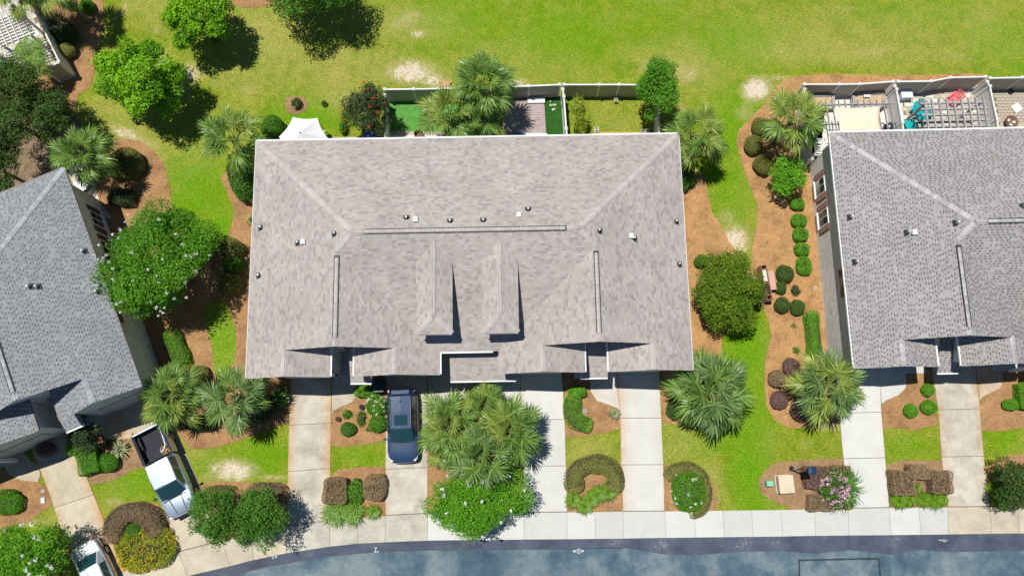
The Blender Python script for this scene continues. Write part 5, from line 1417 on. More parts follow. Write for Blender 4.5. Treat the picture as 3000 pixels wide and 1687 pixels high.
shrub('green dome shrub at the left end bed', (22, 1474), 44, 32, 0.8, 'leaf_clipped', 'dome', 0.06, tone=0.2)
shrub('light green bush behind the green dome shrub', (18, 1448), 34, 16, 0.8, 'leaf_green', 'ball', 0.10, 0.6)
shrub('dark red-leaved shrub in the shade of the angled house', (132, 1317), 28, 20, 0.8, 'leaf_purple', 'ball', 0.09, 0.7)
hedge_path('long green hedge beside the angled house wall', [(503, 985), (517, 1020), (532, 1065)], 52, 0.8, 'leaf_clipped', 0.06, seed=117)
shrub('olive ball shrub between the two front palms', (588, 1095), 26, 25, 0.9, 'leaf_olive', 'ball', 0.06)
shrub('dark shrub mass under the grey-green palm', (765, 1195), 48, 42, 1.1, 'leaf_black', 'ball', 0.09, lump=0.15)
shrub('dark shrub mass under the yellow-green palm', (590, 1238), 56, 26, 0.9, 'leaf_black', 'ball', 0.09, lump=0.15)
shrub('hydrangea with yellow-white flowers at the tan roof corner', (822, 1160), 26, 30, 0.9, 'leaf_green', 'ball', 0.10, 0.7, flowers='petal_cream', nfl=14, fl=0.085)
shrub('upper olive ball shrub against the tan roofed house', (678, 728), 38, 32, 1.0, 'leaf_olive', 'ball', 0.06, tone=0.35)
shrub('bright green loose shrub between the two olive balls', (684, 772), 34, 28, 0.9, 'leaf_green', 'ball', 0.09)
shrub('lower olive ball shrub against the tan roofed house', (672, 832), 38, 34, 1.0, 'leaf_olive', 'ball', 0.06, tone=0.6)
shrub('broad olive dome shrub by the curved bed at the slate-grey roof', (368, 478), 52, 48, 1.25, 'leaf_olive', 'dome', 0.06, tone=0.3)
shrub('dark plant mass at the back corner of the angled house', (355, 578), 48, 30, 1.0, 'leaf_black', 'ball', 0.09, lump=0.18)
shrub('glossy dark green bush beside the white tent', (797, 372), 36, 40, 1.3, 'leaf_green', 'ball', 0.09, tone=0.25)
shrub('rose bush with a coral flower in a round dirt ring', (868, 302), 17, 17, 0.6, 'leaf_dark', 'ball', 0.07, 0.6, flowers='petal_pink', nfl=4, fl=0.07)
shrub('tiny yellow flowering plant near the dirt ring', (949, 303), 9, 9, 0.4, 'leaf_dark', 'ball', 0.06, 0.6, flowers='petal_yellow', nfl=6, fl=0.06)
shrub('red hibiscus plant by the patio edge', (1004, 372), 12, 22, 0.9, 'leaf_green', 'ball', 0.09, 0.35, flowers='petal_red', nfl=4, fl=0.09)
shrub('tall dark shrub under the palm at the left tan eave', (712, 520), 46, 70, 1.6, 'leaf_mid', 'ball', 0.10, lump=0.16)
shrub('dark shrub under the palm at the right tan eave', (2012, 512), 24, 46, 1.2, 'leaf_mid', 'ball', 0.09, lump=0.16)
shrub('olive shrub under the large palm by the front drive', (1985, 1195), 34, 34, 0.9, 'leaf_dark', 'ball', 0.08, lump=0.14)
shrub('dark loose shrub outside the courtyard fence', (185, 95), 44, 40, 1.3, 'leaf_black', 'ball', 0.10, 0.8, lump=0.2, tone=0.7)
shrub('green ball shrub at the top of the courtyard bed', (253, 18), 24, 24, 0.9, 'leaf_clipped', 'ball', 0.08, tone=0.1)
blade_clump('upright grass plant near the courtyard ball shrub', (205, 12), 20, 0.8, 'leaf_green', 160, 121, 0.04)
shrub('olive ball shrub against the courtyard fence', (195, 148), 25, 24, 1.0, 'leaf_olive', 'ball', 0.06, tone=0.8)
shrub('small green plant in the mulch right of the dark balls', (2332, 850), 15, 17, 0.4, 'leaf_dark', 'ball', 0.10, 0.3)
blade_clump('small green grass sprout in the orange mulch above the purple ball', (2332, 1026), 13, 0.3, 'leaf_green', 60, 122, 0.02)
blade_clump('thin dry grass sprout in the mulch by the dark balls', (2325, 953), 12, 0.25, 'leaf_olive', 40, 123, 0.02)
blade_clump('small yellow-green spiky plant at the left tan eave', (735, 645), 20, 0.5, 'palm_yellow', 30, 124, 0.03)
shrub('low dry brown shrub by the centre entrance', (1395, 1150), 30, 16, 0.5, 'leaf_brown', 'ball', 0.09, 0.5, lump=0.2)
shrub('round green shrub touching the big evergreen', (2054, 765), 20, 20, 0.9, 'leaf_mid', 'ball', 0.07)
blade_clump('yellow-green low palm leaves by the front right corner', (2140, 1090), 48, 1.0, 'palm_yellow', 70, 126, 0.05)

# ------------------------------------------------------------------ more materials
mat_plain('vinyl', (0.70, 0.70, 0.68), 0.5, var=0.05)
mat_plain('vinyl_shaded', (0.42, 0.385, 0.345), 0.6, var=0.08)  # white vinyl with the brown-grey of its shaded side put into the colour
mat_plain('wood_grey', (0.34, 0.325, 0.33), 0.8, var=0.22, scale=9)
mat_plain('wood_red', (0.30, 0.155, 0.11), 0.7, var=0.25, scale=9)
mat_plain('wood_pink', (0.52, 0.31, 0.25), 0.7, var=0.15, scale=9)
mat_plain('wood_orange', (0.60, 0.37, 0.17), 0.75, var=0.15)
mat_plain('wood_white', (0.72, 0.71, 0.68), 0.6, var=0.08)
mat_plain('turf_light', (0.085, 0.26, 0.045), 0.9, var=0.18, scale=3)
mat_plain('turf_dark', (0.018, 0.085, 0.008), 0.9, var=0.3, scale=5)
mat_plain('canvas_white', (0.74, 0.74, 0.75), 0.7, var=0.03)
mat_plain('canvas_beige', (0.70, 0.60, 0.46), 0.8, var=0.03)
mat_plain('plastic_teal', (0.0, 0.36, 0.38), 0.45, var=0.08)
mat_plain('plastic_coral', (0.80, 0.16, 0.18), 0.45, var=0.08)
mat_plain('plastic_white', (0.62, 0.66, 0.74), 0.4, var=0.04)
mat_plain('plastic_bin', (0.012, 0.04, 0.045), 0.45, var=0.1)
mat_plain('steel_black', (0.02, 0.024, 0.034), 0.4, var=0.15)
mat_plain('lamp_cap', (0.02, 0.045, 0.10), 0.3, var=0.1)
mat_plain('rust_brown', (0.16, 0.075, 0.05), 0.6, var=0.3)
mat_plain('stone_pale', (0.50, 0.46, 0.38), 0.9, var=0.25, scale=3, bump=0.01)
mat_plain('stone_tan', (0.42, 0.36, 0.29), 0.9, var=0.2, scale=3, bump=0.01)
mat_plain('stone_white', (0.62, 0.60, 0.54), 0.9, var=0.12, scale=3)
mat_plain('gravel_tan', (0.55, 0.42, 0.27), 0.9, var=0.3, scale=20)
mat_plain('utility_green', (0.22, 0.50, 0.34), 0.5, var=0.08)
mat_plain('utility_beige', (0.60, 0.50, 0.36), 0.6, var=0.14, scale=1.2)
mat_plain('tarp_blue', (0.02, 0.09, 0.30), 0.5, var=0.2)
mat_plain('pool_blue', (0.01, 0.22, 0.40), 0.2, var=0.1)
mat_plain('cover_grey', (0.26, 0.29, 0.33), 0.7, var=0.1)

# ------------------------------------------------------------------ vinyl fences: posts with caps, boarded panels, top rails
FH = 1.85
def fence(label, pix, z=FH, panel='vinyl_shaded', sub=2.0, skip=()):
    """pix: sighted post tops along the run"""
    pts = [P(x, y, z) for x, y in pix]
    o0 = Vector((pts[0].x, pts[0].y, 0))
    root = thing('vinyl_fence', label, 'fence', o0)
    for i, p in enumerate(pts):
        q = Vector((p.x, p.y, 0)) - o0
        ps = MB().box(q + Vector((0, 0, z / 2)), (0.13, 0.13, z)).build('post', MATS['vinyl'], root)
        m = MB().box(q + Vector((0, 0, z + 0.02)), (0.19, 0.19, 0.04)); m.add([q + Vector((sx * 0.085, sy * 0.085, z + 0.04)) for sx, sy in ((-1, -1), (1, -1), (1, 1), (-1, 1))] + [q + Vector((0, 0, z + 0.11))], [(0, 1, 4), (1, 2, 4), (2, 3, 4), (3, 0, 4)])
        m.build('post_cap', MATS['vinyl'], ps)
    for i in range(len(pts) - 1):
        if i in skip: continue
        a = Vector((pts[i].x, pts[i].y, 0)) - o0; b = Vector((pts[i + 1].x, pts[i + 1].y, 0)) - o0
        d = (b - a); L = d.length; d.normalize(); a = a + d * 0.06; b = b - d * 0.06; L -= 0.12
        if L < 0.2: continue
        nb = max(2, int(L / 0.18)); pn = MB()
        for k in range(nb):
            c0 = a + d * (L * k / nb + 0.008); c1 = a + d * (L * (k + 1) / nb - 0.008)
            pn.beam(c0 + Vector((0, 0, z * 0.5)), c1 + Vector((0, 0, z * 0.5)), 0.03, z - 0.22)
        pn.beam(a + Vector((0, 0, z * 0.5)), b + Vector((0, 0, z * 0.5)), 0.018, z - 0.22)
        pn.build('panel', MATS[panel], root)["kind"] = 'stuff'
        MB().beam(a + Vector((0, 0, z - 0.07)), b + Vector((0, 0, z - 0.07)), 0.09, 0.12).build('top_rail', MATS['vinyl'], root)
        MB().beam(a + Vector((0, 0, 0.08)), b + Vector((0, 0, 0.08)), 0.06, 0.12).build('bottom_rail', MATS['vinyl'], root)
    return root
fence('rear vinyl fence behind the bright artificial turf', [(1127, 262), (1212, 261), (1281, 260), (1370, 257), (1465, 255), (1549, 252), (1640, 248)])
fence('rear vinyl fence behind the small grass yard', [(1653, 248), (1756, 248), (1814, 248), (1905, 249), (1932, 250)])
fence('white divider fence between the deck and the small grass yard', [(1649, 262), (1652, 283), (1659, 377), (1662, 410)], panel='vinyl')
fence('short white side fence at the right end of the grass yard', [(1930, 275), (1931, 374), (1932, 405)], panel='vinyl')
fence('left side fence between the lawn yard and the artificial turf', [(1127, 280), (1129, 340), (1130, 410)], panel='vinyl')
fence('rear vinyl fence behind the shade sail patio', [(2357, 247), (2459, 247), (2519, 246), (2617, 239)])
fence('rear vinyl fence behind the teal chair patio', [(2631, 239), (2729, 238), (2785, 227), (2888, 225)])
fence('rear vinyl fence at the last patio', [(2901, 229), (2994, 227), (3090, 226)])
fence('divider fence between shade sail and teal chair patios', [(2622, 253), (2627, 262), (2644, 358), (2648, 385)], panel='vinyl')
fence('divider fence between teal chair and fire bowl patios', [(2893, 240), (2901, 253), (2922, 349), (2926, 380)], panel='vinyl')
fence('left side fence of the shade sail patio along the mulch', [(2357, 262), (2359, 271), (2369, 370), (2380, 465)], panel='vinyl')
fence('white courtyard fence with shaded outer face', [(92, -10), (105, 38), (130, 93), (172, 180)], z=2.0, panel='vinyl')
fence('short end wall fence of the courtyard', [(170, 184), (128, 202)], z=2.0, panel='vinyl_shaded')

# ------------------------------------------------------------------ yard floors
def floor(name, pix, mat, z, label, sharp=True):
    return sheet(name, wpts(pix), MATS[mat], z, label=label)
def pavers(name, label, pix, mats, size, z, seed, ang=0.0, gap=0.012, base='joint_dirt'):
    """individually laid slabs, kept where their middle lies in the outline"""
    poly = wpts(pix); rnd = random.Random(seed)
    root = sheet(name, poly, MATS[base], z - 0.02, label=label)
    cx = sum(p[0] for p in poly) / len(poly); cy = sum(p[1] for p in poly) / len(poly)
    ex = max(math.hypot(p[0] - cx, p[1] - cy) for p in poly)
    ca, sa = math.cos(ang), math.sin(ang); meshes = []
    for m in mats:
        me = MB().box((0, 0, 0), (size[0] - gap * 2, size[1] - gap * 2, 0.035)).build('paver', MATS[m]); meshes.append(me.data); bpy.data.objects.remove(me)
    n = 0; k = int(ex / min(size)) + 1
    for i in range(-k, k + 1):
        for j in range(-k, k + 1):
            u = (i + (0.5 if j % 2 else 0)) * size[0]; v = j * size[1]
            x = cx + u * ca - v * sa; y = cy + u * sa + v * ca
            if not in_poly(x, y, poly) or n >= 300: continue
            o = bpy.data.objects.new('paver', rnd.choice(meshes)); link(o, root); n += 1
            o.location = (x, y, z + rnd.uniform(-0.003, 0.003)); o.rotation_euler = (0, 0, ang + rnd.uniform(-0.01, 0.01))
    return root
floor('artificial_turf', [(1138, 290), (1440, 288), (1440, 386), (1136, 386)], 'turf_light', 0.02, 'bright artificial turf with a faint seam')
floor('gravel_strip', [(1138, 386), (1440, 386), (1440, 398), (1136, 398)], 'stone_tan', 0.024, 'gravel strip beside the patio')
floor('patio', [(1136, 397), (1440, 397), (1440, 440), (1136, 440)], 'stone_white', 0.05, 'pale concrete patio strip behind the tan-roofed house')
floor('artificial_turf', [(1594, 284), (1652, 284), (1664, 425), (1602, 425)], 'turf_dark', 0.02, 'dark artificial turf strip beside the deck')
floor('patio', [(940, 402), (1066, 402), (1066, 430), (940, 430)], 'stone_tan', 0.04, 'tan patio strip beside the white tent')
floor('patio', [(2365, 275), (2640, 268), (2660, 480), (2385, 520)], 'stone_white', 0.03, 'light grey patio floor under the shade sail')
pavers('paver_patio', 'mottled stone paver patio with the teal chairs', [(2640, 262), (2885, 250), (2930, 420), (2660, 440)], ('stone_pale', 'stone_white', 'stone_pale', 'stone_tan'), (0.42, 0.30), 0.045, 5, 0.02)
pavers('paver_patio', 'tan paver patio with the fire bowl', [(2906, 262), (3060, 258), (3100, 372), (2928, 380)], ('stone_tan', 'stone_tan'), (0.30, 0.22), 0.045, 6, 0.02)
floor('patio', [(2930, 362), (3100, 352), (3100, 440), (2935, 440)], 'stone_white', 0.05, 'pale concrete strip at the fire bowl')
pavers('courtyard_floor', 'pale square pavers of the walled courtyard', [(95, 20), (165, 190), (130, 205), (-60, 260), (-60, -30), (60, -30)], ('stone_white', 'stone_pale'), (0.45, 0.45), 0.06, 7, R(24))
floor('patio', [(185, 470), (225, 462), (272, 510), (292, 590), (330, 640), (260, 640)], 'stone_pale', 0.045, 'small pale patio at the corner of the angled house')

# wooden deck with separate planks
def deck():
    a, b, c, d = P(1478, 292, 0.12), P(1594, 290, 0.12), P(1600, 392, 0.12), P(1470, 394, 0.12)
    o0 = Vector((a.x, a.y, 0)); root = thing('wooden_deck', 'purple-grey wooden plank deck in the back yard', 'deck', o0)
    n = 20
    for i in range(n):
        l0, l1 = a.lerp(d, (i + 0.06) / n) - o0, a.lerp(d, (i + 0.94) / n) - o0; r0, r1 = b.lerp(c, (i + 0.06) / n) - o0, b.lerp(c, (i + 0.94) / n) - o0
        mb = MB().prism([(p.x, p.y) for p in (l0, r0, r1, l1)], 0.08, 0.12 + 0.003 * (i % 3)); mb.build('plank', MATS['deck_wood'], root)
    MB().prism([((p - o0).x, (p - o0).y) for p in (a, b, c, d)], 0.0, 0.075).build('frame', MATS['wood_red'], root)
mat_plain('deck_wood', (0.40, 0.325, 0.325), 0.8, var=0.18, scale=4)
deck()

def slab_thing(name, label, cat, pix, z0, z1, mat, bevel=0.01, parts=()):
    w = wpts(pix, z1); cx = sum(p[0] for p in w) / len(w); cy = sum(p[1] for p in w) / len(w)
    root = thing(name, label, cat, (cx, cy, z0))
    MB().prism([(x - cx, y - cy) for x, y in w], 0, z1 - z0).build('body', MATS[mat], root, bevel=bevel)
    return root, Vector((cx, cy, 0))
r_, _ = slab_thing('deck_step', 'white painted board lying at the deck fence', 'step', [(1545, 287), (1596, 285), (1597, 301), (1546, 302)], 0.125, 0.28, 'wood_white')
MB().box((0, 0.08, 0.16), (0.9, 0.12, 0.02)).build('tread', MATS['plastic_white'], r_)
r_, _ = slab_thing('bench_step', 'white step at the house end of the deck', 'step', [(1540, 391), (1603, 391), (1604, 405), (1538, 405)], 0.0, 0.3, 'wood_white')
MB().box((0, 0.0, 0.31), (1.2, 0.05, 0.02)).build('tread', MATS['plastic_white'], r_)
r_, _ = slab_thing('pool_cover', 'blue plastic tub cover by the deck', 'cover', [(1500, 392), (1532, 388), (1541, 405), (1496, 406)], 0.125, 0.3, 'pool_blue', 0.03)
MB().box((0, 0, 0.18), (0.7, 0.04, 0.03)).build('handle', MATS['plastic_white'], r_)
r_, _ = slab_thing('plank_stack', 'orange wooden boards along the house wall', 'boards', [(1735, 389), (1880, 387), (1880, 399), (1735, 400)], 0.0, 0.15, 'wood_orange')
for k in range(2): MB().box((0, -0.08 + 0.16 * k, 0.16), (3.1, 0.13, 0.03)).build('board', MATS['wood_orange'], r_)
for x, y, s, lab, mt in ((1805, 293, 0.16, 'upright tan block beside the yard fence', 'stone_tan'), (1882, 388, 0.17, 'grey concrete block at the end of the boards', 'cover_grey'), (1896, 386, 0.2, 'tan concrete block beside the grey one', 'stone_tan'), (1748, 380, 0.2, 'flat pale stone at the boards end', 'stone_pale')):
    p = P(x, y, 0.3); t = thing('concrete_block', lab, 'block', (p.x, p.y, 0), 0.1)
    MB().box((0, 0, 0.15), (s * 1.6, s * 1.9, 0.3)).build('body', MATS[mt], t, bevel=0.015)
    for k in (-1, 1): MB().box((0, k * s * 0.45, 0.301), (s * 0.8, s * 0.5, 0.008)).build('core_hole', MATS['vent_black'], t)
# steppers on the dark turf
SL = ['nearest the white step board', 'beside the divider fence, upper one', 'next to the deck edge', 'lowest by the divider fence', 'in the middle of the cluster', 'lowest toward the deck']
for i, (x, y) in enumerate(((1612, 298), (1627, 308), (1613, 309), (1625, 320), (1621, 308), (1620, 322))):
    p = P(x, y); t = thing('stepping_stone', 'small pale stone on dark turf, ' + SL[i], 'stone', (p.x, p.y, 0.02), 0, 'pale stones on the dark turf')
    MB().lathe((0, 0, 0), [(0.05 + 0.012 * (i % 3), 0), (0.06 + 0.012 * (i % 3), 0.015), (0.03, 0.03)], 9).build('stone', MATS['stone_pale'], t)

# ------------------------------------------------------------------ canopy tent
def tent():
    z0, zt, n = 2.1, 2.95, 6
    c = P(889, 404, 2.1); root = thing('canopy_tent', 'white six-sided peaked canopy tent against the back eave', 'tent', (c.x, c.y, 0), R(-2))
    h = 1.6; V = [(0, 0, zt)]; F = []; per = 8; rings = 7
    for j in range(1, rings + 1):
        r = j / rings
        for i in range(n * per):
            k, f = divmod(i, per); f /= per
            a0, a1 = R(60 * k), R(60 * (k + 1))
            p = Vector((math.cos(a0), math.sin(a0), 0)).lerp(Vector((math.cos(a1), math.sin(a1), 0)), f) * h * r
            p *= 1 - 0.07 * math.sin(math.pi * f) * r ** 2          # hems curve in between the corners
            V.append((p.x, p.y, z0 + (zt - z0) * (1 - r) ** 1.12 - 0.10 * math.sin(math.pi * f) * (1 - r) * r * 2))
    m = n * per
    F += [(0, 1 + i, 1 + (i + 1) % m) for i in range(m)]
    for j in range(rings - 1): F += [(1 + j * m + i, 1 + (j + 1) * m + i, 1 + (j + 1) * m + (i + 1) % m, 1 + j * m + (i + 1) % m) for i in range(m)]
    o = MB().add(V, F).build('canopy', MATS['canvas_white'], root)
    o.modifiers.new('thick', 'SOLIDIFY').thickness = 0.02
    for k in range(n):
        x, y = h * 0.96 * math.cos(R(60 * k)), h * 0.96 * math.sin(R(60 * k))
        q = MB().tube([(x, y, 0), (x, y, z0 - 0.01)], 0.025, 8).build('leg', MATS['metal_grey'], root)
        MB().box((x, y, 0.01), (0.12, 0.12, 0.02)).build('foot', MATS['metal_grey'], q)
    MB().lathe((0, 0, zt - 0.05), [(0.05, 0), (0.04, 0.08), (0.01, 0.1)], 8).build('peak_cap', MATS['steel_black'], root)
tent()

# ------------------------------------------------------------------ pergolas
def pergola(label, A, B, C, z, n_long, n_cross, mat, w=0.09, post=0.14, name='pergola', over=0.25, double=True):
    """A-B: first side, A-C: second side, sighted at height z; n_long rafters parallel to A-B, n_cross to A-C"""
    a, b, c = P(*A, z), P(*B, z), P(*C, z); o0 = Vector((a.x, a.y, 0)); a, b, c = a - o0, b - o0, c - o0
    root = thing(name, label, 'pergola', o0)
    u = (b - a); v = (c - a); un, vn = u.normalized(), v.normalized()
    for i in range(n_long):
        s = a + v * (i / (n_long - 1)); MB().beam(s - un * over, s + u + un * over, w, 0.16).build('beam', MATS[mat], root)
    for i in range(n_cross):
        s = a + u * (i / (n_cross - 1)) + Vector((0, 0, 0.13)); MB().beam(s - vn * over, s + v + vn * over, w * 0.7, 0.12).build('rafter', MATS[mat], root)
    for s in (a, a + u, a + v, a + u + v):
        s = s + (a + u / 2 + v / 2 - s) * 0.06
        MB().box((s.x, s.y, (z - 0.09) / 2), (post, post, z - 0.09)).build('post', MATS[mat], root)
    return root
pergola('grey wooden pergola carrying the beige shade sail', (2418, 308), (2604, 304), (2436, 420), 2.5, 2, 11, 'wood_grey', 0.07)
pergola('grey wooden pergola shading the paver patio', (2706, 304), (2878, 300), (2716, 372), 2.5, 5, 9, 'wood_grey', 0.13)
pergola('white slatted pergola in the walled courtyard', (-60, 84), (60, 35), (-30, 150), 2.6, 9, 8, 'wood_white', 0.06)
def sail():
    z = 2.84; cs = [P(x, y, z) for x, y in ((2446, 315), (2580, 311), (2583, 385), (2459, 388))]
    o0 = sum(cs, Vector()) / 4; root = thing('shade_sail', 'beige shade sail stretched over the grey pergola', 'shade sail', (o0.x, o0.y, 0))
    V = []; F = []; n = 12
    for j in range(n + 1):
        for i in range(n + 1):
            s, t = i / n, j / n
            # edges curve in, cloth dips in the middle
            si = 0.5 + (s - 0.5) * (1 - 0.09 * math.sin(math.pi * t)); ti = 0.5 + (t - 0.5) * (1 - 0.09 * math.sin(math.pi * s))
            p = cs[0].lerp(cs[1], si).lerp(cs[3].lerp(cs[2], si), ti) - o0
            V.append((p.x, p.y, z + 0.03 * math.sin(math.pi * s) * math.sin(math.pi * t)))
    for j in range(n):
        for i in range(n): a = j * (n + 1) + i; F.append((a, a + 1, a + n + 2, a + n + 1))
    o = MB().add(V, F).build('cloth', MATS['canvas_beige'], root, smooth=True); o.modifiers.new('t', 'SOLIDIFY').thickness = 0.012
    for p in cs:
        q = p - o0; q.z = z; MB().tube([q, q + (q.xy.to_3d().normalized()) * 0.16 + Vector((0, 0, 0.0))], 0.012, 6).build('corner_ring', MATS['metal_grey'], root)
sail()
# side trellis by the house corner
p0 = P(2392, 396, 1.2); t = thing('slatted_bench', 'white slatted storage bench beside the house corner', 'bench', (p0.x, p0.y, 0), R(1))
for k in range(9): MB().box((0.35, -0.12 - k * 0.12, 0.75), (0.75, 0.085, 0.03)).build('slat', MATS['wood_white'], t)
for sx in (0, 0.7):
    for sy in (-0.1, -1.1): MB().box((sx, sy, 0.36), (0.07, 0.07, 0.72)).build('leg', MATS['wood_white'], t)
MB().box((0.35, -1.2, 0.55), (0.75, 0.05, 0.3)).build('end_rail', MATS['wood_white'], t)

# ------------------------------------------------------------------ raised planters with tan gravel
def planter(label, pix, h=0.5):
    ps = [P(x, y, h) for x, y in pix]; o0 = Vector((ps[0].x, ps[0].y, 0)); root = thing('raised_planter', label, 'planter', o0)
    q = [p - o0 for p in ps]; c = sum(q, Vector()) / 4
    for i in range(4):
        a, b = q[i].copy(), q[(i + 1) % 4].copy(); a.z = b.z = h / 2
        MB().beam(a, b, 0.06, h).build('side_board', MATS['wood_grey'], root)
        a.z = b.z = h + 0.02; ai, bi = a.lerp(Vector((c.x, c.y, a.z)), 0.06), b.lerp(Vector((c.x, c.y, a.z)), 0.06)
        MB().beam(ai, bi, 0.2, 0.03).build('cap_board', MATS['wood_grey'], root)
    rng = np.random.default_rng(3); mb = MB()
    mb.prism([(x.x, x.y) for x in [v.lerp(c, 0.05) for v in q]], 0.02, h - 0.06)
    for k in range(260):
        s, t_ = rng.uniform(0.1, 0.9, 2); p = q[0].lerp(q[1], s).lerp(q[3].lerp(q[2], s), t_); r = rng.uniform(0.03, 0.06)
        mb.box((p.x, p.y, h - 0.05), (r, r, r), rz=rng.uniform(0, 3), rx=rng.uniform(0, 1))
    o = mb.build('gravel', MATS['gravel_tan'], root); o["kind"] = 'stuff'
    return root
planter('grey raised planter full of tan gravel at the fence corner', [(2372, 280), (2442, 277), (2446, 316), (2378, 320)])
planter('grey raised planter with gravel behind the shade sail', [(2498, 275), (2596, 271), (2600, 310), (2502, 314)])
p = P(2540, 282, 0.6); t = thing('planter_sign', 'small white box resting in the gravel planter', 'box', (p.x, p.y, 0.53)); MB().box((0, 0, 0.06), (0.45, 0.18, 0.12)).build('body', MATS['plastic_white'], t, bevel=0.02); MB().box((0, 0, 0.125), (0.3, 0.1, 0.012)).build('lid', MATS['vinyl'], t)

# deck box, grill, chairs, fire bowl ...
p = P(2642, 273, 0.65); t = thing('deck_box', 'pale blue-white storage box at the divider fence', 'storage box', (p.x + 0.35, p.y, 0), R(3))
MB().box((0, 0, 0.3), (0.72, 0.62, 0.6)).build('body', MATS['plastic_white'], t, bevel=0.03); MB().box((0, 0, 0.63), (0.78, 0.68, 0.07)).build('lid', MATS['plastic_white'], t, bevel=0.03); MB().box((0, -0.35, 0.5), (0.16, 0.03, 0.05)).build('latch', MATS['metal_grey'], t)
p = P(2612, 372, 0.9); t = thing('barbecue_grill', 'black square grill under the pergola edge', 'grill', (p.x, p.y, 0), R(2))
MB().box((0, 0, 0.45), (0.55, 0.5, 0.8)).build('cabinet', MATS['steel_black'], t, bevel=0.02); MB().box((0, 0, 0.92), (0.62, 0.56, 0.14)).build('lid', MATS['steel_black'], t, bevel=0.04); MB().box((-0.18, 0.02, 0.995), (0.08, 0.14, 0.02)).build('gauge', MATS['plastic_white'], t)
for sx in (-0.4, 0.4): MB().box((sx, 0, 0.85), (0.2, 0.45, 0.03)).build('side_shelf', MATS['steel_black'], t)

def adirondack(label, pix, rz, mat):
    p = P(*pix, 0.5); root = thing('adirondack_chair', label, 'chair', (p.x, p.y, 0.045), rz, 'plastic adirondack chairs')
    for i in range(5): MB().box((0, 0.28 - i * 0.115, 0.36 - (4 - i) * 0.02), (0.52, 0.1, 0.025)).build('seat_slat', MATS[mat], root)
    for i in range(5):
        x = (i - 2) * 0.115; h = 0.78 - 0.05 * abs(i - 2)
        MB().beam(Vector((x, -0.22, 0.28)), Vector((x * 1.25, -0.22 - 0.33 * h, 0.28 + 0.9 * h)), 0.1, 0.025, up=Vector((0, 1, 0.3))).build('back_slat', MATS[mat], root)
    for sx in (-1, 1):
        MB().box((sx * 0.34, 0.0, 0.55), (0.13, 0.72, 0.03)).build('armrest', MATS[mat], root, bevel=0.01)
        MB().box((sx * 0.32, 0.30, 0.27), (0.05, 0.09, 0.54)).build('front_leg', MATS[mat], root)
        MB().beam(Vector((sx * 0.29, 0.3, 0.34)), Vector((sx * 0.29, -0.52, 0.04)), 0.04, 0.11).build('rear_leg', MATS[mat], root)
        MB().beam(Vector((sx * 0.33, -0.28, 0.5)), Vector((sx * 0.31, -0.33, 0.2)), 0.04, 0.05).build('arm_brace', MATS[mat], root)
    return root
adirondack('teal adirondack chair turned toward the pergola corner', (2691, 318), R(150), 'plastic_teal')
adirondack('teal adirondack chair half under the pergola', (2708, 340), R(130), 'plastic_teal')
adirondack('teal adirondack chair against the house eave', (2667, 364), R(20), 'plastic_teal')
adirondack('coral pink adirondack chair behind the pergola', (2797, 290), R(125), 'plastic_coral')
def fire_bowl(label, pix, r):
    p = P(*pix, 0.35); t = thing('fire_bowl', label, 'fire pit', (p.x, p.y, 0.05))
    MB().lathe((0, 0, 0), [(r * 0.35, 0.12), (r * 0.7, 0.18), (r, 0.36), (r * 1.06, 0.38), (r * 0.96, 0.37), (r * 0.6, 0.22), (0.05, 0.19)], 20).build('bowl', MATS['rust_brown'], t, smooth=True)
    for k in range(3): MB().tube([(r * 0.5 * math.cos(k * 2.1), r * 0.5 * math.sin(k * 2.1), 0.16), (r * 0.8 * math.cos(k * 2.1), r * 0.8 * math.sin(k * 2.1), 0)], 0.02, 6).build('leg', MATS['rust_brown'], t)
    m = MB()
    for k in range(3): MB().box((0.12 * math.cos(k * 2.3) * 1.6, 0.12 * math.sin(k * 2.3) * 1.6, 0.27), (0.22, 0.15, 0.1), rz=k * 1.3).build('ash_block', MATS['stone_white'], t, bevel=0.02)
fire_bowl('round rusty fire bowl with white ash beside the eave', (2962, 358), 0.42)
p = P(2962, 268, 0.25); t = thing('flower_pot', 'small dark empty pot at the last patio fence', 'pot', (p.x, p.y, 0.05)); MB().lathe((0, 0, 0), [(0.09, 0), (0.13, 0.24), (0.145, 0.25), (0.12, 0.23), (0.1, 0.15)], 14).build('pot', MATS['steel_black'], t, smooth=True); MB().lathe((0, 0, 0.15), [(0.1, 0), (0.05, 0.03)], 10).build('soil', MATS['twigs'], t)
p = P(2979, 317, 0.12); t = thing('floor_cushion', 'square white cushion lying on the tan pavers', 'cushion', (p.x, p.y, 0.06), R(33))
MB().box((0, 0, 0.07), (0.56, 0.56, 0.13)).build('cushion', MATS['canvas_white'], t, bevel=0.05); MB().box((0, 0, 0.07), (0.59, 0.59, 0.015)).build('piping', MATS['canvas_white'], t)
# backyard odds: round wooden chair, blue tub, door frame
p = P(1228, 400, 0.4); t = thing('barrel_chair', 'round brown wooden barrel chair on the patio strip', 'chair', (p.x, p.y, 0.05))
MB().lathe((0, 0, 0), [(0.26, 0), (0.3, 0.35), (0.28, 0.36), (0.05, 0.36)], 18).build('seat', MATS['rust_brown'], t, smooth=True)
for k in range(9):
    a = R(20 + k * 17.5); MB().box((0.31 * math.cos(a), 0.31 * math.sin(a), 0.5), (0.03, 0.085, 0.5), rz=a).build('back_stave', MATS['rust_brown'], t)
p = P(1086, 401, 0.7); t = thing('storage_tub', 'dark blue storage tub under the crape myrtle', 'tub', (p.x, p.y, 0)); MB().box((0, 0, 0.35), (0.95, 0.7, 0.7)).build('body', MATS['tarp_blue'], t, bevel=0.04); MB().box((0, 0, 0.72), (1.0, 0.76, 0.06)).build('lid', MATS['tarp_blue'], t, bevel=0.02)
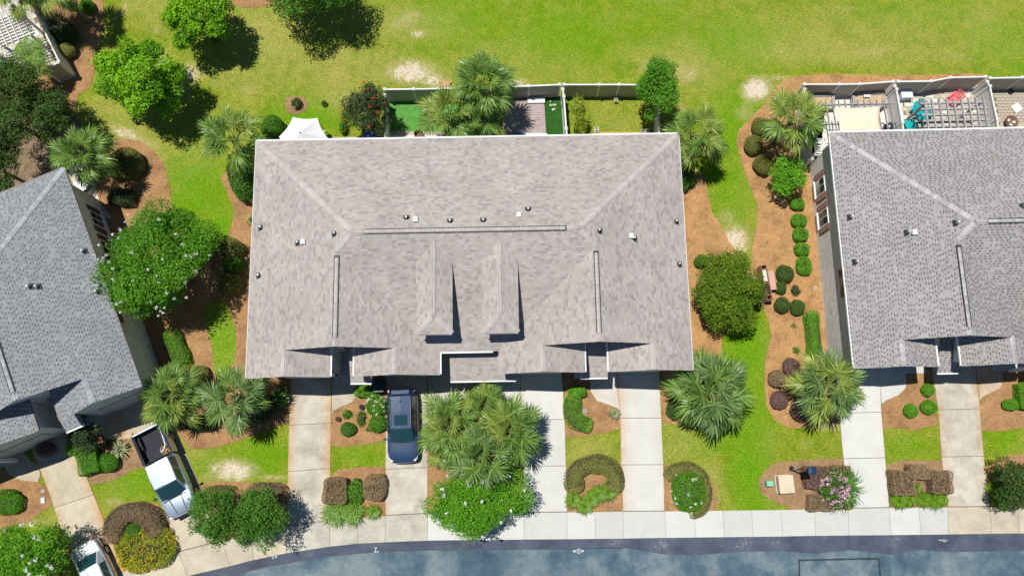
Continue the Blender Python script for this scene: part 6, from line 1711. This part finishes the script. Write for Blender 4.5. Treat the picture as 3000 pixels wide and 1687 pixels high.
p = P(1128, 385, 1.0); t = thing('screen_door', 'grey metal framed screen panel standing by the side fence', 'screen', (p.x + 0.15, p.y, 0), R(90))
for x in (-0.85, 0, 0.85): MB().box((x, 0, 0.95), (0.06, 0.05, 1.9)).build('upright', MATS['metal_grey'], t)
for z in (0.04, 1.0, 1.88): MB().box((0, 0.0, z), (1.64, 0.04, 0.06)).build('rail', MATS['metal_grey'], t)
for x in (-0.425, 0.425): MB().box((x, 0.012, 0.95), (0.78, 0.008, 1.8)).build('mesh_panel', MATS['window_glass'], t)
# dead frond on the sand behind the fence
t = thing('fallen_frond', 'dry orange palm frond on the sand behind the fence', 'frond', (*P(1305, 251, 0.05).xy, 0.12), R(170)); o = bpy.data.objects.new('blades', frond_set('straw_dead')[0]); link(o, t); o.location = (-0.8, 0, 0.02); o.scale = (0.75, 0.75, 0.12)
# metal patio set near the angled house
p = P(262, 555, 0.5); t = thing('patio_chair', 'black metal slatted patio chair by the angled house', 'chair', (p.x, p.y, 0.05), R(-30))
for i in range(6): MB().box((0, 0.22 - i * 0.09, 0.42), (0.5, 0.05, 0.015)).build('seat_slat', MATS['steel_black'], t)
for i in range(5): MB().box((0, -0.28 - i * 0.02, 0.5 + i * 0.09), (0.5, 0.015, 0.05)).build('back_slat', MATS['steel_black'], t)
for sx in (-0.24, 0.24):
    for sy in (0.22, -0.26): MB().box((sx, sy, 0.21), (0.03, 0.03, 0.42)).build('leg', MATS['steel_black'], t)
p = P(238, 540, 0.7); t = thing('patio_table', 'round grey mesh patio table by the angled house', 'table', (p.x, p.y, 0.05))
MB().lathe((0, 0, 0.68), [(0.5, 0), (0.52, 0.02), (0.5, 0.04), (0.02, 0.045)], 24).build('top', MATS['metal_grey'], t)
for k in range(4): MB().tube([(0.4 * math.cos(k * 1.57), 0.4 * math.sin(k * 1.57), 0), (0.15 * math.cos(k * 1.57), 0.15 * math.sin(k * 1.57), 0.68)], 0.015, 6).build('leg', MATS['steel_black'], t)

# ------------------------------------------------------------------ front: lamp post, utility boxes, bin, garden bits
def lamp_post():
    b = P(2318, 1372); t = thing('lamp_post', 'black lamp post with a square lantern cap in the mulch bed', 'lamp post', (b.x, b.y, 0))
    MB().lathe((0, 0, 0), [(0.16, -0.02), (0.15, 0.25), (0.10, 0.4), (0.075, 0.55), (0.09, 0.6), (0.07, 0.66), (0.055, 0.9), (0.07, 0.93), (0.05, 1.0)], 16).build('base', MATS['steel_black'], t, smooth=True)
    MB().tube([(0, 0, 0.95), (0, 0, 3.1)], [0.05, 0.04], 12).build('shaft', MATS['steel_black'], t)
    for z in (0.62, 0.94): MB().lathe((0, 0, z), [(0.09, 0), (0.095, 0.02), (0.09, 0.04)], 16).build('collar', MATS['metal_grey'], t)
    h = MB().box((0, 0, 3.12), (0.3, 0.3, 0.05)).build('lantern', MATS['steel_black'], t)
    MB().box((0, 0, 3.33), (0.26, 0.26, 0.36)).build('lantern_glass', MATS['window_glass'], h)
    for sx in (-1, 1):
        for sy in (-1, 1): MB().box((sx * 0.14, sy * 0.14, 3.33), (0.025, 0.025, 0.38)).build('corner_bar', MATS['steel_black'], h)
    m = MB(); m.add([(sx * 0.235, sy * 0.235, 3.53) for sx, sy in ((-1, -1), (1, -1), (1, 1), (-1, 1))] + [(sx * 0.22, sy * 0.22, 3.58) for sx, sy in ((-1, -1), (1, -1), (1, 1), (-1, 1))] + [(0, 0, 3.68)], [(3, 2, 1, 0), (0, 1, 5, 4), (1, 2, 6, 5), (2, 3, 7, 6), (3, 0, 4, 7), (4, 5, 8), (5, 6, 8), (6, 7, 8), (7, 4, 8)])
    m.build('cap', MATS['lamp_cap'], h); MB().lathe((0, 0, 3.66), [(0.035, 0), (0.05, 0.04), (0.035, 0.08), (0.01, 0.1)], 12).build('finial', MATS['lamp_cap'], h, smooth=True)
lamp_post()
p = P(2304, 1418, 0.7); t = thing('utility_cabinet', 'beige metal utility cabinet in the mulch bed', 'utility box', (p.x, p.y, 0), R(4))
MB().box((0, 0, 0.04), (0.92, 1.08, 0.1)).build('pad', MATS['stone_white'], t); MB().box((0, 0, 0.38), (0.86, 1.02, 0.62)).build('body', MATS['utility_beige'], t, bevel=0.015); MB().box((0, 0, 0.71), (0.92, 1.08, 0.05)).build('lid', MATS['utility_beige'], t, bevel=0.012); MB().box((-0.44, -0.1, 0.35), (0.03, 0.05, 0.16)).build('latch', MATS['metal_grey'], t)
p = P(2257, 1416, 0.5); t = thing('utility_pedestal', 'mint green plastic cable pedestal by the beige cabinet', 'utility box', (p.x, p.y, 0), R(2))
MB().box((0, 0, 0.26), (0.42, 0.36, 0.52)).build('body', MATS['utility_green'], t, bevel=0.05); MB().box((0, 0, 0.53), (0.34, 0.30, 0.08)).build('cap', MATS['utility_green'], t, bevel=0.03); MB().box((-0.2, 0, 0.3), (0.04, 0.1, 0.12)).build('label_plate', MATS['plastic_bin'], t)
p = P(1108, 1131, 1.05); t = thing('garbage_bin', 'dark teal wheeled garbage bin in the house shade', 'bin', (p.x, p.y, 0), R(5))
m = MB(); m.add([(-0.24, -0.27, 0.05), (0.24, -0.27, 0.05), (0.24, 0.27, 0.05), (-0.24, 0.27, 0.05), (-0.3, -0.34, 0.98), (0.3, -0.34, 0.98), (0.3, 0.36, 0.98), (-0.3, 0.36, 0.98)], [(3, 2, 1, 0), (4, 5, 6, 7), (0, 1, 5, 4), (1, 2, 6, 5), (2, 3, 7, 6), (3, 0, 4, 7)]); m.build('body', MATS['plastic_bin'], t, bevel=0.02)
MB().box((0, 0.0, 1.02), (0.66, 0.78, 0.07)).build('lid', MATS['plastic_bin'], t, bevel=0.03)
for sx in (-0.25, 0.25): MB().tube([(sx - 0.03, 0.32, 0.12), (sx + 0.03, 0.32, 0.12)], 0.12, 14).build('wheel', MATS['steel_black'], t)
MB().tube([(-0.25, 0.42, 0.98), (0.25, 0.42, 0.98)], 0.018, 8).build('handle', MATS['steel_black'], t)
for x, y, lab in ((2655, 1372, 'small black pot by the olive brown block hedge'), (1060, 1192, 'small dark pot on the mulch near the hydrangea'), (990, 1227, 'brown pot on the mulch beside the weathered driveway'), (316, 1298, 'small brown pot in the mulch under the angled house'), (370, 1306, 'small brown pot beside the variegated yucca')):
    p = P(x, y, 0.2); t = thing('flower_pot', lab, 'pot', (p.x, p.y, 0.03)); MB().lathe((0, 0, 0), [(0.10, 0), (0.15, 0.22), (0.165, 0.25), (0.14, 0.24), (0.12, 0.18)], 14).build('pot', MATS['rust_brown' if 'brown' in lab else 'steel_black'], t, smooth=True)
    MB().lathe((0, 0, 0.17), [(0.12, 0), (0.06, 0.05)], 10).build('soil', MATS['twigs'], t)
p = P(125, 1465, 0.06); t = thing('meter_cover', 'square grey concrete meter cover in the mulch', 'cover', (p.x, p.y, 0.03), R(8)); MB().box((0, 0, 0.02), (0.3, 0.42, 0.04)).build('rim', MATS['cover_grey'], t); MB().box((0, 0, 0.043), (0.2, 0.3, 0.012)).build('lid', MATS['stone_white'], t)
p = P(125, 1438, 0.06); t = thing('valve_cover', 'small round pale cover in the mulch by the angled driveway', 'cover', (p.x, p.y, 0.03)); MB().lathe((0, 0, 0), [(0.11, 0), (0.11, 0.03), (0.02, 0.035)], 16).build('rim', MATS['stone_pale'], t); MB().lathe((0, 0, 0.035), [(0.07, 0), (0.06, 0.012)], 16).build('lid', MATS['cover_grey'], t)
p = P(1713, 1203, 0.06); t = thing('valve_cover', 'round grey meter lid inside the curved bright hedge', 'cover', (p.x, p.y, 0.03)); MB().lathe((0, 0, 0), [(0.15, 0), (0.15, 0.03), (0.02, 0.035)], 16).build('rim', MATS['cover_grey'], t); MB().lathe((0, 0, 0.035), [(0.09, 0), (0.08, 0.012)], 16).build('lid', MATS['cover_grey'], t)
p = P(1740, 1406, 0.1); t = thing('garden_stake', 'small wooden stake in the hollow of the horseshoe hedge', 'stake', (p.x, p.y, 0.03)); MB().box((0, 0, 0.2), (0.04, 0.04, 0.4)).build('stake', MATS['wood_pink'], t); MB().box((0, 0, 0.36), (0.2, 0.02, 0.08)).build('tag', MATS['wood_pink'], t)
for x, y, lab in ((2386, 845, 'white bent drain pipe at the brick wall by the dark balls'), (2408, 1040, 'white bent drain pipe at the end of the long hedge'), (2365, 690, 'small white drain pipe beside the clipped shrub row')):
    p = P(x, y, 0.1); t = thing('drain_pipe', lab, 'pipe', (p.x, p.y, 0.03)); MB().tube([(0.12, 0.08, 0.02), (0, 0.1, 0.1), (-0.08, 0.02, 0.1), (-0.02, -0.1, 0.05), (0.1, -0.1, 0.04)], 0.028, 8).build('pipe', MATS['plastic_white'], t, smooth=True); MB().box((0.12, 0.08, 0.03), (0.07, 0.07, 0.06)).build('collar', MATS['vinyl'], t)

# wooden planter bench between the houses
def planter_bench():
    a = P(2245, 775, 1.0); root = thing('planter_bench', 'reddish wooden planter wall with bench seats and troughs', 'planter', (a.x, a.y, 0), 0)
    b = P(2264, 878, 1.0) - a; L = b.xy.length; root.rotation_euler = (0, 0, math.atan2(-b.x, b.y))   # local +Y runs down the bench
    for sx in (0.0, 0.34):
        for k in range(4): MB().box((sx, L / 2, 0.16 + k * 0.24), (0.04, L, 0.22)).build('side_plank', MATS['wood_red'], root)
    for y in (0.02, L * 0.12, L * 0.47, L * 0.52, L * 0.86, L - 0.02): MB().box((0.17, y, 0.55), (0.30, 0.05, 0.96)).build('divider', MATS['wood_red'], root)
    MB().box((0.17, L / 2, 0.1), (0.3, L - 0.1, 0.1)).build('trough_floor', MATS['twigs'], root)
    MB().box((0.17, L * 0.3, 0.86), (0.24, L * 0.33, 0.14)).build('liner', MATS['stone_white'], root, bevel=0.03)
    for x, y0, y1, nm in ((-0.30, L * 0.16, L * 0.70, 'bench_top'), (0.62, L * 0.52, L * 0.82, 'bench_top')):
        bt = MB().box((x, (y0 + y1) / 2, 0.62), (0.42, y1 - y0, 0.05)).build(nm, MATS['wood_pink'], root)
        for yy in (y0 + 0.1, y1 - 0.1): MB().box((x, yy, 0.3), (0.36, 0.06, 0.6)).build('bench_leg', MATS['wood_red'], bt)
    MB().box((0.60, L * 0.92, 0.35), (0.3, 0.35, 0.3)).build('pail', MATS['stone_white'], root, bevel=0.04)
planter_bench()

# ------------------------------------------------------------------ vehicles
def paint(name, col, metal=0.6, rough=0.28):
    t = NT(name); t.color(col); t.b.inputs['Metallic'].default_value = metal; t.b.inputs['Roughness'].default_value = rough
    t.b.inputs['Coat Weight'].default_value = 1.0; t.b.inputs['Coat Roughness'].default_value = 0.04
    MATS[name] = t.m
paint('paint_blue', (0.016, 0.045, 0.11), 0.0, 0.5)
paint('paint_silver_blue', (0.42, 0.50, 0.58), 0.55, 0.35)
paint('paint_silver', (0.62, 0.64, 0.66), 0.5, 0.35)
paint('car_glass', (0.012, 0.05, 0.06), 0.0, 0.04)
mat_plain('rubber', (0.018, 0.018, 0.02), 0.85)
mat_plain('bed_liner', (0.022, 0.024, 0.03), 0.75)
mat_plain('alloy', (0.55, 0.56, 0.58), 0.3, 0.8)
mat_plain('lens_red', (0.35, 0.01, 0.02), 0.2)
mat_plain('lens_clear', (0.65, 0.68, 0.7), 0.15)
mat_plain('seam', (0.02, 0.025, 0.035), 0.6)
mat_plain('cabin_dark', (0.05, 0.055, 0.06), 0.7)

def loft(sections):
    """sections: [(x, [(y,z)...half profile from bottom centre to top centre])] -> mirrored ring loft, capped"""
    mb = MB(); V = []; n = None
    for x, pr in sections:
        ring = [(x, y, z) for y, z in pr] + [(x, -y, z) for y, z in pr[::-1] if y > 1e-6]
        n = len(ring); V += ring
    F = []
    for i in range(len(sections) - 1):
        for k in range(n):
            a = i * n + k; b = i * n + (k + 1) % n
            F.append((a, b, b + n, a + n))
    F.append(tuple(range(n))[::-1]); F.append(tuple(range((len(sections) - 1) * n, len(sections) * n)))
    return mb.add(V, F)

def patch(mb, c, u0, u1, v0, v1, off, n=4):
    """window laid on the four-cornered patch c (a,b,c,d), lifted by off"""
    a, b, d, e = [Vector(p) for p in c]     # a-b bottom edge, e-d top edge
    nr = (b - a).cross(e - a).normalized()
    V = []
    for j in range(n + 1):
        for i in range(n + 1):
            s = u0 + (u1 - u0) * i / n; t = v0 + (v1 - v0) * j / n
            V.append(a.lerp(b, s).lerp(e.lerp(d, s), t) + nr * off)
    F = [(j * (n + 1) + i, j * (n + 1) + i + 1, (j + 1) * (n + 1) + i + 1, (j + 1) * (n + 1) + i) for j in range(n) for i in range(n)]
    mb.add(V, F); return mb

def wheel(root, x, y, r, w):
    s = 1 if y > 0 else -1
    t = MB().tube([(x, y - w / 2, r), (x, y - w * 0.35, r), (x, y + w * 0.35, r), (x, y + w / 2, r)], [r * 0.93, r, r, r * 0.93], 24).build('wheel', MATS['rubber'], root)
    m = MB(); yo = y + s * (w / 2 + 0.004)
    m.tube([(x, yo - s * 0.03, r), (x, yo, r)], [r * 0.62, r * 0.58], 20)
    m.build('rim', MATS['alloy'], t)
    h = MB()
    for k in range(5):
        a = k * 1.2566; h.box((x + r * 0.33 * math.cos(a + 0.63), yo + s * 0.004, r + r * 0.33 * math.sin(a + 0.63)), (r * 0.22, 0.012, r * 0.22), ry=-(a + 0.63))
    for k in range(0): pass
    h.build('rim_gaps', MATS['rubber'], t)["kind"] = 'stuff'

def cabin(root, body_mat, st, glass='car_glass', side_split=(0.5,), back_glass=True):
    """st: dict of windshield base/top, roof rear, rear base x and the half widths/heights"""
    xb, xt, xr, xe = st['ws_base'], st['ws_top'], st['roof_rear'], st['rear_base']
    wb, wr, wrb = st['w_base'], st['w_roof'], st.get('w_rear', st['w_base'])
    zb, zr, zrb = st['z_base'], st['z_roof'], st.get('z_rear', st['z_base'])
    zt = zr + 0.035
    mb = MB()
    mid = (xt + xr) / 2
    sec = [(xe, [(0, zb - 0.2), (wrb, zb - 0.2), (wrb, zrb), (wrb * 0.9, zrb + 0.005), (0, zrb + 0.01)]),
           (xr, [(0, zb - 0.2), (wrb, zb - 0.2), (wb * 0.99, zrb), (wr * 0.97, zr - 0.02), (0, zt - 0.02)]),
           (mid, [(0, zb - 0.2), (wb, zb - 0.2), (wb, zb), (wr, zr), (0, zt + 0.01)]),
           (xt, [(0, zb - 0.2), (wb, zb - 0.2), (wb, zb), (wr * 0.97, zr - 0.02), (0, zt - 0.02)]),
           (xb, [(0, zb - 0.2), (wb * 0.9, zb - 0.2), (wb * 0.92, zb), (wb * 0.8, zb + 0.008), (0, zb + 0.02)])]
    o = loft(sec).build('cabin', MATS[body_mat], root, bevel=0.035)
    # windscreen, curved across
    def screen(name, x0, x1, w0, w1, z0, z1, bow, flip):
        n = 8; V = []; F = []
        for j in range(5):
            t = j / 4
            for i in range(n + 1):
                s = i / n * 2 - 1
                V.append((x0 + (x1 - x0) * t + bow * (1 - s * s) * (1 - 0.6 * t), s * (w0 + (w1 - w0) * t), z0 + (z1 - z0) * t + 0.022 + 0.03 * (1 - s * s)))
        for j in range(4):
            for i in range(n): a = j * (n + 1) + i; f = (a, a + 1, a + n + 2, a + n + 1); F.append(f[::-1] if flip else f)
        return MB().add(V, F).build(name, MATS[glass], root, smooth=True)
    screen('windshield', xb - 0.04, xt + 0.05, wb * 0.84, wr * 0.9, zb + 0.01, zr - 0.01, 0.10, True)
    if back_glass: screen('rear_window', xe + 0.05, xr - 0.05, wrb * 0.82, wr * 0.86, zrb + 0.012, zr - 0.01, -0.05, False)
    for sg in (-1, 1):
        fr = [0.03] + list(side_split) + [0.97]
        a = Vector((xb - 0.12, sg * wb * 0.95, zb)); b = Vector((xr - 0.05, sg * wb * 0.995, zb)); d = Vector((xr + 0.06, sg * wr * 0.98, zr - 0.03)); e = Vector((xt - 0.02, sg * wr * 0.98, zr - 0.03))
        for i in range(len(fr) - 1):
            m = MB(); patch(m, (a, b, d, e), fr[i] + 0.015, fr[i + 1] - 0.015, 0.10, 0.86, sg * 0.03 * (1 if True else 1))
            m.build('side_window', MATS[glass], root)
    return o

def vehicle(name, label, cat, nose, tail, builder):
    """placed from the sighted middle of nose and tail at 0.6 m height; local +X is forward"""
    a = P(*nose, 0.6); b = P(*tail, 0.6); c = (a + b) / 2; d = (a - b)
    root = thing(name, label, cat, (c.x, c.y, 0.05), math.atan2(d.y, d.x))
    builder(root, d.xy.length)
    return root

def hood_line(root, pts, w=0.018):
    m = MB()
    for a, b in zip(pts[:-1], pts[1:]): m.beam(a, b, w, 0.012)
    m.build('hood_line', MATS['seam'], root)

def lower_body(root, L, W, mat, zt_hood, zt_belt, zt_tail, x_cowl, x_tail, name='body', nose_w=0.70, zb=0.32, tail_sq=0.86):
    h = L / 2; w = W / 2
    def sec(x, ww, z0, zs, zt): return (x, [(0, z0), (ww * 0.86, z0), (ww * 0.97, z0 + 0.10), (ww, (z0 + zs) / 2 + 0.05), (ww * 0.985, zs), (ww * 0.90, zt), (0, zt + 0.035)])
    s = [sec(-h, w * tail_sq * 0.92, zb + 0.12, zt_tail - 0.22, zt_tail - 0.12), sec(-h + 0.10, w * tail_sq * 1.05, zb + 0.02, zt_tail - 0.12, zt_tail - 0.03), sec(-h + 0.45, w * 0.97, zb, zt_tail - 0.08, zt_tail),
         sec(x_tail, w * 0.995, zb - 0.05, zt_belt - 0.08, zt_belt), sec((x_tail + x_cowl) / 2, w, zb - 0.06, zt_belt - 0.08, zt_belt), sec(x_cowl, w * 0.99, zb - 0.05, zt_belt - 0.09, zt_belt - 0.01),
         sec(x_cowl + (h - x_cowl) * 0.5, w * 0.975, zb, zt_hood - 0.06, zt_hood + 0.03), sec(h - 0.42, w * 0.93, zb, zt_hood - 0.10, zt_hood - 0.03), sec(h - 0.16, w * 0.83, zb + 0.02, zt_hood - 0.22, zt_hood - 0.12), sec(h, w * nose_w * 0.86, zb + 0.1, zt_hood - 0.34, zt_hood - 0.25)]
    return loft(s).build(name, MATS[mat], root, smooth=True, subsurf=2)

def mirror(root, x, y, z, mat):
    s = 1 if y > 0 else -1
    m = MB().box((x, y + s * 0.14, z), (0.13, 0.2, 0.14)).build('mirror', MATS[mat], root, bevel=0.04)
    MB().box((x - 0.07, y + s * 0.15, z), (0.012, 0.16, 0.1)).build('mirror_glass', MATS['car_glass'], m); MB().box((x, y + s * 0.02, z - 0.03), (0.05, 0.12, 0.04)).build('mirror_arm', MATS[mat], m)

def suv(root, L):
    W = 1.95; h = L / 2
    lower_body(root, L, W, 'paint_blue', 0.98, 1.05, 1.06, h - 1.38, -h + 0.6, nose_w=0.8)
    cabin(root, 'paint_blue', dict(ws_base=h - 1.32, ws_top=h - 2.12, roof_rear=-h + 0.42, rear_base=-h + 0.08, w_base=0.90, w_roof=0.66, z_base=1.05, z_roof=1.66, w_rear=0.84, z_rear=1.08), side_split=(0.36, 0.72))
    MB().box((h - 2.62, 0, 1.705), (0.62, 0.78, 0.02)).build('sunroof', MATS['car_glass'], root, bevel=0.008)
    MB().box((h - 2.05, 0, 1.68), (0.10, 1.05, 0.03)).build('visor_band', MATS['car_glass'], root)
    for s in (-1, 1):
        rl = MB().tube([(h - 2.25, s * 0.62, 1.69), (h - 2.4, s * 0.62, 1.745), (-h + 0.7, s * 0.62, 1.745), (-h + 0.55, s * 0.62, 1.69)], 0.02, 8).build('roof_rail', MATS['alloy'], root)
        mirror(root, h - 1.5, s * 0.93, 1.06, 'paint_blue')
        MB().box((h - 0.32, s * 0.70, 0.80), (0.34, 0.3, 0.12), rz=-s * 0.5).build('headlight', MATS['lens_clear'], root, bevel=0.04)
        MB().box((-h + 0.08, s * 0.80, 1.0), (0.16, 0.12, 0.28), rz=s * 0.3).build('tail_light', MATS['lens_red'], root, bevel=0.03)
        hood_line(root, [(h - 1.28, s * 0.74, 1.045), (h - 0.8, s * 0.60, 1.02), (h - 0.35, s * 0.5, 0.955)])
        for x in (h - 0.95, -h + 0.95): wheel(root, x, s * 0.86, 0.36, 0.24)
    MB().box((-h + 0.20, 0, 1.665), (0.25, 1.1, 0.04)).build('spoiler', MATS['paint_blue'], root, bevel=0.015)
    MB().lathe((-h + 0.75, 0, 1.70), [(0.05, 0), (0.03, 0.05), (0.005, 0.12)], 8).build('antenna', MATS['seam'], root)
    MB().box((h - 1.25, 0, 1.075), (0.06, 1.35, 0.03)).build('wiper', MATS['seam'], root)
vehicle('suv', 'blue metallic sport utility car parked nose to the street', 'car', (1184, 1357), (1179, 1142), suv)

def pickup(root, L):
    W = 2.02; h = L / 2; bx0, bx1 = -h, -h + 2.05     # bed
    def sec(x, ww, z0, zs, zt): return (x, [(0, z0), (ww * 0.88, z0), (ww * 0.97, z0 + 0.1), (ww, (z0 + zs) / 2), (ww * 0.985, zs), (ww * 0.92, zt), (0, zt + 0.05)])
    w = W / 2; s = []
    for x, k, z0, zs, zt in ((bx1 + 0.03, 0.98, 0.42, 1.12, 1.18), (bx1 + 0.1, 0.99, 0.40, 1.14, 1.20), (0.3, 1.0, 0.40, 1.14, 1.20), (h - 1.28, 0.99, 0.42, 1.12, 1.19), (h - 0.8, 0.97, 0.45, 1.08, 1.16), (h - 0.35, 0.94, 0.45, 1.0, 1.08), (h - 0.10, 0.86, 0.48, 0.9, 0.97), (h, 0.72, 0.52, 0.78, 0.85)): s.append(sec(x, w * k, z0, zs, zt))
    loft(s).build('body', MATS['paint_silver_blue'], root, smooth=True, subsurf=2)
    cabin(root, 'paint_silver_blue', dict(ws_base=h - 1.22, ws_top=h - 2.02, roof_rear=bx1 + 0.16, rear_base=bx1 + 0.04, w_base=0.93, w_roof=0.74, z_base=1.19, z_roof=1.84, w_rear=0.92, z_rear=1.22), side_split=(0.56,))
    # open bed: side walls, tailgate, bulkhead, floor
    for sg in (-1, 1):
        sd = MB().box(((bx0 + bx1) / 2, sg * (w - 0.07), 0.92), (bx1 - bx0 - 0.04, 0.13, 0.72)).build('bed_side', MATS['paint_silver_blue'], root, bevel=0.03)
        MB().box(((bx0 + bx1) / 2, sg * (w - 0.075), 1.287), (bx1 - bx0 - 0.1, 0.10, 0.015)).build('bed_rail_cap', MATS['bed_liner'], sd)
        MB().box(((bx0 + bx1) / 2, sg * (w - 0.15), 0.95), (bx1 - bx0 - 0.2, 0.03, 0.58)).build('liner_side', MATS['bed_liner'], root)
        ar = MB().tube([(bx0 + 0.62 + 0.46 * math.cos(a), sg * (w - 0.25), 0.66 + 0.3 * math.sin(a)) for a in np.linspace(0.1, 3.04, 9)], 0.10, 8).build('wheel_well', MATS['bed_liner'], root)
        mirror(root, h - 1.55, sg * 0.98, 1.22, 'steel_black')
        MB().box((h - 0.18, sg * 0.76, 0.88), (0.22, 0.28, 0.16), rz=-sg * 0.35).build('headlight', MATS['lens_clear'], root, bevel=0.04)
        MB().box((bx0 + 0.02, sg * (w - 0.08), 0.98), (0.06, 0.13, 0.36)).build('tail_light', MATS['lens_red'], root, bevel=0.01)
        hood_line(root, [(h - 1.15, sg * 0.38, 1.245), (h - 0.7, sg * 0.34, 1.215), (h - 0.22, sg * 0.30, 1.085)], 0.03)  # dark strips paint in the shade of the two hood creases
        for x in (h - 0.98, bx0 + 0.98): wheel(root, x, sg * 0.88, 0.40, 0.26)
    MB().box((bx0 + 0.05, 0, 0.92), (0.10, W - 0.16, 0.70)).build('tailgate', MATS['paint_silver_blue'], root, bevel=0.025)
    MB().box((bx1 - 0.05, 0, 0.95), (0.06, W - 0.2, 0.66)).build('bulkhead', MATS['bed_liner'], root)
    MB().box(((bx0 + bx1) / 2, 0, 0.66), (bx1 - bx0 - 0.12, W - 0.3, 0.05)).build('bed_floor', MATS['bed_liner'], root)
    MB().box((bx0 - 0.08, 0, 0.55), (0.16, W - 0.1, 0.16)).build('rear_bumper', MATS['paint_silver_blue'], root, bevel=0.04)
    MB().box((h - 0.02, 0, 0.55), (0.14, W * 0.82, 0.2)).build('front_bumper', MATS['seam'], root, bevel=0.05)
    MB().box((h - 1.14, 0, 1.235), (0.06, 1.5, 0.025)).build('wiper', MATS['seam'], root)
pk = vehicle('pickup_truck', 'silver-blue pickup truck with an open black bed on the angled driveway', 'truck', (548, 1503), (441, 1257), pickup)
# things lying in the bed
def in_bed(x, y, z): return pk.matrix_basis @ Vector((x, y, z))
Lp = (P(548, 1503, 0.6) - P(441, 1257, 0.6)).length; b0 = -Lp / 2
o = in_bed(b0 + 0.9, 0.0, 0.69); t = thing('plastic_pipe', 'white curved plastic pipe lying in the truck bed', 'pipe', o, pk.rotation_euler.z)
MB().tube([(-0.75, 0.62, 0.04), (-0.4, 0.60, 0.05), (0.2, 0.55, 0.04), (0.45, 0.5, 0.04), (0.6, 0.36, 0.05), (0.68, 0.22, 0.05)], 0.045, 10).build('pipe', MATS['plastic_white'], t, smooth=True); MB().tube([(0.68, 0.22, 0.05), (0.74, 0.12, 0.05)], 0.058, 10).build('coupling', MATS['plastic_white'], t)
o = in_bed(b0 + 1.65, 0.40, 0.69); t = thing('rope_pile', 'tangle of tan rope at the front of the truck bed', 'rope', o, pk.rotation_euler.z)
rnd = random.Random(8); m = MB(); pts = []
for k in range(70): a = k * 0.55; r_ = 0.12 + 0.10 * rnd.random(); pts.append((r_ * math.cos(a) + 0.18 * math.sin(k * 0.13), r_ * math.sin(a) + 0.16 * math.cos(k * 0.09), 0.02 + 0.06 * rnd.random()))
m.tube(pts, 0.013, 5); m.build('coils', MATS['wood_orange'], t); MB().tube([(-0.2, 0.1, 0.02), (-0.34, 0.2, 0.02), (-0.45, 0.12, 0.02)], 0.013, 5).build('loose_end', MATS['wood_orange'], t)

def sedan(root, L):
    W = 1.82; h = L / 2
    lower_body(root, L, W, 'paint_silver', 0.86, 0.93, 1.02, h - 1.35, -h + 1.0, nose_w=0.8, zb=0.25, tail_sq=0.84)
    cabin(root, 'paint_silver', dict(ws_base=h - 1.30, ws_top=h - 2.2, roof_rear=-h + 1.55, rear_base=-h + 0.82, w_base=0.83, w_roof=0.60, z_base=0.94, z_roof=1.42, w_rear=0.78, z_rear=1.0), side_split=(0.48,))
    for s in (-1, 1):
        mirror(root, h - 1.6, s * 0.87, 0.95, 'paint_silver')
        MB().box((h - 0.28, s * 0.66, 0.70), (0.3, 0.28, 0.11), rz=-s * 0.5).build('headlight', MATS['lens_clear'], root, bevel=0.04)
        MB().box((-h + 0.10, s * 0.66, 0.86), (0.14, 0.26, 0.16), rz=s * 0.35).build('tail_light', MATS['lens_red'], root, bevel=0.03)
        for x in (h - 0.9, -h + 0.98): wheel(root, x, s * 0.80, 0.32, 0.22)
    MB().box((-h + 0.16, 0, 1.03), (0.14, 1.25, 0.03)).build('trunk_lip', MATS['paint_silver'], root, bevel=0.012)
    hood_line(root, [(-h + 0.75, -0.6, 1.055), (-h + 0.75, 0.6, 1.055)], 0.014)
vehicle('sedan', 'silver sedan parked beside the crape myrtle with its trunk to the house', 'car', (340, 1790), (248, 1590), sedan)
